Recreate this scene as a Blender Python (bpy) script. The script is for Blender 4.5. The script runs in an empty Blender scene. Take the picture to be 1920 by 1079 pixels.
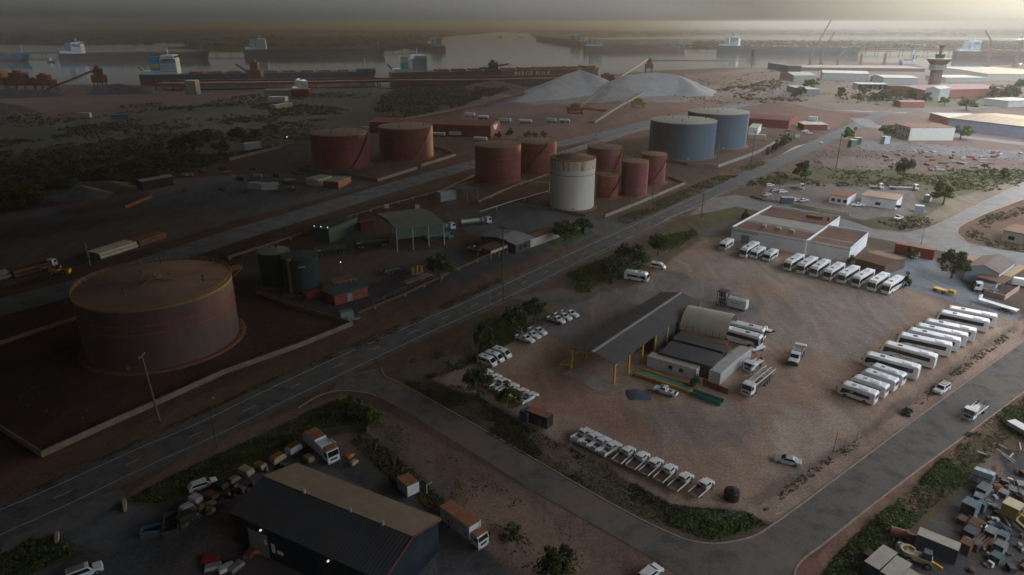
import bpy, math, random
import numpy as np
from mathutils import Vector, Matrix
random.seed(7)
rng = np.random.default_rng(11)
SC = bpy.context.scene
COL = SC.collection
R = math.radians
# ------------------------------------------------------------------ camera
CAMH = 76.0
PITCH = math.atan(498.0 / 1280.0)
CP, SP = math.cos(PITCH), math.sin(PITCH)
cd = bpy.data.cameras.new('camera'); cam = bpy.data.objects.new('camera', cd); COL.objects.link(cam)
cam.location = (0, 0, CAMH); cam.rotation_euler = (R(90) - PITCH, 0, 0)
cd.sensor_width = 36; cd.lens = 24.0; cd.clip_start = 1; cd.clip_end = 200000
SC.camera = cam

def G(px, py, z=0.0):
    """ground point (height z) seen at survey coordinate px, py"""
    u, v = (px - 960) / 1280.0, (py - 539.5) / 1280.0
    k = (CAMH - z) / (SP + v * CP)
    return Vector((u * k, (CP - v * SP) * k, z))

def H(px, yb, yt):
    """height of an upright thing with foot at px,yb and top at row yt"""
    p = G(px, yb); v = (yt - 539.5) / 1280.0
    Y = p.y
    return CAMH - Y * (SP + v * CP) / (CP - v * SP)

# ------------------------------------------------------------------ materials
MATS = {}
def _nodes(name):
    m = bpy.data.materials.new(name); m.use_nodes = True
    nt = m.node_tree; b = nt.nodes['Principled BSDF']
    return m, nt, b

def mat(name, c, rough=.7, var=.18, scale=.6, metal=0.0, c2=None, streak=False, bump=0.0, rib=None, spec=.5, dirt=None):
    """procedural paint / metal / concrete: base colour with two scales of uneven wear.
    rib=(axis, period, depth): pressed ribs along a local axis"""
    if name in MATS: return MATS[name]
    m, nt, b = _nodes(name); N, L = nt.nodes, nt.links
    tc = N.new('ShaderNodeTexCoord')
    geo = N.new('ShaderNodeNewGeometry')
    mp = N.new('ShaderNodeMapping'); L.new(geo.outputs['Position'], mp.inputs[0])
    mp.inputs['Scale'].default_value = (1, 1, .12) if streak else (1, 1, 1)
    n1 = N.new('ShaderNodeTexNoise'); n1.inputs['Scale'].default_value = scale; n1.inputs['Detail'].default_value = 7; n1.inputs['Roughness'].default_value = .65
    L.new(mp.outputs[0], n1.inputs['Vector'])
    n2 = N.new('ShaderNodeTexNoise'); n2.inputs['Scale'].default_value = scale * 9; n2.inputs['Detail'].default_value = 4
    L.new(mp.outputs[0], n2.inputs['Vector'])
    cr = N.new('ShaderNodeValToRGB')
    c = tuple(c); lo = tuple(x * (1 - var * 1.6) for x in c); hi = tuple(min(1, x * (1 + var)) for x in c)
    if c2 is not None: lo = tuple(c2)
    cr.color_ramp.elements[0].position = .38 if c2 is not None else .3; cr.color_ramp.elements[0].color = (*lo, 1)
    cr.color_ramp.elements[1].position = .52 if c2 is not None else .7; cr.color_ramp.elements[1].color = (*hi, 1)
    L.new(n1.outputs['Fac'], cr.inputs[0])
    mx = N.new('ShaderNodeMix'); mx.data_type = 'RGBA'; mx.blend_type = 'MULTIPLY'; mx.inputs[0].default_value = min(1, var * 2.4)
    L.new(cr.outputs[0], mx.inputs[6]); L.new(n2.outputs['Color'], mx.inputs[7])
    # grey-ise the fine noise
    bw = N.new('ShaderNodeMapRange'); bw.inputs[1].default_value = .25; bw.inputs[2].default_value = .75; bw.inputs[3].default_value = .62; bw.inputs[4].default_value = 1.25
    L.new(n2.outputs['Fac'], bw.inputs[0]); L.new(bw.outputs[0], mx.inputs[7])
    out = mx.outputs[2]
    if dirt:
        n3 = N.new('ShaderNodeTexNoise'); n3.inputs['Scale'].default_value = dirt[1]; n3.inputs['Detail'].default_value = 5
        L.new(geo.outputs['Position'], n3.inputs['Vector'])
        mr = N.new('ShaderNodeMapRange'); mr.inputs[1].default_value = .5; mr.inputs[2].default_value = .7; mr.inputs[4].default_value = dirt[2]
        L.new(n3.outputs['Fac'], mr.inputs[0])
        m2 = N.new('ShaderNodeMix'); m2.data_type = 'RGBA'; L.new(mr.outputs[0], m2.inputs[0]); L.new(out, m2.inputs[6]); m2.inputs[7].default_value = (*dirt[0], 1)
        out = m2.outputs[2]
    if rib:
        sx = N.new('ShaderNodeSeparateXYZ'); L.new(tc.outputs['Object'], sx.inputs[0])
        w = N.new('ShaderNodeMath'); w.operation = 'MULTIPLY'; L.new(sx.outputs['XYZ'.index(rib[0])], w.inputs[0]); w.inputs[1].default_value = 2 * math.pi / rib[1]
        s = N.new('ShaderNodeMath'); s.operation = 'SINE'; L.new(w.outputs[0], s.inputs[0])
        bp = N.new('ShaderNodeBump'); bp.inputs['Distance'].default_value = rib[2]; bp.inputs['Strength'].default_value = 1
        L.new(s.outputs[0], bp.inputs['Height']); L.new(bp.outputs[0], b.inputs['Normal'])
    elif bump:
        bp = N.new('ShaderNodeBump'); bp.inputs['Distance'].default_value = bump; L.new(n2.outputs['Fac'], bp.inputs['Height']); L.new(bp.outputs[0], b.inputs['Normal'])
    L.new(out, b.inputs['Base Color'])
    b.inputs['Roughness'].default_value = rough; b.inputs['Metallic'].default_value = metal; b.inputs['Specular IOR Level'].default_value = spec
    MATS[name] = m
    return m

def glow(name, c, s):
    if name in MATS: return MATS[name]
    m, nt, b = _nodes(name); b.inputs['Base Color'].default_value = (*c, 1)
    b.inputs['Emission Color'].default_value = (*c, 1); b.inputs['Emission Strength'].default_value = s
    MATS[name] = m; return m

def leafmat(name, c1, c2, scale=.5):
    if name in MATS: return MATS[name]
    m, nt, b = _nodes(name); N, L = nt.nodes, nt.links
    geo = N.new('ShaderNodeNewGeometry')
    n1 = N.new('ShaderNodeTexNoise'); n1.inputs['Scale'].default_value = scale; n1.inputs['Detail'].default_value = 5
    L.new(geo.outputs['Position'], n1.inputs['Vector'])
    ad = N.new('ShaderNodeMath'); ad.operation = 'MULTIPLY_ADD'; ad.inputs[1].default_value = .45
    L.new(geo.outputs['Random Per Island'], ad.inputs[0]); 
    sb = N.new('ShaderNodeMath'); sb.operation = 'SUBTRACT'; sb.inputs[1].default_value = .22; L.new(n1.outputs['Fac'], sb.inputs[0]); L.new(sb.outputs[0], ad.inputs[2])
    cr = N.new('ShaderNodeValToRGB'); cr.color_ramp.elements[0].position = .3; cr.color_ramp.elements[1].position = .75
    cr.color_ramp.elements[0].color = (*c1, 1); cr.color_ramp.elements[1].color = (*c2, 1)
    L.new(ad.outputs[0], cr.inputs[0]); L.new(cr.outputs[0], b.inputs['Base Color'])
    b.inputs['Roughness'].default_value = .75; b.inputs['Specular IOR Level'].default_value = .2
    tr = N.new('ShaderNodeBsdfTranslucent'); L.new(cr.outputs[0], tr.inputs[0])
    ms = N.new('ShaderNodeMixShader'); ms.inputs[0].default_value = .25
    L.new(b.outputs[0], ms.inputs[1]); L.new(tr.outputs[0], ms.inputs[2]); L.new(ms.outputs[0], N['Material Output'].inputs[0])
    MATS[name] = m; return m

WHITE = mat('white_paint', (.72, .72, .71), .45, .07, .8, dirt=((.42, .32, .24), .5, .35))
WHITE2 = mat('coach_white', (.80, .80, .80), .3, .05, .5, dirt=((.5, .4, .32), .35, .18))
GLASS = mat('dark_glass', (.012, .015, .02), .08, .05, .5, spec=.8)
BLACK = mat('black_rubber', (.02, .02, .02), .8, .2)
DARK = mat('dark_steel', (.05, .05, .05), .6, .3)
GREY = mat('grey_steel', (.25, .25, .26), .5, .2)
GALV = mat('galvanised_sheet', (.38, .38, .38), .45, .15, .4, dirt=((.3, .2, .14), .3, .4))
RUST = mat('rusty_steel', (.20, .075, .035), .85, .35, .8, c2=(.09, .04, .025))
YEL = mat('yellow_paint', (.62, .36, .03), .5, .18, .8, dirt=((.25, .14, .06), .8, .5))
RED = mat('red_paint', (.42, .04, .03), .5, .15)
ORG = mat('orange_paint', (.55, .16, .03), .5, .15)
TEAL = mat('teal_paint', (.05, .22, .18), .55, .2)
BLUE = mat('blue_paint', (.05, .12, .25), .5, .15)
CHR = mat('bright_steel', (.5, .5, .52), .25, .1, metal=.8)
CONC = mat('pale_concrete', (.27, .24, .205), .85, .2, .25, dirt=((.26, .13, .08), .2, .7))
CREAM = mat('cream_paint', (.5, .46, .34), .6, .12)
WOOD = mat('weathered_timber', (.13, .09, .065), .9, .25, 2)

# ------------------------------------------------------------------ mesh builder
class MB:
    def __init__(s): s.v = []; s.f = []; s.T = None
    def _add(s, vs, fs):
        o = len(s.v)
        for p in vs:
            p = Vector(p)
            if s.T is not None: p = s.T @ p
            s.v.append(tuple(p))
        s.f += [tuple(i + o for i in f) for f in fs]
        return s
    def box(s, x0, x1, y0, y1, z0, z1, taper=0, tx=None, ty=None):
        tx = taper if tx is None else tx; ty = taper if ty is None else ty
        return s._add([(x0, y0, z0), (x1, y0, z0), (x1, y1, z0), (x0, y1, z0),
                       (x0 + tx, y0 + ty, z1), (x1 - tx, y0 + ty, z1), (x1 - tx, y1 - ty, z1), (x0 + tx, y1 - ty, z1)],
                      [(3, 2, 1, 0), (4, 5, 6, 7), (0, 1, 5, 4), (1, 2, 6, 5), (2, 3, 7, 6), (3, 0, 4, 7)])
    def prof(s, pts, y0, y1, cap=True, inset=0):
        """side profile pts (x,z) extruded from y0 to y1"""
        n = len(pts)
        vs = [(x, y0, z) for x, z in pts] + [(x, y1, z) for x, z in pts]
        fs = [(i, (i + 1) % n, (i + 1) % n + n, i + n) for i in range(n)]
        if cap: fs += [tuple(range(n))[::-1], tuple(range(n, 2 * n))]
        return s._add(vs, fs)
    def prism(s, pts, z0, z1, cap=True):
        n = len(pts)
        vs = [(p[0], p[1], z0) for p in pts] + [(p[0], p[1], z1) for p in pts]
        fs = [(i, (i + 1) % n, (i + 1) % n + n, i + n) for i in range(n)]
        if cap: fs += [tuple(range(n))[::-1], tuple(range(n, 2 * n))]
        return s._add(vs, fs)
    def poly(s, pts): return s._add(pts, [tuple(range(len(pts)))])
    def lathe(s, prof, n=32, c=(0, 0), a0=0, a1=2 * math.pi):
        """profile (r,z) turned about z"""
        full = abs(a1 - a0 - 2 * math.pi) < 1e-6
        m = n if full else n + 1
        vs = []
        for r, z in prof:
            for i in range(m):
                a = a0 + (a1 - a0) * i / n
                vs.append((c[0] + r * math.cos(a), c[1] + r * math.sin(a), z))
        fs = []
        for k in range(len(prof) - 1):
            for i in range(n):
                j = (i + 1) % m
                fs.append((k * m + i, k * m + j, (k + 1) * m + j, (k + 1) * m + i))
        return s._add(vs, fs)
    def cyl(s, a, b, r, n=10, r2=None, cap=True):
        a, b = Vector(a), Vector(b); d = (b - a)
        if d.length < 1e-6: return s
        r2 = r if r2 is None else r2
        d.normalize(); q = d.orthogonal().normalized(); w = d.cross(q)
        vs = []
        for p, rr in ((a, r), (b, r2)):
            for i in range(n):
                t = 2 * math.pi * i / n; vs.append(p + q * (rr * math.cos(t)) + w * (rr * math.sin(t)))
        fs = [(i, (i + 1) % n, (i + 1) % n + n, i + n) for i in range(n)]
        if cap: fs += [tuple(range(n))[::-1], tuple(range(n, 2 * n))]
        return s._add(vs, fs)
    def bar(s, a, b, w, h=None):
        """square bar from a to b"""
        h = w if h is None else h
        a, b = Vector(a), Vector(b); d = (b - a)
        if d.length < 1e-6: return s
        d.normalize(); up = Vector((0, 0, 1)) if abs(d.z) < .95 else Vector((1, 0, 0))
        q = d.cross(up).normalized() * (w / 2); u = q.cross(d).normalized() * (h / 2)
        vs = [a - q - u, a + q - u, a + q + u, a - q + u, b - q - u, b + q - u, b + q + u, b - q + u]
        return s._add(vs, [(3, 2, 1, 0), (4, 5, 6, 7), (0, 1, 5, 4), (1, 2, 6, 5), (2, 3, 7, 6), (3, 0, 4, 7)])
    def build(s, name, m, parent=None, loc=None, smooth=False, bevel=0):
        me = bpy.data.meshes.new(name); me.from_pydata(s.v, [], s.f); me.update()
        if smooth:
            me.polygons.foreach_set('use_smooth', [True] * len(me.polygons))
            try: me.set_sharp_from_angle(angle=R(35))
            except Exception: pass
        me.materials.append(m)
        o = bpy.data.objects.new(name, me); COL.objects.link(o)
        if parent is not None: o.parent = parent
        if loc is not None: o.location = loc
        if bevel:
            md = o.modifiers.new('bevel', 'BEVEL'); md.width = bevel; md.segments = 2; md.limit_method = 'ANGLE'; md.angle_limit = R(40)
        return o

def tag(o, label=None, cat=None, group=None, kind=None):
    if label: o['label'] = label
    if cat: o['category'] = cat
    if group: o['group'] = group
    if kind: o['kind'] = kind
    return o

def thing(name, label, cat, loc=(0, 0, 0), rz=0, group=None):
    o = bpy.data.objects.new(name, None); COL.objects.link(o)
    o.location = loc; o.rotation_euler = (0, 0, rz)
    return tag(o, label, cat, group)

def copy_tree(o, parent=None):
    c = o.copy(); COL.objects.link(c); c.parent = parent
    for ch in list(o.children): copy_tree(ch, c)
    return c

USED = set()
def place(proto, loc, rz, label, group=None, s=1.0):
    o = proto if proto.name not in USED else copy_tree(proto)
    USED.add(proto.name)
    o.location = loc; o.rotation_euler = (0, 0, rz)
    if s != 1.0: o.scale = (s, s, s)
    elif o is not proto: o.scale = (1, 1, 1)
    o['label'] = label
    if group: o['group'] = group
    return o

def heading(p, q):
    d = Vector(q) - Vector(p); return math.atan2(d.y, d.x)

def struct(name, mb, m, smooth=False):
    o = mb.build(name, m, smooth=smooth); o['kind'] = 'structure'; return o
# ------------------------------------------------------------------ ground: one sheet, soils mapped on its vertices
_perm = rng.random((256, 256))
def vnoise(x, y):
    xi = np.floor(x).astype(int); yi = np.floor(y).astype(int); fx = x - xi; fy = y - yi
    fx = fx * fx * (3 - 2 * fx); fy = fy * fy * (3 - 2 * fy)
    a = _perm[xi & 255, yi & 255]; b = _perm[(xi + 1) & 255, yi & 255]; c = _perm[xi & 255, (yi + 1) & 255]; d = _perm[(xi + 1) & 255, (yi + 1) & 255]
    return (a * (1 - fx) + b * fx) * (1 - fy) + (c * (1 - fx) + d * fx) * fy
def fbm(x, y, o=4):
    t = 0; a = .5
    for _ in range(o): t = t + a * vnoise(x, y); x = x * 2.03 + 17; y = y * 2.03 + 5; a *= .5
    return t / (1 - .5 ** o)
def sdist(px, py, poly):
    """signed distance (positive inside)"""
    P = np.array(poly, float); n = len(P); best = np.full(px.shape, 1e18); ins = np.zeros(px.shape, bool)
    for i in range(n):
        a = P[i]; b = P[(i + 1) % n]; e = b - a
        wx = px - a[0]; wy = py - a[1]; t = np.clip((wx * e[0] + wy * e[1]) / (e @ e + 1e-9), 0, 1)
        dx = wx - e[0] * t; dy = wy - e[1] * t; best = np.minimum(best, dx * dx + dy * dy)
        c = ((a[1] > py) != (b[1] > py)); 
        with np.errstate(divide='ignore', invalid='ignore'):
            xx = (b[0] - a[0]) * (py - a[1]) / (b[1] - a[1] + 1e-12) + a[0]
        ins ^= c & (px < xx)
    d = np.sqrt(best); return np.where(ins, d, -d)

gx = np.concatenate([np.array([-5200, -3200, -2000, -1300, -900, -600, -400]), np.arange(-250, 2171, 2.7), np.array([2300, 2500, 2800, 3300, 4200, 6000.])])
gy = np.concatenate([np.array([44.0, 44.8, 46]), np.arange(48, 200, 1.0), np.arange(200, 420, 1.6), np.arange(420, 1100, 2.7), np.array([1110, 1130, 1170, 1240, 1350, 1500, 1700, 2000, 2500, 3200, 3700.])])
PX, PY = np.meshgrid(gx, gy)
U = (PX - 960) / 1280; V = (PY - 539.5) / 1280; K = CAMH / (SP + V * CP)
WX = U * K; WY = (CP - V * SP) * K
RED_D = (.165, .088, .058); DK_RED = (.085, .050, .038); TAN = (.30, .19, .13); TANL = (.36, .25, .18); GRV = (.15, .15, .155); GRVB = (.135, .15, .165)
DKGRV = (.075, .072, .072); GRASS = (.075, .085, .028); DRYG = (.15, .125, .06); OLIVE = (.066, .068, .044); SALT = (.30, .28, .27); ORE = (.085, .053, .044); PAVE = (.24, .22, .20)
SOIL = [ # polygon, colour, feather px, wobble px, strength
 ([(-900, 0), (2900, 0), (2900, 100), (-900, 100)], (.045, .052, .03), 4, 1, 1),
 ([(-900, 150), (430, 150), (700, 158), (880, 175), (700, 235), (200, 240), (0, 262), (-900, 300)], ORE, 8, 5, .9),
 ([(-900, 262), (60, 236), (330, 200), (560, 180), (700, 158), (860, 165), (905, 180), (700, 218), (560, 270), (430, 300), (290, 345), (0, 400), (-900, 500)], OLIVE, 8, 8, .95),
 ([(330, 215), (560, 190), (700, 185), (690, 205), (440, 255), (360, 245)], (.12, .105, .055), 12, 8, .6),
 ([(-900, 405), (0, 403), (330, 335), (560, 322), (720, 340), (460, 410), (0, 540), (-900, 800)], GRV, 5, 3, .95),
 ([(-300, 500), (0, 430), (400, 380), (440, 390), (250, 460), (0, 500), (-300, 590)], (.15, .12, .10), 20, 8, .6),
 ([(60, 380), (150, 350), (290, 352), (270, 385), (120, 405)], DK_RED, 8, 4, .7),
 ([(430, 300), (560, 282), (720, 300), (640, 345), (480, 350)], DKGRV, 8, 4, .7),
 ([(700, 340), (880, 318), (1100, 290), (1290, 345), (1160, 410), (900, 400)], RED_D, 6, 4, .7),
 ([(-200, 720), (-200, 590), (140, 540), (430, 500), (660, 600), (420, 700), (60, 860), (-200, 900)], (.085, .045, .035), 10, 6, .95),
 ([(140, 600), (440, 560), (560, 590), (620, 625), (400, 710), (130, 720)], (.11, .055, .038), 16, 6, .8),
 ([(430, 500), (640, 440), (840, 470), (1040, 440), (1100, 460), (900, 520), (640, 600), (560, 590)], (.085, .082, .085), 6, 4, .9),
 ([(590, 485), (720, 468), (830, 470), (700, 530), (620, 560), (560, 540)], (.20, .135, .10), 6, 3, .85),
 ([(600, 560), (760, 520), (960, 470), (1010, 470), (900, 530), (760, 590), (650, 620)], (.07, .068, .072), 8, 4, .85),
 ([(560, 600), (640, 590), (760, 560), (700, 610), (640, 625)], (.17, .095, .06), 8, 4, .7),
 ([(-100, 1010), (0, 880), (240, 800), (640, 630), (880, 530), (1060, 465), (1090, 475), (900, 560), (640, 680), (200, 870), (0, 955), (-100, 1000)], (.16, .08, .05), 6, 3, .9),
 ([(0, 935), (240, 835), (520, 712), (700, 640), (690, 632), (500, 700), (230, 815), (0, 915)], (.10, .09, .035), 7, 5, .6),
 ([(830, 400), (1010, 378), (1190, 405), (1290, 400), (1180, 455), (1120, 440), (1040, 470), (980, 440), (880, 440)], (.12, .125, .13), 5, 3, .9),
 ([(1010, 440), (1100, 425), (1110, 436), (1060, 462), (1030, 460)], (.045, .11, .025), 4, 2, .95),
 ([(1040, 405), (1150, 370), (1290, 340), (1290, 375), (1180, 420)], (.12, .08, .05), 5, 3, .8),
 ([(880, 185), (940, 175), (1150, 195), (1400, 180), (1350, 240), (1100, 270), (850, 255)], (.24, .135, .10), 7, 4, .9),
 ([(900, 215), (1040, 212), (1090, 225), (1000, 238), (900, 232)], (.10, .085, .085), 5, 3, .7),
 ([(950, 190), (1000, 196), (1150, 192), (1300, 192), (1380, 182), (1450, 170), (1330, 160), (940, 180)], SALT, 8, 5, .8),
 ([(1150, 285), (1230, 255), (1300, 262), (1290, 300), (1180, 320)], (.09, .07, .065), 5, 3, .8),
 ([(1190, 300), (1400, 255), (1560, 235), (1600, 235), (1400, 310), (1290, 335)], (.10, .065, .05), 6, 4, .8),
 ([(1280, 140), (1470, 125), (1490, 170), (1380, 215), (1300, 205)], (.20, .14, .11), 8, 5, .8),
 ([(1480, 130), (2000, 120), (2600, 130), (2600, 260), (1640, 215), (1470, 190)], (.165, .125, .095), 8, 6, .9),
 ([(1600, 180), (1920, 170), (2000, 210), (1640, 200)], (.11, .10, .05), 10, 6, .6),
 ([(1400, 190), (1600, 206), (1570, 240), (1400, 250)], (.17, .09, .07), 8, 5, .7),
 ([(1490, 285), (1640, 215), (2600, 250), (2600, 330), (1520, 330), (1380, 350)], (.145, .095, .075), 8, 5, .95),
 ([(1590, 262), (1700, 268), (1920, 285), (1920, 300), (1700, 288), (1600, 280)], (.17, .16, .165), 6, 4, .7),
 ([(1540, 295), (1700, 300), (1660, 318), (1540, 318)], (.22, .15, .12), 10, 6, .7),
 ([(1380, 352), (1500, 315), (1700, 322), (1930, 318), (1930, 345), (1800, 372), (1700, 352), (1450, 350)], (.085, .09, .035), 9, 6, .85),
 ([(1440, 345), (1600, 345), (1760, 350), (1780, 372), (1740, 400), (1620, 412), (1480, 392), (1430, 365)], (.185, .155, .14), 5, 3, .95),
 ([(1690, 340), (1830, 330), (1900, 335), (1780, 395), (1700, 430), (1630, 425), (1640, 412), (1740, 402)], (.095, .095, .04), 8, 5, .8),
 ([(1780, 375), (1930, 330), (1930, 350), (1760, 415), (1700, 430)], (.27, .20, .15), 6, 3, .7),
 ([(1230, 430), (1370, 388), (1400, 400), (1300, 440)], (.10, .10, .04), 5, 3, .9),
 ([(1290, 440), (1390, 408), (1400, 440), (1330, 455)], (.13, .125, .125), 4, 2, .9),
 # the coach yard
 ([(770, 690), (900, 620), (1080, 545), (1230, 460), (1380, 440), (1650, 510), (1800, 590), (1930, 600), (1900, 660), (1640, 810), (1420, 955), (1340, 1000), (1200, 950), (1000, 840)], (.325, .208, .142), 7, 4, 1),
 ([(1000, 600), (1100, 545), (1260, 515), (1380, 530), (1420, 600), (1300, 620), (1150, 640), (1060, 660)], (.17, .165, .168), 14, 10, .8),
 ([(1400, 560), (1600, 530), (1720, 580), (1600, 680), (1440, 640)], (.26, .23, .205), 26, 14, .6),
 ([(1240, 480), (1400, 470), (1600, 520), (1500, 540), (1300, 520)], (.36, .275, .22), 20, 10, .6),
 ([(960, 700), (1060, 690), (1180, 760), (1300, 800), (1200, 830), (1000, 760)], (.30, .15, .09), 24, 12, .7),
 ([(1180, 770), (1300, 770), (1420, 780), (1400, 830), (1250, 840)], (.20, .18, .165), 20, 10, .55),
 ([(1450, 760), (1620, 770), (1560, 840), (1420, 900)], (.38, .30, .235), 30, 12, .6),
 ([(1690, 540), (1900, 600), (1860, 640), (1760, 610)], (.34, .24, .17), 12, 6, .6),
 ([(1640, 470), (1720, 470), (1820, 510), (1920, 590), (1900, 600), (1680, 535)], (.22, .24, .27), 5, 3, .95),
 ([(1740, 480), (1930, 470), (1930, 590), (1880, 590)], (.10, .07, .055), 9, 4, .8),
 # verges round the yard
 ([(715, 690), (800, 650), (900, 600), (990, 570), (1050, 545), (1180, 470), (1260, 432), (1330, 440), (1180, 540), (1080, 560), (1010, 610), (960, 640), (830, 710), (770, 720)], (.13, .10, .05), 8, 5, .9),
 ([(735, 700), (900, 745), (960, 780), (1130, 870), (1260, 945), (1400, 958), (1460, 990), (1330, 1016), (1180, 965), (1000, 865), (790, 745)], (.10, .085, .045), 8, 5, .9),
 ([(1030, 520), (1150, 480), (1260, 432), (1290, 440), (1190, 510), (1070, 555)], GRASS, 8, 5, .6),
 ([(1390, 960), (1560, 850), (1700, 770), (1920, 630), (1920, 660), (1740, 780), (1600, 880), (1450, 985)], (.33, .22, .16), 6, 4, .9),
 ([(1400, 940), (1560, 840), (1640, 790), (1780, 690), (1900, 610), (1905, 618), (1790, 705), (1650, 805), (1570, 855), (1420, 955)], (.15, .095, .06), 8, 5, .7),
 # the near side road verge, bottom
 ([(640, 740), (700, 760), (1000, 925), (1280, 1079), (1280, 1200), (300, 1200), (200, 950), (400, 820)], (.18, .105, .075), 6, 3, 1),
 ([(700, 790), (800, 850), (850, 930), (760, 900), (700, 850)], (.13, .12, .115), 14, 8, .5),
 ([(860, 900), (1000, 960), (1150, 1060), (1000, 1079), (880, 1000)], (.27, .16, .11), 20, 10, .6),
 ([(-60, 1100), (230, 940), (400, 870), (560, 820), (690, 860), (760, 920), (880, 1000), (980, 1079), (960, 1200), (-60, 1200)], (.10, .105, .11), 8, 4, .95),
 ([(560, 840), (700, 830), (830, 950), (940, 1060), (820, 1079), (820, 1000), (700, 920)], (.05, .05, .055), 8, 4, .7),
 ([(230, 945), (300, 900), (420, 850), (560, 780), (690, 745), (720, 800), (600, 820), (420, 900), (300, 950)], (.075, .075, .03), 6, 4, .95),
 ([(250, 965), (360, 905), (560, 815), (650, 800), (640, 790), (540, 805), (340, 890), (240, 950)], (.17, .11, .075), 4, 2, .8),
 ([(-80, 1060), (60, 1005), (110, 1010), (160, 1040), (60, 1079), (-80, 1200)], (.065, .075, .025), 6, 3, .9),
 ([(680, 880), (700, 820), (760, 850), (860, 960), (840, 980), (740, 910)], (.10, .09, .035), 5, 3, .7),
 # bottom right yard
 ([(1500, 1079), (1560, 1010), (1660, 930), (1800, 820), (1930, 730), (1930, 760), (1800, 860), (1700, 960), (1620, 1079), (1560, 1200)], (.25, .135, .085), 6, 4, .95),
 ([(1540, 1079), (1620, 990), (1720, 900), (1860, 790), (1930, 740), (1930, 800), (1850, 900), (1700, 1000), (1640, 1079)], (.085, .08, .035), 12, 7, .8),
 ([(1640, 1079), (1700, 1010), (1790, 940), (1850, 870), (2100, 780), (2300, 1079), (2200, 1300), (1600, 1300)], (.085, .08, .082), 9, 5, .95),
 ([(1820, 850), (1870, 835), (1890, 900), (1840, 930)], (.22, .15, .115), 8, 5, .7),
]
def ground_mesh():
    ny, nx = PX.shape
    dist = np.sqrt(WX ** 2 + WY ** 2)
    w1 = fbm(WX / 9, WY / 9, 4) - .5; w2 = fbm(WX / 9 + 90, WY / 9 + 40, 4) - .5
    f1 = fbm(WX / 60 + 5, WY / 60, 5); f2 = fbm(WX / 260 + 9, WY / 260 + 3, 5); f3 = fbm(WX / 6 + 9, WY / 14 + 3, 3)
    c = np.zeros((ny, nx, 3)); base = np.array(RED_D) * .8
    c[:] = base
    m = np.clip((f1 - .48) * 5, 0, 1)[..., None]; c = c * (1 - m * .5) + np.array(OLIVE) * m * .5
    for poly, col, fe, wob, st in SOIL:
        P = np.array(poly); x0, x1, y0, y1 = P[:, 0].min() - 40, P[:, 0].max() + 40, P[:, 1].min() - 40, P[:, 1].max() + 40
        iy = np.where((gy > y0) & (gy < y1))[0]; ix = np.where((gx > x0) & (gx < x1))[0]
        if not len(iy) or not len(ix): continue
        sl = (slice(iy[0], iy[-1] + 1), slice(ix[0], ix[-1] + 1))
        near = np.clip(PY[sl] / 500, .25, 1.3)
        d = sdist(PX[sl] + w1[sl] * wob * 5 * near, PY[sl] + w2[sl] * wob * 3 * near, poly)
        a = np.clip(d / (fe * near) + .5, 0, 1); a = a * a * (3 - 2 * a) * st
        a = a * (1 - .35 * np.clip((f3[sl] - .5) * 4, 0, 1) * (st < .99))
        c[sl] = c[sl] * (1 - a[..., None]) + np.array(col) * a[..., None]
    # far shore: bands of mangrove and bare salt flat
    far = np.clip((WY - 2300) / 900, 0, 1)
    b1 = fbm(WX / 2600 + 3, WY / 700, 5); band = np.clip((b1 - .5) * 9, 0, 1)
    farc = np.array((.05, .06, .036))[None, None] * (1 - band[..., None]) + np.array((.11, .105, .08)) * band[..., None]
    c = c * (1 - far[..., None]) + farc * far[..., None]
    # wheel tracks curving over the yards
    for _ in range(46):
        k = _ % 3
        cx, cy = ((rng.uniform(10, 110), rng.uniform(110, 215)), (rng.uniform(-40, 0), rng.uniform(75, 105)), (rng.uniform(-220, -60), rng.uniform(220, 330)))[0 if k < 2 else (1 if rng.random() < .3 else 2)]
        rr_ = rng.uniform(9, 46); a0 = rng.uniform(0, 6.28); sp_ = rng.uniform(1.2, 3.6)
        iy = np.where((WY[:, 0] > cy - rr_ - 4) & (WY[:, 0] < cy + rr_ + 4))[0]
        if not len(iy): continue
        s_ = slice(iy[0], iy[-1] + 1); dx = WX[s_] - cx; dy = WY[s_] - cy; d = np.hypot(dx, dy * 1.3); th = (np.arctan2(dy, dx) - a0) % 6.283
        msk = (np.exp(-((d - rr_) / .42) ** 2) + np.exp(-((d - rr_ - 1.8) / .42) ** 2)) * np.clip(np.minimum(th, sp_ - th) * 3, 0, 1)
        c[s_] *= 1 + (msk * rng.choice([-.09, -.06, .06]))[..., None]
    lum = c.mean(-1, keepdims=True); c = (lum + (c - lum) * .86) * 1.05
    v = .82 + .36 * f1[..., None]; c = c * v * (.8 + .4 * f3[..., None])
    co = np.stack([WX, WY, np.zeros_like(WX)], -1)
    hump = (fbm(WX / 14, WY / 14, 4) - .5) * .5; 
    co[..., 2] = -np.abs(hump) * .12
    me = bpy.data.meshes.new('ground')
    me.vertices.add(ny * nx); me.vertices.foreach_set('co', co.reshape(-1).astype(np.float32))
    ii = np.arange((ny - 1) * (nx - 1)); r = ii // (nx - 1); q = ii % (nx - 1); a = r * nx + q
    loops = np.stack([a, a + nx, a + nx + 1, a + 1], 1).reshape(-1)
    nf = len(ii); me.loops.add(nf * 4); me.polygons.add(nf)
    me.loops.foreach_set('vertex_index', loops.astype(np.int32))
    me.polygons.foreach_set('loop_start', (np.arange(nf) * 4).astype(np.int32)); me.polygons.foreach_set('loop_total', np.full(nf, 4, np.int32))
    me.update(calc_edges=True); me.validate()
    at = me.color_attributes.new('soil', 'FLOAT_COLOR', 'POINT')
    cc = np.ones((ny * nx, 4), np.float32); cc[:, :3] = np.clip(c.reshape(-1, 3), .004, 1); at.data.foreach_set('color', cc.reshape(-1))
    me.materials.append(soil_mat())
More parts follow.
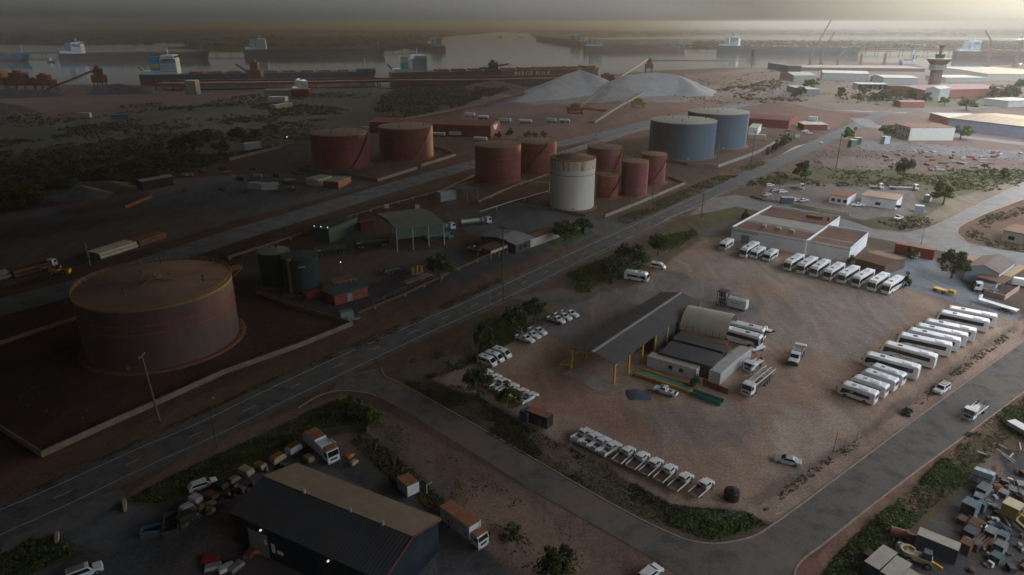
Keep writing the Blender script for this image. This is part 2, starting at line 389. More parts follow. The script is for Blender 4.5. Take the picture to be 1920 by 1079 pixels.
    o = bpy.data.objects.new('ground', me); COL.objects.link(o); o['kind'] = 'structure'
    return o

def soil_mat():
    m, nt, b = _nodes('soil'); N, L = nt.nodes, nt.links
    at = N.new('ShaderNodeAttribute'); at.attribute_name = 'soil'
    geo = N.new('ShaderNodeNewGeometry')
    def noise(s, d, dist=0, st=(1, 1, 1), rot=0):
        mp = N.new('ShaderNodeMapping'); mp.inputs['Scale'].default_value = st; mp.inputs['Rotation'].default_value = (0, 0, rot); L.new(geo.outputs['Position'], mp.inputs[0])
        n = N.new('ShaderNodeTexNoise'); n.inputs['Scale'].default_value = s; n.inputs['Detail'].default_value = d; n.inputs['Distortion'].default_value = dist; L.new(mp.outputs[0], n.inputs['Vector']); return n
    def rng_(src, a, b_, c, d):
        r = N.new('ShaderNodeMapRange'); r.inputs[1].default_value = a; r.inputs[2].default_value = b_; r.inputs[3].default_value = c; r.inputs[4].default_value = d; L.new(src, r.inputs[0]); return r.outputs[0]
    def mul(x, y):
        q = N.new('ShaderNodeMath'); q.operation = 'MULTIPLY'; L.new(x, q.inputs[0]); L.new(y, q.inputs[1]); return q.outputs[0]
    a = rng_(noise(2.2, 9).outputs['Fac'], .3, .7, .72, 1.25)
    t = rng_(noise(.12, 7, 2.5, (1, .3, 1), R(-35)).outputs['Fac'], .35, .65, .86, 1.12)
    t2 = rng_(noise(.3, 8, 3.5, (.5, 1, 1), R(20)).outputs['Fac'], .35, .65, .9, 1.08)
    k = mul(mul(a, t), t2)
    vm = N.new('ShaderNodeVectorMath'); vm.operation = 'SCALE'; L.new(at.outputs['Color'], vm.inputs[0]); L.new(k, vm.inputs['Scale'])
    L.new(vm.outputs[0], b.inputs['Base Color']); b.inputs['Roughness'].default_value = .95; b.inputs['Specular IOR Level'].default_value = .15
    bp = N.new('ShaderNodeBump'); bp.inputs['Distance'].default_value = .08; bp.inputs['Strength'].default_value = .6
    L.new(noise(1.4, 8).outputs['Fac'], bp.inputs['Height']); L.new(bp.outputs[0], b.inputs['Normal'])
    return m
ground_mesh()

# ------------------------------------------------------------------ sheets (roads, water)
def ribbon(pts, w, z):
    """flat strip of width w along world points"""
    mb = MB(); n = len(pts); L = []; Rr = []
    for i, p in enumerate(pts):
        a = pts[max(0, i - 1)]; b = pts[min(n - 1, i + 1)]; d = Vector((b[0] - a[0], b[1] - a[1])).normalized(); q = Vector((-d.y, d.x)) * w / 2
        L.append((p[0] + q.x, p[1] + q.y, z)); Rr.append((p[0] - q.x, p[1] - q.y, z))
    vs = L + Rr; fs = [(i, i + 1 + 0, n + i + 1, n + i)[::-1] for i in range(n - 1)]
    mb._add(vs, fs); return mb
def smooth_line(pts, k=6):
    out = []
    P = [Vector(p) for p in pts]
    for i in range(len(P) - 1):
        a = P[max(0, i - 1)]; b = P[i]; c = P[i + 1]; d = P[min(len(P) - 1, i + 2)]
        for j in range(k):
            t = j / k; out.append(.5 * ((2 * b) + (c - a) * t + (2 * a - 5 * b + 4 * c - d) * t * t + (3 * b - a - 3 * c + d) * t ** 3))
    out.append(P[-1]); return out
def gp(pts, z=0): return [G(x, y, z) for x, y in pts]
def sheet(name, pts, z, m):
    mb = MB(); mb.poly([(p.x, p.y, z) for p in gp(pts)])
    return struct(name, mb, m)
ASPH = mat('asphalt', (.085, .088, .092), .85, .28, .35, c2=(.065, .066, .07), bump=.02, spec=.35, dirt=((.17, .13, .10), .09, .5))
ASPH2 = mat('dusty_asphalt', (.108, .096, .085), .85, .25, .3, c2=(.084, .077, .070), bump=.02, spec=.3, dirt=((.19, .14, .105), .06, .9))
HAUL = mat('gravel_road', (.17, .185, .205), .85, .22, .15, c2=(.12, .135, .15), bump=.03, spec=.3, dirt=((.2, .15, .12), .06, .5))
LINE = mat('road_paint', (.62, .62, .6), .7, .2, 1.5)
KERB = mat('kerb_concrete', (.34, .24, .19), .9, .2, 1)

# main road: centreline from line pairs seen either side
mainc = [(-260, 1096), (0, 980), (100, 936), (270, 857), (400, 800), (545, 728), (680, 665), (820, 603), (950, 545), (1075, 485), (1180, 436), (1290, 385), (1380, 342), (1460, 303), (1530, 271), (1585, 245), (1625, 226), (1655, 213)]
MC = smooth_line(gp(mainc))
struct('road', ribbon(MC, 11.5, .03), ASPH)
def offs(line, d):
    out = []
    for i, p in enumerate(line):
        a = line[max(0, i - 1)]; b = line[min(len(line) - 1, i + 1)]; t = Vector((b.x - a.x, b.y - a.y, 0)).normalized()
        out.append(Vector((p.x - t.y * d, p.y + t.x * d, 0)))
    return out
mk = MB()
def dashes(line, on, off, w, z):
    acc = 0; tot = on + off; seg = []
    for a, b in zip(line[:-1], line[1:]):
        L = (b - a).length; n = max(1, int(L / .75))
        for i in range(n):
            s = acc + L * i / n
            p, q = a.lerp(b, i / n), a.lerp(b, (i + 1) / n)
            if off == 0 or (s % tot) < on:
                d = (q - p).normalized(); k = Vector((-d.y, d.x, 0)) * w / 2
                mk._add([(p.x + k.x, p.y + k.y, z), (p.x - k.x, p.y - k.y, z), (q.x - k.x, q.y - k.y, z), (q.x + k.x, q.y + k.y, z)], [(0, 1, 2, 3)])
        acc += L
cut = [p for p in MC if p.y < 330]
dashes(offs(cut, 3.5), 1, 0, .16, .05); dashes(offs(cut, 0), 3, 9, .14, .05)
dashes([p for p in offs(MC, -3.5) if p.y < 128 or 158 < p.y < 330], 1, 0, .13, .05)
struct('road_markings', mk, LINE)
# haul road behind the big tank, then to the roundabout
hc = [(-280, 660), (0, 577), (160, 534), (330, 478), (470, 432), (600, 393), (740, 350), (860, 316), (960, 290), (1060, 268), (1160, 246), (1250, 222), (1330, 208), (1400, 196), (1440, 190)]
struct('road', ribbon(smooth_line(gp(hc)), 15, .035), HAUL)
hc2 = [(1020, 300), (1120, 268), (1200, 243), (1290, 230), (1340, 214)]
struct('road', ribbon(smooth_line(gp(hc2)), 9, .03), mat('pale_road', (.26, .25, .25), .85, .2, .2))
struct('road', ribbon(smooth_line(gp([(1655, 214), (1560, 207), (1500, 196), (1440, 190), (1400, 196)])), 11, .04), ASPH2)
struct('road', ribbon(smooth_line(gp([(1430, 192), (1455, 175), (1470, 158), (1478, 142), (1488, 128)])), 14, .045), ASPH2)
struct('road', ribbon(smooth_line(gp([(1630, 214), (1700, 207), (1800, 203), (1990, 198)])), 12, .045), ASPH2)
struct('road', ribbon(smooth_line(gp([(1610, 222), (1640, 238), (1720, 246), (1850, 262), (2000, 280)])), 14, .04), mat('side_tarmac', (.17, .16, .16), .85, .2, .2))
# kerbed street round the yard
sideR = [(690, 695), (715, 690), (722, 706), (745, 717), (800, 746), (920, 814), (1040, 884), (1130, 936), (1200, 974), (1262, 1003), (1300, 1016), (1340, 1020), (1385, 1014), (1420, 1003), (1448, 985), (1500, 948), (1610, 866), (1655, 832), (1755, 758), (1840, 697), (1925, 636), (2010, 575)]
sideL = [(2040, 650), (1930, 728), (1880, 766), (1790, 832), (1700, 898), (1600, 976), (1540, 1024), (1510, 1046), (1492, 1070), (1486, 1110), (1470, 1170), (1330, 1110), (1270, 1075), (1130, 993), (1000, 922), (880, 845), (760, 772), (705, 742), (650, 732), (620, 738), (640, 706)]
street = sheet('road', sideR + sideL, .036, ASPH2)
def kerb(pts, h=.13, w=.28):
    P = smooth_line(gp(pts), 4); mb = MB()
    for a, b in zip(P[:-1], P[1:]): mb.bar((a.x, a.y, h / 2), (b.x, b.y, h / 2), w, h)
    return mb
struct('kerb', kerb(sideR[1:-1]), KERB)
struct('kerb', kerb(sideL[1:10]), KERB)
struct('kerb', kerb([(560, 765), (600, 742), (640, 733), (690, 738), (705, 744)]), KERB)
# cross street at upper right
sheet('road', [(1335, 372), (1380, 366), (1450, 378), (1560, 404), (1640, 430), (1700, 436), (1745, 426), (1800, 400), (1925, 340), (2060, 285), (2100, 300), (1925, 372), (1850, 400), (1800, 425), (1795, 438), (1815, 455), (1860, 466), (1930, 476), (2050, 500), (2050, 530), (1920, 500), (1820, 482), (1700, 458), (1580, 436), (1530, 420), (1440, 400), (1380, 388), (1335, 398), (1290, 405)], .038, mat('street_tarmac', (.21, .195, .18), .85, .18, .2))
struct('kerb', kerb([(1640, 430), (1700, 436), (1745, 426), (1800, 400), (1925, 340)], .13, .5), CONC)
struct('kerb', kerb([(1925, 372), (1850, 400), (1800, 425), (1795, 438), (1815, 455), (1860, 466)], .13, .5), KERB)
struct('kerb', kerb([(1240, 418), (1262, 405), (1300, 392), (1335, 384)], .13, .4), KERB)
# entry apron between main road and the coach yard, gravel apron bottom left
sheet('road', [(1010, 556), (1050, 530), (1022, 548), (1075, 505), (1130, 500), (1090, 540), (1080, 562), (1060, 566)][:1] + [(1040, 530), (1085, 515), (1060, 540), (1100, 552), (1070, 566), (1020, 566)], .027, ASPH2) if False else None
sheet('road', [(10, 1000), (200, 905), (236, 925), (230, 945), (330, 965), (300, 1000), (200, 1040), (150, 1025), (105, 1000), (0, 1040)], .026, mat('gravel_apron', (.13, .14, .15), .9, .25, .4, dirt=((.16, .10, .07), .2, .7)))
sheet('road', [(960, 560), (1010, 548), (1050, 540), (1095, 548), (1130, 545), (1100, 565), (1055, 575)], .026, ASPH2)
# concrete slabs
sheet('pavement', [(1052, 702), (1075, 692), (1160, 720), (1146, 732), (1110, 722)], .05, CONC)
sheet('pavement', [(1085, 716), (1140, 727), (1152, 721), (1160, 730), (1135, 742)], .055, CONC)
sheet('pavement', [(1395, 640), (1440, 622), (1458, 628), (1432, 655), (1405, 665)], .05, mat('worn_slab', (.30, .24, .18), .9, .2, .4))
sheet('pavement', [(1462, 292), (1490, 275), (1520, 268), (1530, 272), (1480, 295)], .012, mat('pale_hardstand', (.36, .33, .29), .9, .2, .2))
sheet('path', [(1480, 1090), (1512, 1048), (1530, 1046), (1555, 1079), (1550, 1100)], .05, mat('brick_path', (.20, .09, .06), .9, .2, 1))
sheet('path', [(1560, 208), (1700, 213), (1701, 211), (1560, 206)], .03, CONC)
# ------------------------------------------------------------------ water
def water_mat():
    m, nt, b = _nodes('harbour_water'); N, L = nt.nodes, nt.links
    geo = N.new('ShaderNodeNewGeometry'); mp = N.new('ShaderNodeMapping'); mp.inputs['Scale'].default_value = (1, .35, 1); L.new(geo.outputs['Position'], mp.inputs[0])
    n = N.new('ShaderNodeTexNoise'); n.inputs['Scale'].default_value = .05; n.inputs['Detail'].default_value = 8; L.new(mp.outputs[0], n.inputs['Vector'])
    bp = N.new('ShaderNodeBump'); bp.inputs['Distance'].default_value = .12; bp.inputs['Strength'].default_value = .7; L.new(n.outputs['Fac'], bp.inputs['Height']); L.new(bp.outputs[0], b.inputs['Normal'])
    b.inputs['Base Color'].default_value = (.07, .085, .085, 1); b.inputs['Roughness'].default_value = .1; b.inputs['IOR'].default_value = 1.33
    return m
WATER = water_mat()
ZW = .06
def wsheet(pts, z=ZW): return sheet('water', pts, z, WATER)
wsheet([(-900, 100), (-300, 88), (0, 84.5), (110, 86), (260, 83.5), (300, 81), (350, 82), (356, 86), (300, 91), (420, 97), (600, 99), (740, 97), (800, 80), (815, 70), (850, 67.5), (880, 66), (905, 63), (940, 60.5), (992, 63), (998, 70), (1040, 78), (1080, 85), (1120, 91), (1250, 93), (1345, 94), (1480, 98), (1620, 98), (1930, 97), (2600, 97),
        (2600, 128), (1930, 120), (1850, 124), (1790, 128), (1760, 133), (1700, 118), (1600, 117), (1480, 115), (1470, 126), (1440, 128), (1350, 128), (1230, 133), (1130, 142), (1100, 158), (900, 160), (820, 163), (850, 176), (870, 180), (918, 181), (925, 177), (900, 171), (880, 168), (850, 176), (700, 165), (640, 164), (560, 166), (400, 168), (300, 162), (200, 159), (80, 160), (0, 157), (-300, 165), (-900, 185)])
wsheet([(1085, 73), (1240, 69.5), (1420, 69), (1560, 70.5), (1720, 70), (1930, 72), (2400, 72), (2400, 76), (1930, 75.5), (1700, 73.5), (1540, 73), (1400, 72.5), (1260, 73), (1090, 75)])
wsheet([(1580, 49.2), (1650, 48.7), (1740, 49.3), (1660, 50.0)])
wsheet([(880, 169), (905, 171), (928, 178), (920, 182), (868, 181), (850, 175)], ZW + .01)
# ------------------------------------------------------------------ storage tanks
RSH = mat('oxide_red_shell', (.27, .062, .048), .55, .16, .25, streak=True, dirt=((.13, .035, .03), .08, .6))
RSH2 = mat('oxide_red_shell_pink', (.24, .07, .065), .55, .16, .25, streak=True)
BIGSH = mat('faded_maroon_shell', (.145, .085, .075), .6, .2, .2, streak=True, dirt=((.10, .05, .05), .1, .6))
BIGRF = mat('mauve_tank_roof', (.46, .30, .225), .7, .12, .12, dirt=((.22, .15, .14), .05, .6))
TANRF = mat('dusty_tank_roof', (.34, .235, .16), .75, .12, .3, dirt=((.22, .13, .09), .15, .5))
BLSH = mat('blue_grey_shell', (.085, .13, .175), .5, .1, .15, streak=True)
PALERF = mat('pale_tank_roof', (.42, .40, .32), .7, .08, .2)
WHSH = mat('white_tank_shell', (.66, .63, .54), .5, .07, .3, streak=True)
RSTRK = mat('rust_streaked_shell', (.58, .52, .42), .7, .1, .9, c2=(.36, .19, .08), streak=True)
GRSH = mat('bottle_green_shell', (.013, .05, .042), .45, .15, .3, streak=True)
GRRF = mat('grey_green_roof', (.11, .135, .125), .6, .12, .3)
ORIM = mat('ochre_rim', (.36, .20, .065), .6, .15, .6)
OBAND = mat('orange_red_band', (.38, .07, .03), .6, .15, .6)
RBAND = mat('dark_red_band', (.12, .028, .025), .6, .15, .6)
BBAND = mat('dark_blue_band', (.05, .10, .15), .6, .15, .6)
GBAND = mat('dark_green_band', (.015, .05, .04), .6, .15, .6)
PLINTH = mat('red_gravel_ring', (.22, .095, .055), .95, .25, .5)

def tank(k, label, shell, roof, rim, band, bands=(), rise=.5, rails=True, stair=None, group=None, extra=None, rim_h=.3):
    X, Y, r, h = k
    t = thing('storage_tank', label, 'storage tank', (X, Y, 0), 0, group)
    n = 96 if r > 9 else 56
    MB().lathe([(r, 0), (r, h)], n).build('shell', shell, t, smooth=True)
    MB().lathe([(r - .02, h - .02), (r * .66, h + rise * .45), (r * .33, h + rise * .8), (.01, h + rise)], n).build('roof', roof, t, smooth=True)
    MB().lathe([(r + .02, h - rim_h), (r + .1, h - rim_h), (r + .1, h + .06), (r - .12, h + .06)], n).build('rim', rim, t)
    for z in bands:
        MB().lathe([(r + .01, z * h - .14), (r + .16, z * h - .12), (r + .16, z * h + .12), (r + .01, z * h + .14)], n).build('band', band, t)
    MB().lathe([(r + 1.6, .0), (r + 1.1, .35), (r - .1, .36)], n).build('plinth', PLINTH if r > 4 else CONC, t)
    if rails:
        m = MB(); q = int(r * 3.2)
        for i in range(q):
            a = 2 * math.pi * i / q; x, y = (r + .02) * math.cos(a), (r + .02) * math.sin(a)
            m.bar((x, y, h), (x, y, h + 1.05), .07)
            a2 = 2 * math.pi * (i + 1) / q; x2, y2 = (r + .02) * math.cos(a2), (r + .02) * math.sin(a2)
            m.bar((x, y, h + 1.05), (x2, y2, h + 1.05), .07); m.bar((x, y, h + .55), (x2, y2, h + .55), .05)
        m.build('railing', rim, t)
    if stair:
        a0, a1 = R(stair[0]), R(stair[1]); m = MB(); N = 40
        for i in range(N):
            f0, f1 = i / N, (i + 1) / N; p0, p1 = a0 + (a1 - a0) * f0, a0 + (a1 - a0) * f1
            P = lambda a, z, rr: (rr * math.cos(a), rr * math.sin(a), z)
            m.bar(P(p0, h * f0, r + .55), P(p1, h * f1, r + .55), .8, .14)
            m.bar(P(p0, h * f0 + 1, r + .95), P(p1, h * f1 + 1, r + .95), .06)
            if i % 3 == 0: m.bar(P(p0, h * f0, r + .95), P(p0, h * f0 + 1, r + .95), .05)
        m.build('stair', stair[2] if len(stair) > 2 else rim, t)
    # roof fittings
    for i in range(5 if r > 8 else 2):
        m = MB(); a = i * 1.9 + .6; d = r * (.2 + .16 * i)
        m.cyl((d * math.cos(a), d * math.sin(a), h + rise * .3), (d * math.cos(a), d * math.sin(a), h + rise + .7), .16, 8)
        m.cyl((d * math.cos(a), d * math.sin(a), h + rise + .6), (d * math.cos(a), d * math.sin(a), h + rise + .85), .35, 8); m.build('vent', DARK if r > 15 else rim, t)
    m = MB().cyl((-.1, -r - .25, 1), (-.1, -r + .2, 1), .45, 14); m.build('manhole', rim if r > 15 else band, t)
    if extra: extra(t, r, h, rise)
    return t

def big_extra(t, r, h, rise):
    m = MB()
    for a, l in ((R(205), .0), ):
        pass
    zt = h + rise + .05
    m.bar((-r * .75, -1.5, h + rise * .4), (0, 0, zt), .5, .1); m.bar((0, 0, zt), (r * .93, 2.2, h + .25), .5, .1)
    m.build('roof_walkway', mat('pale_walkway', (.42, .28, .20), .7, .1), t)
    m = MB()
    m.bar((-.8, .3, zt + .1), (-1.3, -4.2, h + rise * .82), 1.0, .25); m.bar((.6, -.2, zt + .1), (4.4, .3, h + rise * .85), .8, .25)
    m.bar((-.8, .3, zt + .1), (.3, 3.0, h + rise * .9), .6, .2); m.box(-1.3, .9, -.6, .9, zt, zt + .35)
    m.bar((4.2, .3, h + rise * .8), (3.7, -2.4, h + rise * .75), .6, .25)
    for x, y in ((-1, -2), (1.2, 1), (3, 0), (-.5, 2)): m.bar((x, y, zt - .1), (x, y, zt + 1), .1)
    m.build('centre_platform', ORIM, t)
    m = MB().box(r - .5, r + 3.4, -1.4, 1.8, h - .4, h - .2); 
    for y in (-1.3, 1.7): m.bar((r, y, h - 2.6), (r + 3.2, y, h - .4), .16); m.bar((r + 3.3, y, h - .2), (r + 3.3, y, h + .9), .08)
    o = m.build('access_platform', ORIM, t); o.rotation_euler = (0, 0, R(38))

def white_extra(t, r, h, rise):
    MB().lathe([(r + .03, h * .80), (r + .03, h - .3)], 96).build('rust_stain_course', RSTRK, t, smooth=True)
    MB().lathe([(r * .78, h + .06), (r * .74, h + .35), (r * .3, h + 1.3), (.01, h + 1.5)], 64).build('roof_dome', mat('rusty_dome', (.30, .18, .13), .8, .2, .5), t, smooth=True)
    m = MB()
    for i in range(3):
        z = h * (.78 + .06 * i)
    for a in (R(-14), R(-4)):
        m.bar(((r + .5) * math.cos(a), (r + .5) * math.sin(a), 0), ((r + .5) * math.cos(a), (r + .5) * math.sin(a), h + 1), .18)
    for k in range(40):
        z = h * k / 40; m.bar(((r + .5) * math.cos(R(-14)), (r + .5) * math.sin(R(-14)), z), ((r + .5) * math.cos(R(-4)), (r + .5) * math.sin(R(-4)), z), .1)
    m.build('ladder', ORIM, t)

TK = dict(big=(-88.9, 158.6, 17.84, 15.55), B=(-97.1, 388.6, 16.01, 18.49), C=(-63.6, 414.8, 16.06, 18.33), D=(-7.2, 348.8, 11.75, 18.44), E=(13.2, 372.3, 10.93, 16.29),
          F=(26.4, 295.2, 9.75, 21.67), Gt=(48.3, 357.1, 8.93, 15.88), Hh=(44.7, 313.4, 5.14, 10.52), I=(57.4, 316.5, 6.10, 16.04), J=(71.2, 343.2, 6.17, 14.58),
          K=(103.4, 419.9, 19.53, 21.13), L=(135.0, 457.5, 19.44, 21.76), M=(-73.4, 199.6, 4.91, 10.55), N=(-63.6, 193.8, 5.29, 10.89))
tank(TK['big'], 'huge faded maroon storage tank with ochre rim and two orange bands, beside the main road', BIGSH, BIGRF, ORIM, OBAND, (.60, .74), 1.0, extra=big_extra, rim_h=.5)
RG = 'red storage tanks of the fuel depot'
tank(TK['B'], 'wide red tank with dusty top behind the haul road, leftmost of the red tanks', RSH, TANRF, ORIM, RBAND, (.62,), .6, False, group=RG, stair=(-60, -8, RBAND))
tank(TK['C'], 'wide red tank with a yellow stair on its right side, beside the red warehouse', RSH, TANRF, ORIM, RBAND, (.64,), .6, False, group=RG, stair=(-75, -20, ORIM))
tank(TK['D'], 'tall red tank with three dark bands, nearest the haul road in the middle group', RSH, TANRF, ORIM, RBAND, (.18, .63, .76), .5, True, group=RG)
tank(TK['E'], 'red tank half hidden between the banded red tank and the white tank', RSH, TANRF, ORIM, RBAND, (.7,), .5, True, group=RG, stair=(-130, -60, RBAND))
tank(TK['F'], 'white storage tank with rust streaked top and domed roof', WHSH, TANRF, ORIM, ORIM, (.70,), .3, True, extra=white_extra, stair=None)
tank(TK['Gt'], 'red tank directly behind the small red tank and the white tank', RSH2, TANRF, ORIM, RBAND, (.5, .72), .4, True, group=RG, stair=(-80, -25, ORIM))
tank(TK['Hh'], 'smallest red tank of the depot, right beside the white tank', RSH, TANRF, ORIM, RBAND, (.45,), .3, True, group=RG, stair=(-100, -20, RBAND))
tank(TK['I'], 'slim pinkish red tank between the smallest red tank and the bund wall', RSH2, TANRF, ORIM, RBAND, (.33, .66), .3, True, group=RG)
tank(TK['J'], 'slim red tank standing nearest the blue tanks', RSH2, TANRF, ORIM, RBAND, (.5,), .3, True, group=RG, stair=(-110, -20, ORIM))
BG = 'blue grey storage tanks'
tank(TK['K'], 'blue grey storage tank with cream top, the nearer of the two', BLSH, PALERF, PALERF, BBAND, (.78,), .6, False, group=BG)
tank(TK['L'], 'blue grey storage tank with cream top, the farther of the two', BLSH, PALERF, PALERF, BBAND, (.78,), .6, False, group=BG)
tank(TK['M'], 'dark green tank with plain pale grey top, left of its twin', GRSH, mat('pale_grey_top', (.34, .34, .28), .6, .1), GBAND, GBAND, (), .35, False)
def green_extra(t, r, h, rise):
    m = MB()
    for k in range(7):
        a = R(-78 + k * 3.0); m.box((r + .06) * math.cos(a) - .12, (r + .06) * math.cos(a) + .12, (r + .05) * math.sin(a) - .02, (r + .05) * math.sin(a) + .02, h * .80 + .12 * (k % 3), h * .80 + .35 + .1 * (k % 2))
    m.build('emblem', WHITE, t)
    m = MB()
    for a in (-112, -106):
        x, y = (r + .5) * math.cos(R(a)), (r + .5) * math.sin(R(a)); m.bar((x, y, 0), (x, y, h + .9), .1)
    for k in range(24):
        z = k * h / 24; m.bar(((r + .5) * math.cos(R(-112)), (r + .5) * math.sin(R(-112)), z), ((r + .5) * math.cos(R(-106)), (r + .5) * math.sin(R(-106)), z), .07)
    m.box(-2.0, -1.2, -r - .4, -r + .4, h, h + .8); m.build('ladder', ORIM, t)
tank(TK['N'], 'dark green tank with a caged ladder and small white emblem', GRSH, GRRF, GBAND, GBAND, (), .35, True, extra=green_extra)

# black poly tank in the coach yard
t = thing('water_tank', 'small black plastic water tank in the coach yard corner', 'water tank', (37.5, 95.8, 0))
bm_ = mat('black_plastic', (.012, .012, .013), .4, .1)
MB().lathe([(1.28, 0), (1.3, .1)] + [(1.3 + (.03 if i % 2 else 0), .1 + i * .12) for i in range(1, 13)] + [(1.2, 1.7)], 40).build('shell', bm_, t)
MB().lathe([(1.25, 1.68), (.8, 1.72), (.3, 1.74), (.3, 1.84), (.01, 1.84)], 40).build('lid', bm_, t)
m = MB(); m.cyl((-.9, .3, 1.8), (.9, -.2, 2.1), .05, 6); m.cyl((.9, .5, 1.7), (.2, -.6, 2.2), .05, 6); m.build('pipe', bm_, t)

# ------------------------------------------------------------------ bund walls
def wall(label, pts, h=1.2, w=.35, m=CONC, name='bund_wall', cat='wall', group='concrete walls round the tanks'):
    P = gp(pts); mb = MB()
    for a, b in zip(P[:-1], P[1:]):
        d = (b - a).normalized() * (w / 2 - .003)
        mb.bar((a.x - d.x, a.y - d.y, h / 2), (b.x + d.x, b.y + d.y, h / 2), w, h)
    o = mb.build(name, m); tag(o, label, cat, group); return o
wall('concrete wall between the huge maroon tank and the main road', [(-60, 765), (0, 806), (80, 857), (190, 806), (300, 757), (420, 702), (560, 652), (660, 611)], 1.3, .4, mat('tan_bund', (.22, .16, .12), .85, .2, .4))
wall('low wall left of the huge maroon tank', [(-60, 668), (0, 647), (70, 623), (142, 600)], 1.0, .35, mat('tan_bund', (.3, .2, .14)))
wall('wall between the huge maroon tank and the red container store', [(480, 550), (560, 581), (658, 610)], 1.2, .35, mat('tan_bund', (.3, .2, .14)))
wall('wall at the far left of the wide red tanks', [(431, 302), (530, 277), (578, 272)], 1.8)
wall('wall in front of the wide red tanks by the haul road', [(560, 318), (640, 328), (708, 341), (782, 318)], 1.6)
wall('wall right of the wide red tanks by the haul road', [(790, 313), (854, 293), (832, 283), (812, 279)], 1.6)
wall('wall around the foot of the white tank', [(965, 384), (1030, 393), (1098, 406)], 1.0)
wall('roadside wall of the red tank group', [(1135, 408), (1200, 382), (1284, 346), (1252, 334)], 1.3)
wall('pale wall round the two blue tanks', [(1232, 300), (1290, 311), (1346, 315), (1420, 288), (1452, 270)], 1.8)
wall('long wall left of the middle red tanks', [(830, 358), (890, 330), (960, 312)], .9)
# ------------------------------------------------------------------ buildings
def sheetmat(name, c, var=.12, **k):
    k.setdefault('dirt', (tuple(x * .6 + y for x, y in zip(c, (.05, .03, .02))), .16, .5)); return mat(name, c, .75, var, .25, spec=.2, rib=('X', .6, .012), **k)
def frame(A, B, C, h):
    a, b, c = G(*A, h), G(*B, h), G(*C, h)
    d = b - a; Ln = d.length; rz = math.atan2(d.y, d.x); u = d.normalized(); q = Vector((-u.y, u.x, 0)); W = (c - a).dot(q)
    if W < 0: a = b; rz += math.pi; W = -W
    return Vector((a.x, a.y, 0)), rz, Ln, W

def shed(name, label, cat, A, B, C, h, ridge=0, wm=None, rm=None, ov=.25, open_sides='', posts=None, group=None, fascia=None, ridge_cap=None, sky=None, doors=(), windows=(), wz0=0.0, off=.5, lamps=()):
    """building from three eave corners (A-B along its ridge). open_sides: letters of sides without wall (f near y=0, b back, l x=0, r x=L)"""
    loc, rz, Ln, W = frame(A, B, C, h)
    t = thing(name, label, cat, loc, rz, group)
    tk = .12; m = MB()
    if 'f' not in open_sides: m.box(0, Ln, 0, tk, wz0, h)
    if 'b' not in open_sides: m.box(0, Ln, W - tk, W, wz0, h)
    for s, x0, x1 in (('l', 0, tk), ('r', Ln - tk, Ln)):
        if s in open_sides: continue
        if ridge:
            m._add([(x, y, z) for x in (x0, x1) for y, z in ((tk, wz0), (W - tk, wz0), (W - tk, h), (W * off, h + ridge), (tk, h))],
                   [(0, 1, 2, 3, 4), (9, 8, 7, 6, 5)] + [(i, i + 5, (i + 1) % 5 + 5, (i + 1) % 5) for i in range(5)])
        else: m.box(x0, x1, tk, W - tk, wz0, h)
    if m.v: m.build('wall', wm, t)
    m = MB()
    if ridge:
        o = ov; s1 = ridge / (W * off); s2 = ridge / (W * (1 - off)); th = .12
        P = [(-o, h - o * s1 + .02), (W * off, h + ridge + .02), (W + o, h - o * s2 + .02)]
        vs = [(x, y, z + dz) for x in (-ov, Ln + ov) for dz in (0, th) for y, z in P]
        m._add(vs, [(0, 1, 4, 3), (1, 2, 5, 4), (6, 9, 10, 7), (7, 10, 11, 8), (3, 4, 10, 9), (4, 5, 11, 10), (0, 6, 7, 1), (1, 7, 8, 2), (0, 3, 9, 6), (2, 8, 11, 5)])
    else: m.box(-ov, Ln + ov, -ov, W + ov, h + .003, h + .18)
    m.build('roof', rm, t)
    if ridge_cap and ridge: MB().box(-ov - .01, Ln + ov + .01, W * off - .35, W * off + .35, h + ridge + .08, h + ridge + .2).build('ridge_cap', ridge_cap, t)
    if fascia:
        MB().box(-.02, Ln + .02, -.1, -.003, h - fascia[0], h).build('fascia', fascia[1], t)
    if posts:
        n, pm, w = posts
        for i in range(n + 1):
            x = Ln * i / n
            for y in (0.05, W - .05):
                MB().box(x - w / 2, x + w / 2, y - w / 2, y + w / 2, 0, h - .02).build('post', pm, t)
    def on(side, u, z, w, hh, nm, mt, d=.05):
        if side == 'f': return MB().box(u, u + w, -d, -.003, z, z + hh).build(nm, mt, t)
        if side == 'b': return MB().box(u, u + w, W + .003, W + d, z, z + hh).build(nm, mt, t)
        if side == 'l': return MB().box(-d, -.003, u, u + w, z, z + hh).build(nm, mt, t)
        return MB().box(Ln + .003, Ln + d, u, u + w, z, z + hh).build(nm, mt, t)
    for s, u, w, hh in doors: on(s, u if u >= 0 else (Ln if s in 'fb' else W) + u, .05, w, hh, 'door', GREY)
    for s, u, z, w, hh in windows: on(s, u if u >= 0 else (Ln if s in 'fb' else W) + u, z, w, hh, 'window', GLASS)
    t['_d'] = (Ln, W, h); del t['_d']
    return t, Ln, W

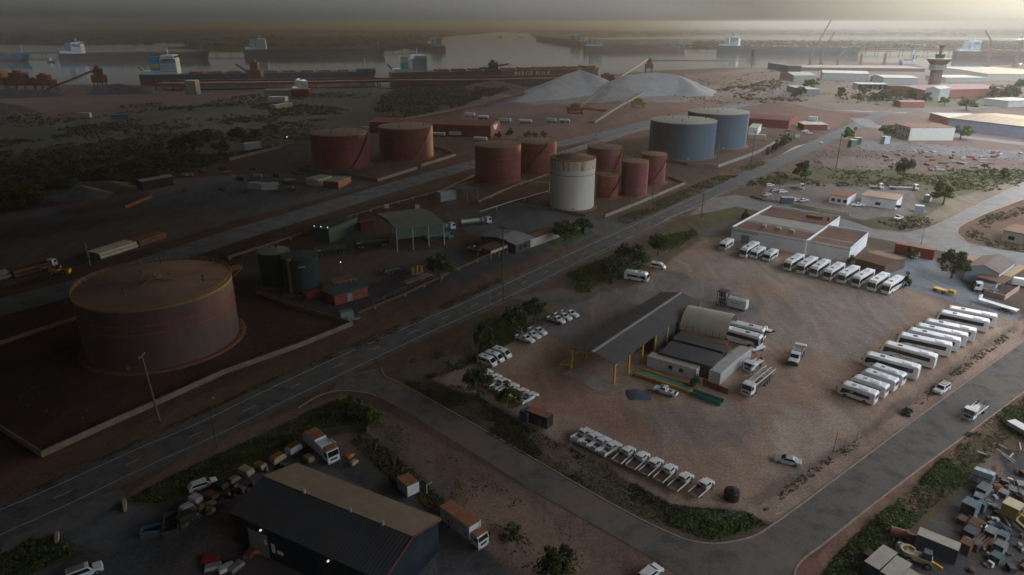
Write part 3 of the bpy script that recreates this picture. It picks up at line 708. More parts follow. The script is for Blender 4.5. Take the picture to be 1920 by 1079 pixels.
CORR_DK = sheetmat('charcoal_roof_sheet', (.076, .078, .083)); NAVY = sheetmat('navy_wall_sheet', (.012, .022, .032))
BRN_RF = sheetmat('brown_tin_roof', (.17, .085, .06)); WHT_W = sheetmat('white_wall_sheet', (.74, .75, .75), .05, dirt=((.5, .45, .4), .16, .3)); GRN_F = sheetmat('sage_green_sheet', (.095, .135, .11), .08)
CRM_RF = sheetmat('cream_green_roof', (.23, .25, .19), .07); RDW = sheetmat('red_warehouse_sheet', (.22, .055, .045)); RDR = sheetmat('dull_red_roof', (.25, .10, .07))
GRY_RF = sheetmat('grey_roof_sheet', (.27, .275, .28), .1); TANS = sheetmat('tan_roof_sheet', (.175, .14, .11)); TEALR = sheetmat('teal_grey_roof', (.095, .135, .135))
DKWALL = mat('dark_wall', (.05, .05, .055), .8, .2); CREAMW = mat('cream_wall', (.45, .42, .36), .75, .1, .4); BRICK = mat('brick_red_wall', (.26, .11, .08), .8, .15, .6)
PINKW = mat('pink_block_wall', (.42, .29, .23), .85, .12, .5); PALEW = mat('pale_blue_wall', (.42, .5, .54), .6, .08)

# navy shed at the bottom, brown far slope
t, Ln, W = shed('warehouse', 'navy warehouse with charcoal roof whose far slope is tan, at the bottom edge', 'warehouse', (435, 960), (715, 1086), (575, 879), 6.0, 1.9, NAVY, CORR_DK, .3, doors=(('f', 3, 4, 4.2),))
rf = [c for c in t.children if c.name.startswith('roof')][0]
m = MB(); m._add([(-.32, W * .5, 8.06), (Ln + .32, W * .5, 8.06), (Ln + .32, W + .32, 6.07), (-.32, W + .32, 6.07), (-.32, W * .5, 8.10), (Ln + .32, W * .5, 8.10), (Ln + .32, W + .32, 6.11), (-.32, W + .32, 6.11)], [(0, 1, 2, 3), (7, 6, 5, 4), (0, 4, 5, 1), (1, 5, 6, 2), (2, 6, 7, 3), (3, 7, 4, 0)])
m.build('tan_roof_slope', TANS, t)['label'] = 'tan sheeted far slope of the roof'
m = MB(); m.bar((Ln + .4, -.3, 5.8), (Ln + .4, W / 2, 7.95), .15, .3); m.bar((Ln + .4, W / 2, 7.95), (Ln + .4, W + .3, 5.8), .15, .3); m.build('barge_board', mat('dull_red_trim', (.14, .04, .035), .6), t)
for x in (Ln * .3, Ln * .62, Ln * .83):
    MB().cyl((x, W * .5, 7.9), (x, W * .5, 8.7), .22, 10).build('roof_vent', GALV, t)
for x in (Ln * .22, Ln * .68):
    o = MB().cyl((x, -.5, 5.3), (x, -.2, 5.3), .14, 12).build('wall_lamp', glow('lit_lamp_soft', (1, .93, .8), .7), t)
m = MB(); m.box(Ln * .22, Ln * .22 + .5, -.06, -.004, 2.4, 3.4); m.box(Ln * .27, Ln * .27 + .7, -.06, -.004, 1.6, 3.2); m.box(Ln * .31, Ln * .31 + 1.2, -.06, -.004, 1.8, 2.4); m.build('sign_panel', WHITE, t)

# long open shed in the coach yard
t, Ln, W = shed('open_shed', 'long charcoal roofed open shed on yellow posts in the coach yard', 'shed', (1072, 656), (1240, 549), (1156, 681), 5.0, 1.25, None, CORR_DK, .3, open_sides='fblr', posts=(7, YEL, .42), ridge_cap=GALV)
# which long side faces right? build partial cladding at far half on the right side
lx = lambda p: t.matrix_world
inv = Matrix.Rotation(-t.rotation_euler.z, 4, 'Z') @ Matrix.Translation(-Vector(t.location))
pn = inv @ G(1156, 681, 5); pf = inv @ G(1323, 566, 5)
yr = 0 if abs(pn.y) < W / 2 else W
x0 = pn.x; sgn = 1 if pf.x > pn.x else -1
xa, xb = sorted((x0 + sgn * Ln * .42, x0 + sgn * Ln))
MB().box(xa, xb, yr - .08 if yr else .02, yr - .02 if yr else .08, 0, 4.9).build('side_cladding', DKWALL, t)
xn = x0
for xx in ([xn] + [x0 + sgn * Ln * i / 7 for i in range(1, 8)]):
    m = MB(); m.bar((xx, 0, 4.7), (xx, W / 2, 5.92), .22, .42); m.bar((xx, W / 2, 5.92), (xx, W, 4.7), .22, .42); m.build('rafter', YEL, t)

MB().box(-.3, Ln + .3, -.36, -.3, 4.75, 4.95).build('gutter', YEL, t)
MB().box(min(xb, xa), min(xb, xa) + .1, .3, W - .3, 0, 4.8).build('inner_wall', DKWALL, t)
for yy in (0, W):
    MB().cyl((xn, yy, 4.7), (xn - sgn * .4, yy, 4.65), .2, 10).build('lamp', WHITE, t)
wp = MB(); a = G(1073, 692); b = G(1100, 672); c = G(1057, 690)
wp.bar((a.x, a.y, .9), (c.x - 1, c.y, .9), .2); wp.bar((c.x - 1, c.y, .9), (b.x - 1.5, b.y, 2.2), .2); wp.bar((a.x, a.y, 2.2), (b.x - 1.5, b.y, 2.2), .15)
tag(wp.build('guard_rail', YEL), 'yellow guard rail at the near left post of the open shed', 'guard rail')

# curved canopy over the bus bay
sp = 2.7
loc, rz, Ln, W = frame((1274, 617), (1361, 636), (1301, 597), sp); W = 10.5
t = thing('arched_shelter', 'tan fabric arched shelter over two coaches in the coach yard', 'shelter', loc, rz)
m = MB(); n = 20; rr = W / 2
pts = [(rr - rr * math.cos(math.pi * i / n), sp + rr * .82 * math.sin(math.pi * i / n)) for i in range(n + 1)]
vs = [(x, y, z) for x in (0, Ln) for y, z in pts] + [(x, y + (rr - y) * .02, z - .08) for x in (0, Ln) for y, z in pts]
k = n + 1; fs = []
for i in range(n): fs += [(i, k + i, k + i + 1, i + 1), (2 * k + i, 2 * k + i + 1, 3 * k + i + 1, 3 * k + i), (i, i + 1, 2 * k + i + 1, 2 * k + i), (k + i, 3 * k + i, 3 * k + i + 1, k + i + 1)]
m._add(vs, fs); m.build('canopy', mat('tan_canopy_fabric', (.40, .36, .29), .7, .07, .3), t, smooth=True)
for j in range(8):
    x = Ln * j / 7; m = MB()
    for i in range(n): m.bar((x, pts[i][0], pts[i][1] - .15), (x, pts[i + 1][0], pts[i + 1][1] - .15), .12)
    m.build('rib', RUST, t)
MB().prism([(0.02, y) for y in (0, 1)] and [(0.05, .2), (.12, .2), (.12, W - .2), (.05, W - .2)], 0, sp).build('back_wall', DKWALL, t)

def container(label, base, rz, L=6.06, W=2.44, Hh=2.6, side=None, roof=None, group='shipping containers', doors=True, z=0, name='shipping_container', windows=()):
    """base = near corner on ground, x along length"""
    side = side or BLUE; t = thing(name, label, 'container', (base[0], base[1], z), rz, group)
    m = MB(); m.box(.06, L - .06, .06, W - .06, .15, Hh - .02)
    n = int(L / .28)
    for i in range(n):
        x = .12 + (L - .24) * i / n; m.box(x, x + .12, .025, .06, .2, Hh - .15); m.box(x, x + .12, W - .06, W - .025, .2, Hh - .15)
    m.build('body', side, t)
    m = MB()
    for x in (0, L - .12):
        for y in (0, W - .12): m.box(x, x + .12, y, y + .12, 0, Hh)
    for y in (0, W - .1): m.box(.12, L - .12, y, y + .1, Hh - .12, Hh - .003); m.box(.12, L - .12, y, y + .1, .0, .14)
    for x in (0, L - .1): m.box(x, x + .1, .12, W - .12, Hh - .12, Hh - .003); m.box(x, x + .1, .12, W - .12, 0, .14)
    m.build('frame', side, t)
    MB().box(.02, L - .02, .02, W - .02, Hh, Hh + .03).build('roof', roof or side, t)
    if doors:
        m = MB()
        for y in (.3, .75, 1.25, 1.7, 2.1): m.cyl((L + .03, y, .2), (L + .03, y, Hh - .2), .03, 6)
        m.box(L - .06, L - .01, .12, W / 2 - .01, .15, Hh - .13); m.box(L - .06, L - .01, W / 2 + .01, W - .12, .15, Hh - .13); m.build('door', side, t)
    for u, w_, z0, h_ in windows: MB().box(u, u + w_, -.04, -.003, z0, z0 + h_).build('window', GLASS, t)
    return t
def cont_px(label, A, B, C, h, **k):
    """container from three roof corners at height h; length A-B"""
    loc, rz, Ln, W = frame(A, B, C, h); return container(label, loc, rz, Ln, max(2.2, min(W, 3.2)), h, **k)
WC = mat('white_container', (.60, .62, .63), .5, .07, .5, dirt=((.4, .3, .2), .5, .4)); RC = mat('red_container', (.25, .05, .035), .6, .2, .6, dirt=((.12, .04, .03), .4, .6))
BC = mat('blue_container', (.06, .11, .17), .6, .15, .6, dirt=((.16, .09, .06), .4, .4)); NC = mat('dark_navy_container', (.025, .035, .045), .6, .15)
OCR = mat('rusty_orange_roof', (.34, .13, .06), .8, .2, .6); DUSTR = mat('dusty_container_roof', (.40, .36, .29), .8, .12, .6); GC = mat('green_container', (.03, .09, .07), .6, .2)
cont_px('white site cabin with two dark windows beside the green ramp', (1214, 668), (1306, 694), (1227, 661), 2.7, side=WC, roof=DUSTR, doors=False, name='site_cabin', windows=((5.4, .9, 1.0, .9), (8.0, .9, 1.0, .9)))
cont_px('long white container with black edges behind the car carrier truck', (1352, 701), (1389, 668), (1330, 694), 2.8, side=WC, roof=mat('grey_cont_roof', (.36, .36, .35), .6, .1))
cont_px('white cabin with tan roof behind the long white container', (1389, 668), (1410, 654), (1368, 661), 2.8, side=WC, roof=DUSTR, doors=False, name='site_cabin', windows=())
shed('workshop_annex', 'flat grey roofed annex behind the white site cabin', 'building', (1237, 662), (1336, 689), (1262, 642), 3.2, .0, DKWALL, CORR_DK, .1, open_sides='')
shed('workshop_annex', 'narrow flat grey roofed annex beside the arched shelter', 'building', (1261, 636), (1356, 661), (1274, 628), 3.2, .0, DKWALL, CORR_DK, .1)
cont_px('rusty brown container between the two grey annexes', (1262, 641), (1352, 664), (1268, 636), 2.75, side=RC, roof=BRN_RF, doors=False)
cont_px('rusty container along the near edge of the arched shelter', (1270, 628), (1362, 648), (1276, 620), 2.69, side=RC, roof=BRN_RF, doors=False)
# yellow and green loading ramp
a, b = G(1189, 705), G(1292, 739); d = b - a; t = thing('loading_ramp', 'yellow framed loading ramp with a green deck lying by the open shed', 'ramp', (a.x, a.y, 0), heading(a, b)); Ln = d.length
MB().box(0, Ln, -.15, .12, .35, .95).build('side_beam', YEL, t); MB().box(.5, Ln + 1, 3.0, 3.2, .35, .8).build('side_beam', YEL, t)
MB().box(0, Ln, .123, 2.997, .3, .42).build('deck', mat('sea_green_deck', (.12, .22, .19), .6, .2, .6), t)
for x in (.3, Ln * .5, Ln - .4): MB().box(x, x + .3, .0, 3.1, 0, .298).build('leg', YEL, t)
a, b = G(1292, 741), G(1350, 762); t = thing('steel_trough', 'teal steel trough lying at the end of the loading ramp', 'trough', (a.x, a.y, 0), heading(a, b)); Ln = (b - a).length
MB().box(0, Ln, 0, 1.6, 0, .15).build('floor', TEAL, t); MB().box(0, Ln, -.1, -.003, 0, 1).build('side', TEAL, t); MB().box(0, Ln, 1.603, 1.7, 0, 1).build('side', TEAL, t)
wall('rusty steel screen wall behind the teal trough', [(1318, 722), (1364, 740)], 1.4, .15, RUST, 'screen_wall', 'wall', None)

# dark container by the street with orange top
cont_px('dark navy container with a rusty orange roof by the street verge', (986, 770), (1026, 785), (999, 762), 2.6, side=NC, roof=OCR)
a = G(974, 788); container('small blue container beside the dark navy container', (a.x, a.y), heading(G(974, 788), G(984, 793)), 2.0, 2.4, 2.3, side=BC, doors=False)

# white industrial building with brown roof
t, Ln, W = shed('industrial_building', 'large white walled industrial building with brown roof behind the coaches, taller left block', 'building', (1372, 429), (1512, 455), (1434, 387), 4.6, 0, WHT_W, CONC, .0, doors=(('f', 4, 3, 3),))
m = MB(); th = .15
m.box(0, Ln, 0, th, 4.78, 5.5); m.box(0, Ln, W - th, W, 4.78, 5.5); m.box(0, th, th, W - th, 4.78, 5.5); m.box(Ln - th, Ln, th, W - th, 4.78, 5.5); m.build('parapet', WHT_W, t)
for y0, y1, mt, nm in ((.06, .3, BRN_RF, 'roof_sheet'), (.36, .60, mat('pale_skylight_strips', (.36, .34, .30), .5, .1, .5, rib=('Y', 1.2, .12)), 'skylight'), (.64, .96, BRN_RF, 'roof_sheet')):
    MB().box(.5, Ln - .5, W * y0, W * y1, 4.79, 4.9).build(nm, mt, t)
for x in (.3, .5, .68): MB().box(Ln * x, Ln * x + 1.5, W * .2, W * .2 + 1.4, 4.9, 5.7).build('air_conditioner', GALV, t)
m = MB(); m.box(Ln * .62, Ln * .62 + 6, W * .8, W * .8 + 2.4, 4.91, 6.0); m.box(Ln * .9, Ln * .9 + 1, W * .8, W * .8 + 1.6, 4.92, 6.3); m.build('roof_plant', RUST, t)
MB().box(.5, Ln * .38, -.06, -.004, 4.0, 4.25).build('stripe', mat('dark_blue_stripe', (.08, .07, .16), .5), t)
t, Ln, W = shed('industrial_building', 'lower right block of the white industrial building with split brown roof', 'building', (1512.5, 455), (1594, 470), (1560, 428), 4.5, 0, WHT_W, CONC, .0)
m = MB(); m.box(0, Ln, 0, th, 4.68, 5.4); m.box(0, Ln, W - th, W, 4.68, 5.4); m.box(0, th, th, W - th, 4.68, 5.4); m.box(Ln - th, Ln, th, W - th, 4.68, 5.4); m.build('parapet', WHT_W, t)
for y0, y1 in ((.03, .33), (.42, .97)): MB().box(.5, Ln - .4, W * y0, W * y1, 4.69, 4.8).build('roof_sheet', BRN_RF, t)

# sage green loading shed
t, Ln, W = shed('loading_shed', 'sage green open sided tanker loading shed with cream roof', 'shed', (743, 431), (832, 419), (703, 402), 8.2, 1.1, None, CRM_RF, .1, open_sides='fblr', posts=(3, mat('pale_post', (.35, .36, .34), .6, .1), .35), fascia=(3.6, GRN_F))
m = MB(); 
for x in (.0, Ln - .08): m._add([(x + dx, y, z) for dx in (0, .07) for y, z in ((0, 8.1), (W, 8.1), (W, 6.6), (W * .5, 8.6), (0, 4.7))][:0] or [(x, 0.02, 8.1), (x, W, 8.1), (x, W / 2, 9.2), (x + .07, 0.02, 8.1), (x + .07, W, 8.1), (x + .07, W / 2, 9.2)], [(0, 1, 2), (5, 4, 3), (0, 3, 4, 1), (1, 4, 5, 2), (2, 5, 3, 0)])
m.build('gable', GRN_F, t)
# dark green pump shed with lit lamps
t, Ln, W = shed('pump_shed', 'dark green pump shed with three bright lamps on its roof edge', 'shed', (587, 427), (616, 431), (648, 406), 5.2, 0, GC, mat('dark_green_roof', (.05, .075, .06), .6, .15), .1)
for i in range(3):
    p = G(589 + i * 12.5, 423.5 + i * 1.3, 5.9); o = bpy.data.objects.new('x', None); bpy.data.objects.remove(o)
    q = Matrix.Rotation(-t.rotation_euler.z, 4, 'Z') @ (p - Vector(t.location)); q.z = 5.75
    MB().lathe([(.01, q.z - .16), (.17, q.z), (.01, q.z + .16)], 10, (q.x, q.y)).build('roof_lamp', glow('lit_lamp', (1, .93, .8), 2), t)
cont_px('red container with a white letter at the end of the dark green pump shed', (676, 419), (700, 413), (674, 412), 3.4, side=RC, doors=False)
# red store with teal roof + site pieces
shed('storage_shed', 'red container store under a teal grey roof behind the huge maroon tank', 'shed', (627, 555), (689, 538), (613, 545), 3.0, 0, RC, TEALR, .5, doors=(('f', 4, 1.6, 2.4),))
cont_px('bright red container left of the teal roofed store', (604, 549), (616, 556), (616, 545), 2.3, side=mat('bright_red_container', (.22, .025, .022), .5, .15), doors=False)
cont_px('bright red container beneath the dark green tanks', (576, 552), (603, 543), (574, 546), 2.0, side=mat('bright_red_container', (.22, .025, .022)), doors=False)
shed('canopy', 'dusty pink canopy roof beside the teal roofed store', 'canopy', (628, 532), (668, 523), (615, 525), 3.2, 0, None, mat('dusty_pink_roof', (.30, .16, .11), .8, .15), .1, open_sides='fblr', posts=(2, GREY, .15))
t, Ln, W = shed('site_office', 'depot office with grey hipped roof beside a pole', 'office', (967, 458), (997, 446), (905, 442), 3.6, 1.2, DKWALL, GRY_RF, .8, windows=(('f', 2, 1, 1.5, 1.2), ('f', 5, 1, 1.5, 1.2)))
shed('carport', 'brown roofed carport in front of the grey roofed depot office', 'carport', (921, 471), (951, 460), (896, 464), 3.2, .0, None, BRN_RF, .2, open_sides='fblr', posts=(2, GREY, .2), fascia=(.9, CREAM))
shed('house', 'low brown roofed building behind the bushes of the depot garden', 'building', (975, 444), (1030, 425), (995, 449), 3.2, .6, CREAMW, BRN_RF, .3)
shed('gatehouse', 'small green hut at the end of the green lawn', 'hut', (1096, 428), (1106, 425), (1093, 425), 2.2, 0, GC, GC, .1)
t, Ln, W = shed('canopy', 'teal flat canopy on one leg left of the banded red tank', 'canopy', (876, 358), (895, 353), (862, 350), 5, 0, None, TEALR, .2, open_sides='fblr', posts=(1, GREY, .3))
cont_px('white box container near the teal canopy', (826, 362), (855, 357), (832, 357), 4.2, side=mat('pale_sage_container', (.42, .45, .42), .5, .1), doors=False)
# red warehouse
t, Ln, W = shed('warehouse', 'long dull red warehouse with a white emblem on its end wall', 'warehouse', (692, 229), (920, 237), (700, 220), 8.0, 2.0, RDW, RDR, .3, off=.45)
for i in (.42, .56): MB().box(Ln * i, Ln * i + .8, -.1, W * .5, 8.25, 8.4).build('roof_flashing', TANRF, t) if False else None
p = G(935, 238, 6); c_ = MB(); q0, q1 = G(926, 241, 6), G(938, 238.5, 6)
m = MB(); m._add([(Ln + .03, W * .25, 7.5), (Ln + .03, W * .75, 7.5), (Ln + .03, W * .62, 4.6), (Ln + .03, W * .5, 3.8), (Ln + .03, W * .38, 4.6), (Ln + .08, W * .25, 7.5), (Ln + .08, W * .75, 7.5), (Ln + .08, W * .62, 4.6), (Ln + .08, W * .5, 3.8), (Ln + .08, W * .38, 4.6)], [(4, 3, 2, 1, 0), (5, 6, 7, 8, 9)] + [(i, (i + 1) % 5, (i + 1) % 5 + 5, i + 5) for i in range(5)]); m.build('emblem', WHITE, t)
# small sheds and containers left of the haul road
shed('small_shed', 'small pale roofed shed left of the red and white hut', 'shed', (573, 335), (596, 338), (595, 327), 3.4, 0, WC, PALERF, .2)
shed('small_shed', 'red sided hut with pale roof beside the haul road', 'hut', (606, 340), (634, 342), (636, 331), 3.4, 0, RC, PALERF, .2)
cont_px('white container pair left end by the small pale sheds', (463, 343), (489, 345), (465, 339), 3, side=WC, doors=False)
cont_px('white container pair right end by the small pale sheds', (490, 346), (519, 344), (491, 341.5), 3, side=WC, doors=False)
shed('long_shed', 'long dark walled shed with grey roof at the edge of the dark scrub', 'shed', (265, 341), (323, 331), (254, 338), 4.5, .6, DKWALL, GRY_RF, .3)
# depot across the cross street
shed('workshop', 'long white workshop with orange tin roof across the cross street', 'workshop', (1616, 367), (1682, 376), (1632, 358), 4.2, .0, WHT_W, mat('orange_tin_roof', (.34, .21, .12), .6, .12, .4), .3, windows=(('f', 6, 1, 2, 1.2), ('f', 14, 1, 2, 1.2)))
shed('office_building', 'white office with rusty skeleton roof joined to the orange roofed workshop', 'office', (1556, 366), (1590, 371), (1575, 357), 3.6, 0, WHT_W, RUST, .2, windows=(('f', 1, 1, 1.5, 1.4), ('f', 3.5, 1, 1.5, 1.4), ('f', 6, 1, 1.5, 1.4)))
cont_px('pale container box standing by the wire fence of the far yard', (1716, 386), (1733, 388), (1722, 383), 2.8, side=PALEW, doors=False)
cont_px('white container under the pale tree of the far yard', (1733, 366), (1745, 368), (1735, 362), 2.8, side=WC, doors=False)
cont_px('blue grey container beside the parked wrecks', (1466, 371), (1490, 372), (1469, 366), 2.8, side=BC, roof=DUSTR, doors=False)
wall('cream block wall in front of the far yard', [(1486, 387), (1530, 396), (1592, 405)], 1.6, .3, mat('cream_block', (.50, .45, .36), .8, .12), 'block_wall', 'wall', None)
wall('curved pinkish wall by the parked wrecks', [(1408, 370), (1430, 377), (1458, 381)], 1.2, .3, PINKW, 'block_wall', 'wall', None)
shed('office_block', 'white two storey office block with brown roof by the roundabout', 'office block', (1708, 240), (1792, 240), (1687.5, 232), 8.6, 0, mat('off_white_render', (.55, .55, .5), .7, .06), BRN_RF, .1, windows=[('l', 2 + i * 5, z, 2, 1.6) for i in range(4) for z in (1.6, 5.4)])
shed('retail_warehouse', 'large orange brown roofed store with blue grey walls at the right edge', 'store', (1781, 222), (1990, 246), (1812, 207), 8, 1.2, mat('blue_grey_wall', (.26, .29, .36), .6, .1), mat('orange_brown_roof', (.20, .145, .10), .6, .12, rib=('Y', 6, .3)), .4)
shed('retail_warehouse', 'lower store with blue and orange front left of the large orange brown store', 'store', (1744, 212), (1780, 222), (1790, 206), 5.5, 0, mat('blue_orange_front', (.42, .16, .08), .6, .1, .12, c2=(.12, .2, .4)), PALERF, .2)
shed('warehouse', 'maroon warehouse with dark roof behind the blue tanks', 'warehouse', (1402, 222), (1480, 227), (1400, 209), 6, 1, RDW, sheetmat('maroon_roof', (.15, .06, .055)), .3)
shed('small_shed', 'low white shed between the far blue tank and the maroon warehouse', 'shed', (1404, 240), (1421, 241), (1408, 232), 5, 0, WHT_W, PALERF, .2)
shed('shop', 'low maroon shop with white roof edge beside the main road', 'shop', (1508, 234), (1552, 234.5), (1512, 229), 4, 0, RDW, PALERF, .5)
cont_px('cream container right of the far blue tank', (1403, 252), (1436, 254), (1404, 248), 3, side=CREAM, doors=False)
cont_px('small white cabin behind the maroon shop', (1516, 219), (1533, 220), (1518, 216), 3, side=WC, doors=False)
# right workshop with light-blue gable
shed('workshop', 'workshop with light blue gable and two white skylights by the blue gravel yard', 'workshop', (1812, 500), (1843, 480), (1874, 514), 4.6, 1.5, PALEW, sheetmat('brown_grey_roof', (.16, .12, .11)), .2)
shed('lean_to', 'brown tin lean-to in front of the light blue gabled workshop', 'lean-to', (1832, 520), (1880, 532), (1837, 507), 3.4, .0, None, BRN_RF, .2, open_sides='fblr', posts=(3, GREY, .15))
shed('lean_to', 'tan tin lean-to right of the light blue gabled workshop', 'lean-to', (1877, 517), (1894, 521), (1907, 496), 3.4, .0, None, sheetmat('tan_tin', (.36, .25, .14)), .1, open_sides='fblr', posts=(2, GREY, .15))
for A, B, C in (((1836, 491), (1848, 482), (1843, 493)), ((1862, 494), (1878, 484), (1870, 499))):
    loc, rz, Ln, W = frame(A, B, C, 5.6)
wall('pink block wall beside the light blue gabled workshop', [(1845, 553), (1882, 563), (1909, 545)], 1.5, .3, PINKW, 'block_wall', 'wall', None)
cont_px('white cabin beneath the brown lean-to', (1834, 527), (1867, 535), (1836, 524), 2.4, side=WC, doors=False)
cont_px('white cabin at the left corner of the light blue gabled workshop', (1805, 507), (1815, 510), (1810, 502), 3, side=WC, doors=False)
cont_px('long rusty red container behind the car wreck yard', (1679, 457), (1753, 470), (1681, 452), 3.6, side=RC, roof=OCR, doors=False)
cont_px('cream cabin beside the long rusty red container', (1729, 466), (1744, 468), (1731, 462), 2.8, side=CREAM, doors=False)
shed('old_shed', 'old brown tin shed right of the white industrial building', 'shed', (1605, 485), (1660, 500), (1640, 470), 3.2, .8, WOOD, BRN_RF, .3)
shed('house', 'cream building with brown roof at the right edge', 'building', (1882, 432), (1960, 447), (1896, 420), 4, 0, CREAMW, BRN_RF, .4, windows=(('f', 2, 1, 2, 1.4),), doors=(('f', 7, 4, 2.8),))
shed('red_shed', 'long low red roofed building beyond the bushy tree', 'building', (1800, 487), (1832, 492), (1805, 478), 3, 0, BRICK, mat('dull_red_flat', (.26, .12, .09), .7, .12), .2)
# ------------------------------------------------------------------ vehicles (x forward, origin on the ground at the centre)
def wheels(t, xs, track, r=.36, w=.24, n=12, twin=False):
    for x in xs:
        for s in (-1, 1):
            y = s * track / 2; ww = w * (1.7 if twin and x < 0 else 1)
            wh = MB().cyl((x, y - s * ww, r), (x, y, r), r, n).build('wheel', BLACK, t)
            MB().cyl((x, y - s * .05, r), (x, y + s * .015, r), r * .55, 8).build('rim', GREY, wh)
def lamps(t, xf, xr, hw, z, zr=None, w=.28, h=.16):
    zr = zr or z
    for s in (-1, 1):
        MB().box(xf - .03, xf + .02, s * (hw - w) - w / 2, s * (hw - w) + w / 2, z, z + h).build('headlight', CHR, t)
        MB().box(xr - .02, xr + .03, s * (hw - .18) - .1, s * (hw - .18) + .1, zr, zr + h * 1.4).build('tail_light', RED, t)

def body_arch(t, side, hw, mt, name='body', arches=(), r=.42, taper=.0, bevel=.05):
    """side profile (x,z) with wheel arches cut along the sill; sill at first two points"""
    z0 = side[0][1]; pts = []
    x0, x1 = side[0][0], side[1][0]  # rear sill, front sill
    pts.append((x0, z0))
    for ax in sorted(arches):
        for i in range(9):
            a = math.pi - math.pi * i / 8; pts.append((ax + r * math.cos(a), max(z0, z0 + (r * math.sin(a)))))
    pts.append((x1, z0)); pts += list(side[2:])
    m = MB(); m.prof(pts, -hw, hw)
    return m.build(name, mt, t, bevel=bevel)

def make_coach(name='coach', L=11.6, Hh=3.45, mark=True, midi=False):
    t = thing(name, '', 'coach' if not midi else 'minibus'); h2 = L / 2; hw = 1.25
    nose = .25 if not midi else .7
    body_arch(t, [(-h2, .35), (h2, .35), (h2 + .02, 1.3), (h2 - nose * .55, Hh - .5), (h2 - nose - .25, Hh - .05), (h2 - nose - .8, Hh), (-h2 + .3, Hh), (-h2, Hh - .3)], hw, WHITE2, arches=((h2 - 2.5), (-h2 + 3.0)) if not midi else ((h2 - 1.6), (-h2 + 2.0)), r=.55 if not midi else .45, bevel=.12)
    zg0, zg1 = (1.75, 2.75) if not midi else (1.25, 2.05)
    for s in (-1, 1):
        m = MB(); y0, y1 = (hw - .01, hw + .012) if s > 0 else (-hw - .012, -hw + .01)
        m.prof([(-h2 + 1.1, zg0), (h2 - 2.2, zg0), (h2 - .75, zg0 - .45), (h2 - .35 - nose * .3, zg0 - .45), (h2 - .45 - nose * .6, zg1), (-h2 + 1.0, zg1)], y0, y1); m.build('side_windows', GLASS, t)
    k = (Hh - .5 - 1.3) / (nose * .55 + .02)
    m = MB()
    za, zb = (1.35, Hh - .62); xa = h2 + .02 - (za - 1.3) / k; xb = h2 + .02 - (zb - 1.3) / k
    m._add([(xa + .02, -hw + .12, za), (xa + .02, hw - .12, za), (xb + .03, hw - .12, zb), (xb + .03, -hw + .12, zb), (xa - .1, -hw + .12, za), (xa - .1, hw - .12, za), (xb - .1, hw - .12, zb), (xb - .1, -hw + .12, zb)], [(0, 1, 2, 3), (7, 6, 5, 4), (0, 4, 5, 1), (1, 5, 6, 2), (2, 6, 7, 3), (3, 7, 4, 0)])
    m.build('windscreen', GLASS, t)
    MB().box(-h2 - .015, -h2 + .05, -hw + .35, hw - .35, Hh - 1.35, Hh - .55).build('rear_window', WHITE2 if mark else GLASS, t)
    if midi: MB().box(-h2 - .02, -h2 + .05, -hw + .3, hw - .3, Hh - 1.1, Hh - .45).build('rear_glass', GLASS, t)
    wheels(t, (h2 - 2.5, -h2 + 3.0) if not midi else (h2 - 1.6, -h2 + 2.0), hw * 2 - .04, .5 if not midi else .4, .28, 14, True)
    lamps(t, h2 + .02, -h2, hw, .7, 1.0)
    MB().box(h2 - 4.2, h2 - 3.2, -.4, .4, Hh + .003, Hh + .1).build('roof_hatch', WHITE2 if midi else DARK, t) if not midi else MB().box(h2 - 3.2, h2 - 2.4, -.4, .4, Hh + .003, Hh + .1).build('roof_hatch', GREY, t)
    m = MB(); m.box(-h2 + 1.6, -h2 + 3.6, -.85, .85, Hh + .004, Hh + .16, .12); m.build('air_conditioner', WHITE2, t, bevel=.04)
    for s in (-1, 1): MB().bar((h2 + .1, s * (hw + .1), Hh - 1.0), (h2 + .3, s * (hw + .25), Hh - 1.6), .14, .2).build('mirror', DARK, t)
    if mark:
        em = mat('livery_mark', (.08, .09, .14), .5)
        for s in (-1, 1):
            m = MB(); yy = s * (hw + .008); cx = h2 - 4.0
            for i in range(7):
                a0, a1 = math.pi * i / 7, math.pi * (i + 1) / 7
                m.bar((cx + .5 * math.cos(a0), yy, 1.15 + .38 * math.sin(a0)), (cx + .5 * math.cos(a1), yy, 1.15 + .38 * math.sin(a1)), .012, .14)
            for i in range(8):
                x = cx - .8 - i * .28; m.bar((x, yy, 1.0), (x - .04, yy, 1.32 - .08 * (i % 3)), .012, .09); m.bar((x - .02, yy, 1.02 + .12 * (i % 3)), (x - .2, yy, 1.02 + .12 * (i % 3)), .012, .07)
            m.build('livery_mark', em, t)
        MB().box(h2 - nose - .75, h2 - nose - .35, -1.1, 1.1, Hh - .04, Hh + .012).build('roof_stripe', mat('lime_mark', (.45, .5, .12), .5), t)
    else:
        if midi:
            for s in (-1, 1): MB().box(h2 - 3.2, h2 - 2.4, s * (hw + .012) - .006, s * (hw + .012) + .006, zg0 + .2, zg1 - .2).build('window_mark', mat('lime_mark', (.45, .5, .12), .5), t)
    return t

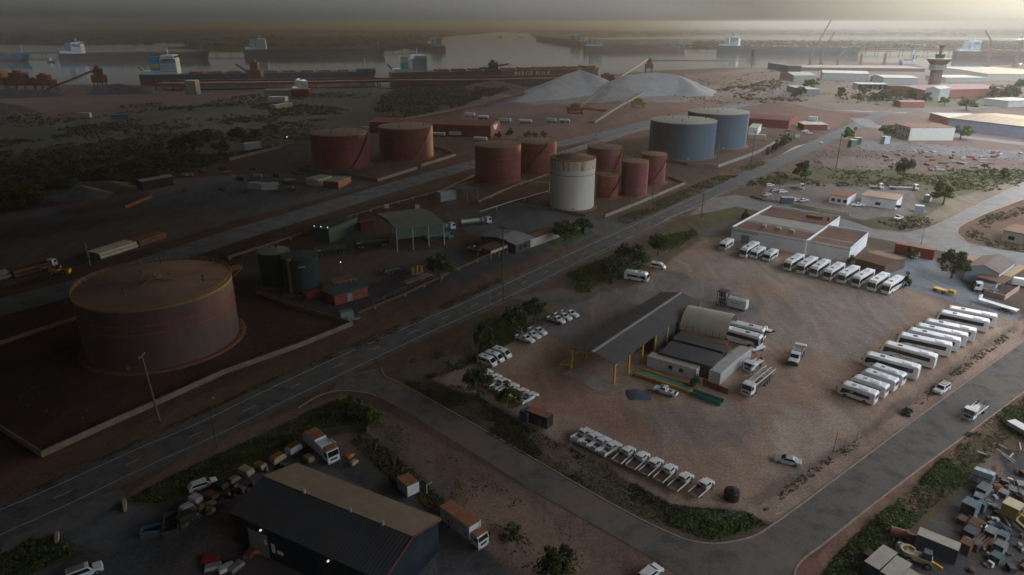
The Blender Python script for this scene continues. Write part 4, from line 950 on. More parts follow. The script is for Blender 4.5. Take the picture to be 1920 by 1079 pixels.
def make_van():
    t = thing('van', '', 'van'); hw = .95; L = 4.9; h2 = L / 2
    body_arch(t, [(-h2, .3), (h2, .3), (h2 + .02, .75), (h2 - .35, 1.1), (h2 - 1.25, 1.95), (h2 - 1.6, 2.12), (-h2 + .2, 2.14), (-h2, 1.9)], hw, WHITE, arches=(h2 - .85, -h2 + 1.0), r=.4, bevel=.08)
    for s in (-1, 1):
        y0, y1 = (hw - .01, hw + .012) if s > 0 else (-hw - .012, -hw + .01)
        MB().prof([(-h2 + .25, 1.2), (h2 - 1.95, 1.2), (h2 - 1.95, 1.8), (-h2 + .3, 1.8)], y0, y1).build('side_windows', GLASS, t)
        MB().prof([(h2 - 1.8, 1.15), (h2 - .65, 1.15), (h2 - 1.3, 1.75), (h2 - 1.8, 1.78)], y0, y1).build('door_window', GLASS, t)
        MB().box(h2 - 1.1, h2 - .95, s * (hw + .02), s * (hw + .2), 1.15, 1.4).build('mirror', DARK, t) if s > 0 else MB().box(h2 - 1.1, h2 - .95, -hw - .2, -hw - .02, 1.15, 1.4).build('mirror', DARK, t)
    m = MB(); m._add([(h2 - .42, -.8, 1.2), (h2 - .42, .8, 1.2), (h2 - 1.17, .75, 1.92), (h2 - 1.17, -.75, 1.92)], [(0, 1, 2, 3)]); m.v = [(x + .025, y, z + .02) for x, y, z in m.v]
    m.build('windscreen', GLASS, t)
    MB().box(-h2 - .012, -h2 + .02, -.7, .7, 1.25, 1.8).build('rear_window', GLASS, t)
    MB().box(-.9, -.3, -.3, .3, 2.13, 2.17).build('roof_hatch', DARK, t)
    wheels(t, (h2 - .85, -h2 + 1.0), 1.86, .34); lamps(t, h2, -h2, hw, .75, 1.0)
    return t

def make_ute(tray=False):
    t = thing('pickup_truck', '', 'pickup truck'); L = 5.3; h2 = L / 2; hw = .92
    cabr = -.35 if not tray else -.25   # rear of cab
    roof = 1.8 if not tray else 1.95
    if not tray:
        body_arch(t, [(-h2, .45), (h2, .45), (h2 + .05, .8), (h2 - .1, 1.05), (h2 - 1.35, 1.18), (cabr, 1.2), (cabr, .7), (-h2 + .05, .7)], hw, WHITE, arches=(h2 - .95, -h2 + 1.15), r=.42)
        m = MB(); m.box(-h2, cabr - .003, -hw, -hw + .08, .703, 1.15); m.box(-h2, cabr - .003, hw - .08, hw, .703, 1.15); m.box(-h2, -h2 + .07, -hw + .08, hw - .08, .703, 1.12); m.build('tub', WHITE, t, bevel=.03)
        MB().box(-h2 + .08, cabr - .01, -hw + .09, hw - .09, .703, .73).build('tub_liner', mat('tub_liner_grey', (.16, .15, .14), .8), t)
    else:
        body_arch(t, [(cabr, .5), (h2, .5), (h2 + .05, .85), (h2 - .05, 1.2), (h2 - 1.2, 1.28), (cabr, 1.28)], .86, WHITE, arches=(h2 - .8,), r=.45)
        MB().box(-h2 - .5, cabr - .15, -1.0, 1.0, .88, .98).build('tray_floor', mat('red_dust_tray', (.10, .055, .045), .9, .25), t)
        m = MB()
        for a in ((-h2 - .5, cabr - .15, -1.04, -1.003), (-h2 - .5, cabr - .15, 1.003, 1.04), (-h2 - .54, -h2 - .503, -1.04, 1.04)): m.box(a[0], a[1], a[2], a[3], .85, 1.2)
        m.build('tray_side', mat('tray_alloy', (.58, .57, .53), .5, .1), t)
        m = MB(); [m.bar((cabr - .12, y, .98), (cabr - .12, y, 1.95), .05) for y in (-.9, -.3, .3, .9)]; [m.bar((cabr - .12, -.95, z), (cabr - .12, .95, z), .05) for z in (1.5, 1.95)]; m.build('headboard', WHITE, t)
        m = MB(); m.box(-h2, cabr - .1, -.4, -.28, .6, .87); m.box(-h2, cabr - .1, .28, .4, .6, .87); m.build('chassis', DARK, t)
        MB().cyl((-.55, .5, 1.0), (-.55, .5, 1.22), .36, 12).build('spare_wheel', BLACK, t)
    zb = 1.2 if not tray else 1.28; xf = h2 - 1.45 if not tray else h2 - 1.2
    m = MB(); c = [(cabr, zb), (xf + .1, zb), (xf - (.65 if not tray else .35), roof - .03), (cabr + (.15 if not tray else .04), roof)]
    n = len(c); ins = .14
    vs = [(x, s * (hw - (.03 if z == zb else ins)) * (1 if not tray else .93), z) for s in (-1, 1) for x, z in c]
    m._add(vs, [tuple(range(n)), tuple(range(2 * n - 1, n - 1, -1))] + [(i, i + n, (i + 1) % n + n, (i + 1) % n) for i in range(n)])
    m.build('cab', WHITE, t, bevel=.04)
    # glass
    f = (.93 if tray else 1)
    def lerp(a, b, k): return tuple(a[i] + (b[i] - a[i]) * k for i in range(3))
    def pane(nm, q, ins_=(.12, .12), off=(0, 0, 0)):
        a, b, c_, d = q
        A = lerp(lerp(a, b, ins_[0]), lerp(d, c_, ins_[0]), ins_[1]); B = lerp(lerp(a, b, 1 - ins_[0]), lerp(d, c_, 1 - ins_[0]), ins_[1])
        C = lerp(lerp(a, b, 1 - ins_[0]), lerp(d, c_, 1 - ins_[0]), 1 - ins_[1]); D = lerp(lerp(a, b, ins_[0]), lerp(d, c_, ins_[0]), 1 - ins_[1])
        MB().poly([tuple(p[i] + off[i] for i in range(3)) for p in (A, B, C, D)]).build(nm, GLASS, t)
    V_ = vs
    pane('windscreen', (V_[1], V_[n + 1], V_[n + 2], V_[2]), (.08, .12), (.02, 0, .015))
    pane('rear_window', (V_[n], V_[0], V_[3], V_[n + 3]), (.15, .25), (-.015, 0, 0))
    pane('side_windows', (V_[0], V_[1], V_[2], V_[3]), (.1, .16), (0, -.015, .005)); pane('side_windows', (V_[n + 1], V_[n], V_[n + 3], V_[n + 2]), (.1, .16), (0, .015, .005))
    wheels(t, (h2 - .95 if not tray else h2 - .8, -h2 + 1.15), 1.78, .38); lamps(t, h2 + .03, -h2 if not tray else -h2 - .54, hw, .8, .9)
    for s in (-1, 1): MB().box(xf - .05, xf + .08, s * hw - .0 if s > 0 else -hw - .22, s * hw + .22 if s > 0 else -hw, 1.2, 1.42).build('mirror', DARK if tray else WHITE, t)
    MB().box(h2 + .03, h2 + .14, -.85, .85, .5, .72).build('bumper', DARK if tray else WHITE, t)
    if tray:
        m = MB()
        for s in (-1, 1): m.box(-.1, h2 - 1.3, s * .862 - .006, s * .862 + .006, .95, 1.1)
        m.build('reflective_stripe', mat('lime_mark', (.45, .5, .12), .5), t)
    return t

def make_car(kind='sedan', mt=None):
    mt = mt or WHITE; t = thing('car' if kind != 'suv' else 'off_road_car', '', 'car'); L = 4.7; h2 = L / 2; hw = .9
    zb = .95 if kind != 'suv' else 1.1; rf = 1.45 if kind != 'suv' else 1.85; s0 = .28 if kind != 'suv' else .42
    body_arch(t, [(-h2, s0), (h2, s0), (h2 + .03, .6), (h2 - .12, .8 if kind != 'suv' else 1.0), (h2 - 1.15, zb), (-h2 + .1, zb), (-h2 - .02, .75)], hw, mt, arches=(h2 - .9, -h2 + .95), r=.38, bevel=.07)
    c = {'sedan': [(-h2 + .55, zb), (h2 - 1.2, zb), (h2 - 2.0, rf - .02), (-h2 + 1.45, rf)], 'hatch': [(-h2 + .08, zb), (h2 - 1.0, zb), (h2 - 1.8, rf), (-h2 + .6, rf)], 'suv': [(-h2 + .02, zb), (h2 - 1.25, zb), (h2 - 1.75, rf - .02), (-h2 + .15, rf)]}[kind]
    n = 4; vs = [(x, s * (hw - (.04 if z == zb else .17)), z) for s in (-1, 1) for x, z in c]; m = MB()
    m._add(vs, [tuple(range(n)), tuple(range(2 * n - 1, n - 1, -1))] + [(i, i + n, (i + 1) % n + n, (i + 1) % n) for i in range(n)]); m.build('cabin', mt, t, bevel=.05)
    def L3(a, b, k): return tuple(a[i] + (b[i] - a[i]) * k for i in range(3))
    def pane(nm, q, i0, i1, off):
        a, b, c_, d = q; f = lambda u, v: L3(L3(a, b, u), L3(d, c_, u), v)
        MB().poly([tuple(p[i] + off[i] for i in range(3)) for p in (f(i0, i1), f(1 - i0, i1), f(1 - i0, 1 - i1), f(i0, 1 - i1))]).build(nm, GLASS, t)
    pane('windscreen', (vs[1], vs[5], vs[6], vs[2]), .06, .08, (.02, 0, .015)); pane('rear_window', (vs[4], vs[0], vs[3], vs[7]), .08, .12, (-.02, 0, .012))
    pane('side_windows', (vs[0], vs[1], vs[2], vs[3]), .07, .14, (0, -.016, .004)); pane('side_windows', (vs[5], vs[4], vs[7], vs[6]), .07, .14, (0, .016, .004))
    wheels(t, (h2 - .9, -h2 + .95), 1.76, .33 if kind != 'suv' else .39, .22); lamps(t, h2 + .02, -h2 - .02, hw, .62, .72)
    for s in (-1, 1): MB().box(h2 - 1.6, h2 - 1.45, s * hw if s > 0 else -hw - .16, s * hw + .16 if s > 0 else -hw, zb, zb + .14).build('mirror', mt, t)
    if kind == 'suv': MB().box(-h2 + .4, h2 - 2.2, -.6, .6, rf + .003, rf + .06).build('roof_rack', GREY, t)
    return t

def cab_over(t, xf, w=2.4, h=2.7, z0=.9, L=1.8, mt=None, sleeper=0):
    """flat-front cab with its front at xf"""
    mt = mt or WHITE; hw = w / 2
    body_arch(t, [(xf - L, z0 - .3), (xf, z0 - .45), (xf + .03, z0 + .8), (xf - .22, h), (xf - L, h + .05)], hw, mt, 'cab', bevel=.06)
    m = MB(); m._add([(xf + .05, -hw + .12, z0 + .75), (xf + .05, hw - .12, z0 + .75), (xf - .17, hw - .15, h - .15), (xf - .17, -hw + .15, h - .15)], [(0, 1, 2, 3)]); m.build('windscreen', GLASS, t)
    for s in (-1, 1):
        y = s * (hw + .012); m = MB(); m.prof([(xf - 1.15, z0 + .75), (xf - .15, z0 + .75), (xf - .3, h - .25), (xf - 1.15, h - .25)], y - .01, y + .01); m.build('door_window', GLASS, t)
        MB().bar((xf + .02, s * (hw + .15), z0 + .9), (xf + .02, s * (hw + .15), z0 + 1.6), .12, .22).build('mirror', DARK, t)
    MB().box(xf + .035, xf + .09, -hw + .5, hw - .5, z0 - .05, z0 + .35).build('grille', DARK, t)
    MB().box(xf - .05, xf + .13, -hw, hw, z0 - .55, z0 - .2).build('bumper', mt, t)
    for s in (-1, 1): MB().box(xf + .13, xf + .15, s * .9 - .15, s * .9 + .15, z0 - .48, z0 - .3).build('headlight', CHR, t)

def axles(t, xs, track=2.35, r=.5):
    wheels(t, xs, track, r, .3, 14, True)

def truck(name, label, cat, L, pf, pr, kind, near=1):
    t = thing(name, label, cat); h2 = L / 2
    m = MB(); m.box(-h2 + .1, h2 - .6, -.45, -.3, .75, 1.0); m.box(-h2 + .1, h2 - .6, .3, .45, .75, 1.0); m.build('chassis', DARK, t)
    if kind == 'carrier':
        cab_over(t, h2, 2.45, 2.9, 1.0, 2.2); axles(t, (h2 - 1.3, h2 - 3.0, -h2 + 1.5, -h2 + 2.7, -h2 + 4.0))
        m = MB()
        for y in (-1.1, .1): m.bar((h2 - 2.4, y, 2.5), (-h2 - .5, y, 2.7), .14, .2)
        for i in range(12):
            x = h2 - 2.9 - i * (L - 3.4) / 12; m.bar((x, -1.1, 2.55), (x, .1, 2.55), .12, .45)
        m.build('upper_deck', WHITE, t)
        m = MB(); m.bar((h2 - 2.4, 1.15, 2.45), (-h2 - .5, 1.15, 2.65), .14, .2)
        for i in range(5):
            x = -h2 + .6 + i * 1.1; m.bar((x, .1, 2.6), (x, 1.15, 2.6), .12, .3)
        m.build('ramp_rail', WHITE, t)
        m = MB(); m.box(-h2, h2 - 2.5, -1.2, 1.2, 1.02, 1.25); 
        for i in range(7): m.bar((h2 - 2.6 - i * 1.1, -1.17, 1.2), (h2 - 2.6 - i * 1.1, -1.17, 2.5), .1); m.bar((h2 - 2.6 - i * 1.1, 1.17, 1.2), (h2 - 2.6 - i * 1.1, 1.17, 2.5), .1)
        m.build('lower_deck', mat('brown_deck_steel', (.12, .09, .08), .7, .2), t)
    elif kind == 'prime':
        body_arch(t, [(h2 - 3.4, .7), (h2, .6), (h2, 1.5), (h2 - 1.5, 1.75), (h2 - 1.95, 2.6), (h2 - 3.4, 2.75)], 1.05, WHITE, 'cab', bevel=.08)
        MB().poly([(h2 - 1.46, -.9, 1.78), (h2 - 1.46, .9, 1.78), (h2 - 1.88, .85, 2.52), (h2 - 1.88, -.85, 2.52)]).build('windscreen', GLASS, t)
        for s in (-1, 1): m = MB(); m.prof([(h2 - 2.8, 1.75), (h2 - 1.75, 1.75), (h2 - 2.05, 2.45), (h2 - 2.8, 2.5)], s * 1.06 - .01, s * 1.06 + .01); m.build('door_window', GLASS, t)
        MB().box(h2 - .01, h2 + .12, -1.1, 1.1, .45, 1.25).build('bull_bar', DARK, t); MB().box(h2 - .02, h2 + .03, -.6, .6, 1.26, 1.48).build('grille', DARK, t)
        for s in (-1, 1): MB().cyl((h2 - 3.5, s * 1.1, 1), (h2 - 3.5, s * 1.1, 3.1), .09, 8).build('exhaust', CHR, t)
        axles(t, (h2 - 1.0, -h2 + 1.2, -h2 + 2.5))
        m = MB(); m.bar((h2 - 3.6, 1.15, 1.7), (-h2 - .2, 1.15, 1.9), .12, .2); m.bar((h2 - 3.6, -1.15, 1.7), (-h2 - .2, -1.15, 1.9), .12, .2)
        for x in (h2 - 4.2, h2 - 5.2, h2 - 6.2, -h2 + 1): m.bar((x, -1.15, 1.75), (x, 1.15, 1.75), .5, .12)
        m.build('deck_frame', GALV, t); MB().box(-h2 + .2, -h2 + 1.3, -1.3, 1.3, 1.95, 2.4).build('deck_plate', WHITE, t)
    elif kind == 'tow':
        cab_over(t, h2, 2.2, 2.45, .9, 1.9); axles(t, (h2 - .9, -h2 + 1.2), 2.15, .42)
        MB().box(-h2 + .2, h2 - 2.0, -1.0, 1.0, 1.02, 1.2).build('tray', WHITE, t); MB().box(h2 - 3.4, h2 - 2.1, -.5, .9, 1.2, 2.0).build('tool_box', WHITE, t, bevel=.05)
        m = MB(); m.bar((-h2 + 1.8, 0, 1.2), (-h2 - .6, 0, 2.0), .22); m.bar((h2 - 2.2, -.6, 1.2), (-h2 + .6, -.6, 2.5), .18); m.build('lifting_boom', RED, t); MB().cyl((-h2 - .5, -.3, 1.1), (-h2 - .5, .3, 1.1), .4, 12).build('reel', DARK, t)
    elif kind == 'crane':
        cab_over(t, h2, 2.2, 2.6, .95, 1.8); axles(t, (h2 - 1.0, -h2 + 1.4), 2.15, .45)
        MB().box(-h2 + .1, h2 - 2.1, -1.1, 1.1, 1.02, 1.2).build('tray', GREY, t); MB().box(-h2 + 2.2, h2 - 2.3, -.9, .4, 1.2, 1.7).build('load_box', WHITE, t)
        m = MB(); [m.bar((-h2 + .2 + i * .35, (-1) ** i * .8, 1.2), (-h2 + .5 + i * .3, (-1) ** i * .4, 2.6), .08) for i in range(10)]; m.build('crane_arm', DARK, t)
        for s in (-1, 1): MB().box(-h2 + .1, h2 - 2.1, s * 1.1 - .03, s * 1.1 + .03, 1.2, 1.45).build('side_board', WHITE, t)
    elif kind == 'box':
        cab_over(t, h2, 2.2, 2.5, .95, 1.7); axles(t, (h2 - 1.0, -h2 + 1.5), 2.2, .45)
        MB().box(-h2, h2 - 1.9, -1.25, 1.25, 1.05, 3.55).build('box_body', WC, t, bevel=.03); MB().box(-h2 + .03, h2 - 1.93, -1.22, 1.22, 3.553, 3.6).build('box_roof', OCR, t)
        MB().box(h2 - 1.5, h2 - .3, -1.05, 1.05, 2.56, 2.75).build('wind_deflector', OCR, t); MB().cyl((h2 - 1.8, 1.0, 2.5), (h2 - 1.8, 1.0, 3.9), .06, 8).build('snorkel', WHITE, t)
        for s in (-1, 1):
            m = MB(); cx = -h2 + 2.2; yy = s * 1.26
            for i in range(20):
                a0, a1 = 2 * math.pi * i / 20, 2 * math.pi * (i + 1) / 20
                m.bar((cx + .85 * math.cos(a0), yy, 2.3 + .85 * math.sin(a0)), (cx + .85 * math.cos(a1), yy, 2.3 + .85 * math.sin(a1)), .02, .14)
            m.cyl((cx, yy - .02, 1.95), (cx, yy + .02, 1.95), .3, 14); m.cyl((cx - .02, yy - .02, 2.2), (cx - .02, yy + .02, 2.3), .12, 10); m.build('ring_emblem', mat('crimson_mark', (.30, .01, .03), .5), t)
            m = MB(); [m.box(cx - 1.5 + i * .18, cx - 1.4 + i * .18, yy - .01, yy + .01, 1.75, 1.95) for i in range(3)]
            [m.box(h2 - 3.0 + i * .2, h2 - 2.9 + i * .2, yy - .01, yy + .01, 1.6, 2.1 - .2 * (i % 2)) for i in range(3)]; m.build('lettering', DARK, t)
    elif kind == 'refuse':
        cab_over(t, h2, 2.4, 2.9, 1.0, 2.0); axles(t, (h2 - 1.3, -h2 + 1.5, -h2 + 2.8))
        body_arch(t, [(-h2, 1.05), (h2 - 2.4, 1.05), (h2 - 2.4, 3.1), (h2 - 4.4, 3.2), (h2 - 4.5, 3.5), (-h2 + .8, 3.5), (-h2 - .2, 2.4)], 1.22, WC, 'compactor_body', bevel=.08)
        MB().box(-h2 + .9, h2 - 4.6, -1.1, 1.1, 3.503, 3.56).build('body_roof', OCR, t); MB().box(h2 - 1.9, h2 - .2, -1.0, 1.0, 2.96, 3.1).build('cab_roof', OCR, t)
        m = MB(); [m.bar((h2 - 1.2, s * 1.35, 3.4), (h2 - 3, s * 1.35, 3.3), .18) or m.bar((h2 - 1.2, s * 1.35, 3.4), (h2 + .9, s * 1.35, 1.5), .18) or m.bar((h2 + .9, s * 1.35, 1.5), (h2 + 1.0, s * .8, 1.0), .18) for s in (-1, 1)]; m.build('lifting_arm', WHITE, t)
    elif kind in ('tanker', 'tanker_green'):
        tm = mat('dull_tank_steel', (.44, .42, .37), .35, .12, .6, metal=.3) if kind == 'tanker' else mat('green_tank_paint', (.05, .12, .09), .5, .12)
        cm = BLUE if kind == 'tanker' else TEAL
        cab_over(t, h2, 2.4, 2.9, 1.0, 2.0, WHITE if kind == 'tanker' else TEAL); axles(t, (h2 - 1.3, h2 - 3.6, -h2 + 1.2, -h2 + 2.4, -h2 + 3.6))
        m = MB(); m.cyl((h2 - 3.4, 0, 2.1), (-h2 + .2, 0, 2.1), 1.1, 20); m.build('tank_barrel', tm, t, smooth=True); MB().box(-h2 + 1, h2 - 4, -.35, .35, 3.15, 3.3).build('catwalk', DARK, t)
        MB().box(h2 - 3.3, h2 - 2.1, -1.1, 1.1, 1.1, 2.9).build('pump_box', cm, t)
        if kind == 'tanker':
            MB().cyl((h2 - 5.2, 0, 2.1), (h2 - 3.9, 0, 2.1), 1.13, 20).build('blue_band', BLUE, t, smooth=True)
    elif kind == 'flat':
        cab_over(t, h2, 2.4, 2.8, 1.0, 1.9); axles(t, (h2 - 1.3, -h2 + 1.5, -h2 + 2.7)); MB().box(-h2, h2 - 2.2, -1.2, 1.2, 1.03, 1.25).build('tray', GREY, t)
    if pf: put(t, pf, pr, near)
    return t

def put(t, pf, pr, near=1, hw=1.2, label=None, group=None, verbose=False):
    """stand a vehicle with its camera-side bottom edge from front point pf to rear point pr"""
    f, r = G(*pf), G(*pr); rz = heading(r, f); mid = (f + r) / 2
    q = Vector((-math.sin(rz), math.cos(rz), 0))
    side = 1 if q.y > 0 else -1
    t.location = mid + q * side * hw * (1 if near else 0); t.rotation_euler = (0, 0, rz)
    if label: t['label'] = label
    if group: t['group'] = group
    return t
def spawn(proto, pf, pr, hw, label, group=None):
    o = place(proto, (0, 0, 0), 0, label, group); put(o, pf, pr, 1, hw); o.rotation_euler.z += random.uniform(-.022, .022); return o

COACH = make_coach(); MIDI = make_coach('minibus', 7.6, 2.95, False, True); VAN = make_van(); UTE = make_ute(); TRAY = make_ute(True)
g = 'white coaches parked in the long row beside the street'
V8 = [((1617, 688), (1716, 716)), ((1650, 667), (1748.5, 694.5)), ((1678, 650), (1780, 673)), ((1697, 641), (1795, 663)), ((1711, 632), (1809, 654)), ((1726, 623), (1827, 645)), ((1752, 606), (1852, 627)), ((1769, 598), (1866, 617))]
lab = ['large coach right behind the four minibuses, nearest of its row', 'second large coach behind the minibuses', 'third large coach in the street side row, before a narrow gap', 'fourth large coach in the street side row', 'fifth large coach, middle of the street side row', 'sixth large coach in the street side row, last before the wide gap', 'large coach just behind the wide gap in the street side row', 'farthest large coach of the street side row']
for (a, b), l in zip(V8, lab): spawn(COACH, a, b, 1.25, 'white ' + l, g)
g = 'white coaches facing the camera below the white building'
CB = [((1666, 556), (1694, 537)), ((1639, 550), (1667, 531)), ((1610, 542), (1638, 524)), ((1582, 536), (1611, 517)), ((1555, 530), (1584, 511)), ((1529, 523), (1557, 505)), ((1505, 518), (1533, 499)), ((1480, 512), (1508, 494))]
nm = ['first', 'second', 'third', 'fourth', 'fifth', 'sixth', 'seventh', 'eighth']
for i, (a, b) in enumerate(CB): spawn(COACH, a, b, 1.25, 'white coach facing left in the row below the white building, %s from its right end' % nm[i], g)
spawn(COACH, (1397, 487), (1424, 470), 1.25, 'white coach parked between two small buses at the white building')
spawn(COACH, (1404, 637), (1370, 628), 1.25, 'white coach poking out of the arched shelter, the farther of two')
spawn(COACH, (1397, 650), (1364, 641), 1.25, 'white coach poking out of the arched shelter, nearer to the long container')
g = 'white minibuses in the street side row'
for (a, b), l in zip([((1573, 741), (1633, 762)), ((1594, 728), (1652, 749)), ((1612, 716), (1671, 737)), ((1626, 705), (1686, 727))], ['nearest of the four, with its whole side showing', 'second of the four from the near end', 'third of the four from the near end', 'farthest of the four, next to the large coach']):
    spawn(MIDI, a, b, 1.2, 'white minibus, ' + l, g)
g = 'small white buses below the white building'
spawn(MIDI, (1356, 474), (1378, 460), 1.2, 'small white bus at the left corner of the white building', g)
spawn(MIDI, (1415, 489), (1437, 476), 1.2, 'small white bus directly right of the lone coach at the white building', g)
spawn(MIDI, (1440, 494), (1460, 481), 1.2, 'small white bus with the gap on its right at the white building', g)
spawn(MIDI, (1218, 532), (1165, 524), 1.2, 'small white bus standing alone by the hedge on the gravel')
spawn(VAN, (1246, 508), (1218, 503), .95, 'white van behind the lone small bus by the hedge')
g = 'three white vans parked side by side'
for i, l in enumerate(('nearest, with its whole side showing', 'middle one', 'farthest one')): spawn(VAN, (923 + i * 13.5, 691 - i * 7.5), (896 + i * 13.5, 682 - i * 7.5), .95, 'white van of the three beside the tree, ' + l, g)
g = 'pickups parked in threes beside the trees'
for i, l in enumerate(('nearest', 'middle', 'farthest')): spawn(UTE, (994 + i * 13, 647 - i * 6.5), (966 + i * 11, 638 - i * 8), .92, 'white pickup in the left group of three by the trees, ' + l, g)
for i, l in enumerate(('nearest', 'middle', 'farthest')): spawn(UTE, (1053 + i * 13.5, 611 - i * 5.5), (1025 + i * 12, 602 - i * 6), .92, 'white pickup in the group of three at the gravel edge, ' + l, g)
g = 'pickups parked under the trees along the verge'
for i, (x, y) in enumerate([(984, 761), (966, 754), (948, 744), (932, 735), (916, 726), (900, 717)]):
    spawn(UTE, (x + 23, y - 13), (x, y), .92, 'white pickup under the verge trees, %s from the dark container' % nm[i], g)
g = 'white pickups with open tubs in the verge row'
for i, (a, b) in enumerate([((1112, 817), (1084, 834)), ((1129, 825), (1101, 843)), ((1146, 834), (1118, 851.5)), ((1164, 843), (1136, 860.5))]):
    spawn(UTE, a, b, .92, 'white pickup with open tub in the verge row, %s from the left' % nm[i], g)
g = 'white tray utes in the verge row'
for i, (x, y) in enumerate([(1162, 879), (1188, 889.5), (1213, 901.5), (1240, 914), (1269, 930), (1308, 942)]):
    spawn(TRAY, (x + 35, y - 31), (x, y), .92, 'white tray ute with flat empty tray, %s from the left of the verge row' % nm[i], g)
CAR_S = make_car('sedan', mat('silver_car_paint', (.50, .53, .55), .3, .05, metal=.3)); spawn(CAR_S, (1452, 868), (1499, 879), .9, 'silver sedan standing alone in the coach yard')
SUV = make_car('suv'); spawn(SUV, (1764, 744), (1781, 732), .9, 'white off-road car on the verge beyond the minibuses')
HATCH = make_car('hatch'); spawn(HATCH, (398, 914), (369, 924), .9, 'white hatchback on the dirt track beside the green verge')
spawn(SUV, (175, 1082), (150, 1092), .95, 'white boxy off-road car at the bottom left edge')
spawn(HATCH, (1238, 1080), (1215, 1098), .9, 'white car roof at the bottom edge beside the dusty verge')
spawn(CAR_S, (1546, 268), (1538, 271), .9, 'pale car driving on the main road beyond the blue tanks')
spawn(UTE, (1225, 736), (1264, 748), .92, 'white pickup parked in front of the loading ramp')
spawn(UTE, (876, 469), (898, 474), .92, 'white pickup beside the brown carport of the depot office')
spawn(UTE, (806, 488), (828, 494), .92, 'white pickup half hidden behind the tree of the tanker yard')
truck('car_carrier', 'white skeletal car carrier truck facing the camera in front of the long container', 'truck', 11.5, (1397, 756), (1459, 706), 'carrier')
truck('prime_mover', 'white bonneted truck with bare deck frame standing alone in the coach yard', 'truck', 9.5, (1489, 701), (1515, 653), 'prime')
truck('tow_truck', 'small white tow truck with red boom beside the long white container', 'truck', 6.5, (1408, 703), (1434, 684), 'tow')
truck('crane_truck', 'white flatbed truck with small crane on the red verge of the street', 'truck', 7.5, (1818, 799), (1857, 768), 'crane')
truck('box_truck', 'white box truck with rusty orange roof and red ring emblem', 'truck', 9.0, (893, 1034), (829, 985), 'box')
truck('refuse_truck', 'white refuse truck with orange roof at the bottom yard', 'truck', 9.2, (622, 880), (565, 832), 'refuse')
truck('tanker_truck', 'silver tanker truck with blue band and white cab leaving the depot', 'tanker truck', 13, (927, 420), (860, 428), 'tanker')
truck('tanker_truck', 'silver tanker with blue end just right of the sage green shed', 'tanker truck', 11, (860, 431), (800, 440), 'tanker')
truck('tanker_truck', 'green cabbed tanker under the right end of the sage green shed', 'tanker truck', 11, (858, 447), (790, 457), 'tanker_green')
truck('flat_truck', 'white truck cab with long flat trailer beyond the orange roofed workshop', 'truck', 13, (1722, 358), (1668, 356), 'flat')
truck('flat_truck', 'white truck parked behind the white office of the far yard', 'truck', 6, (1655, 356), (1632, 355), 'flat')
truck('flat_truck', 'white ute sized flatbed at the left end of the far yard', 'truck', 6.5, (1508, 357), (1478, 354), 'flat')
truck('small_truck', 'white truck with crates near the pink block wall', 'truck', 6, (1832, 548), (1865, 552), 'flat')
truck('small_truck', 'small white truck beside the cream cabin and red container', 'truck', 6, (1716, 489), (1732, 481), 'box') if False else spawn(UTE, (1716, 489), (1732, 480), .92, 'white pickup in front of the cream cabin')

# green rail tankers in the depot
def rail_tank(label, a, b, L):
    t = thing('tank_trailer', label, 'tank trailer', group='dark green tank trailers'); h2 = L / 2
    m = MB(); m.cyl((-h2, 0, 2.1), (h2, 0, 2.1), 1.15, 18); m.build('tank_barrel', mat('dull_green_tank', (.045, .075, .055), .5, .15), t, smooth=True)
    MB().box(-h2, h2, -.6, .6, .8, 1.0).build('chassis', DARK, t); MB().box(-h2 + .5, -h2 + 2.2, -1.2, -1.16, 1.9, 2.2).build('lettering', CREAM, t); axles(t, (-h2 + 1.2, -h2 + 2.4, h2 - 1.2, h2 - 2.4), 2.3); put(t, a, b); return t
rail_tank('dark green tank trailer beside the twin green tanks', (650, 476), (592, 482), 11)
rail_tank('dark green tank trailer running under the sage green shed', (732, 460), (666, 468), 12)

# white tanker module with its black frame
a, b = G(1361, 577), G(1397, 586)
t = thing('tank_trailer', 'white box shaped tank trailer with a dark stencil on its side', 'trailer', (a.x, a.y, 0), heading(a, b)); Ln = (b - a).length
MB().box(0, Ln, 0, 2.5, .5, 3.1, ty=.15, tx=0).build('tank_body', WC, t, bevel=.2); MB().box(Ln * .05, Ln * .9, .9, 1.6, 3.12, 3.2).build('catwalk', CREAM, t)
m = MB(); [m.box(Ln * .22 + i * .33, Ln * .22 + i * .33 + .22, -.02 + .07, .09, 1.7 + .1 * (i % 2), 2.0) for i in range(7)]; m.build('lettering', BLUE, t)
wheels(t, (Ln * .75, Ln * .88), 2.4, .45); [setattr(c, 'location', (0, 1.25, 0)) for c in t.children if c.name.startswith('wheel')]
a, b = G(1343, 572), G(1359, 576)
t = thing('tank_rack', 'dark steel frame holding two tanks left of the white tank trailer', 'frame', (a.x, a.y, 0), heading(a, b)); Ln = (b - a).length
m = MB()
for x in (0, Ln / 2, Ln - .1):
    for y in (0, 2.3): m.bar((x, y, 0), (x, y, 4.2), .15)
for z in (.2, 2.2, 4.2):
    for y in (0, 2.3): m.bar((0, y, z), (Ln, y, z), .15)
m.build('frame', DARK, t); MB().cyl((.3, 1.2, 1.3), (Ln - .3, 1.2, 1.3), .85, 14).build('tank', GREY, t, smooth=True); MB().cyl((.3, 1.2, 3.2), (Ln - .3, 1.2, 3.2), .8, 14).build('tank', GREY, t, smooth=True); MB().box(-.1, Ln + .1, -.1, 2.5, 4.3, 4.4).build('canopy', DARK, t)

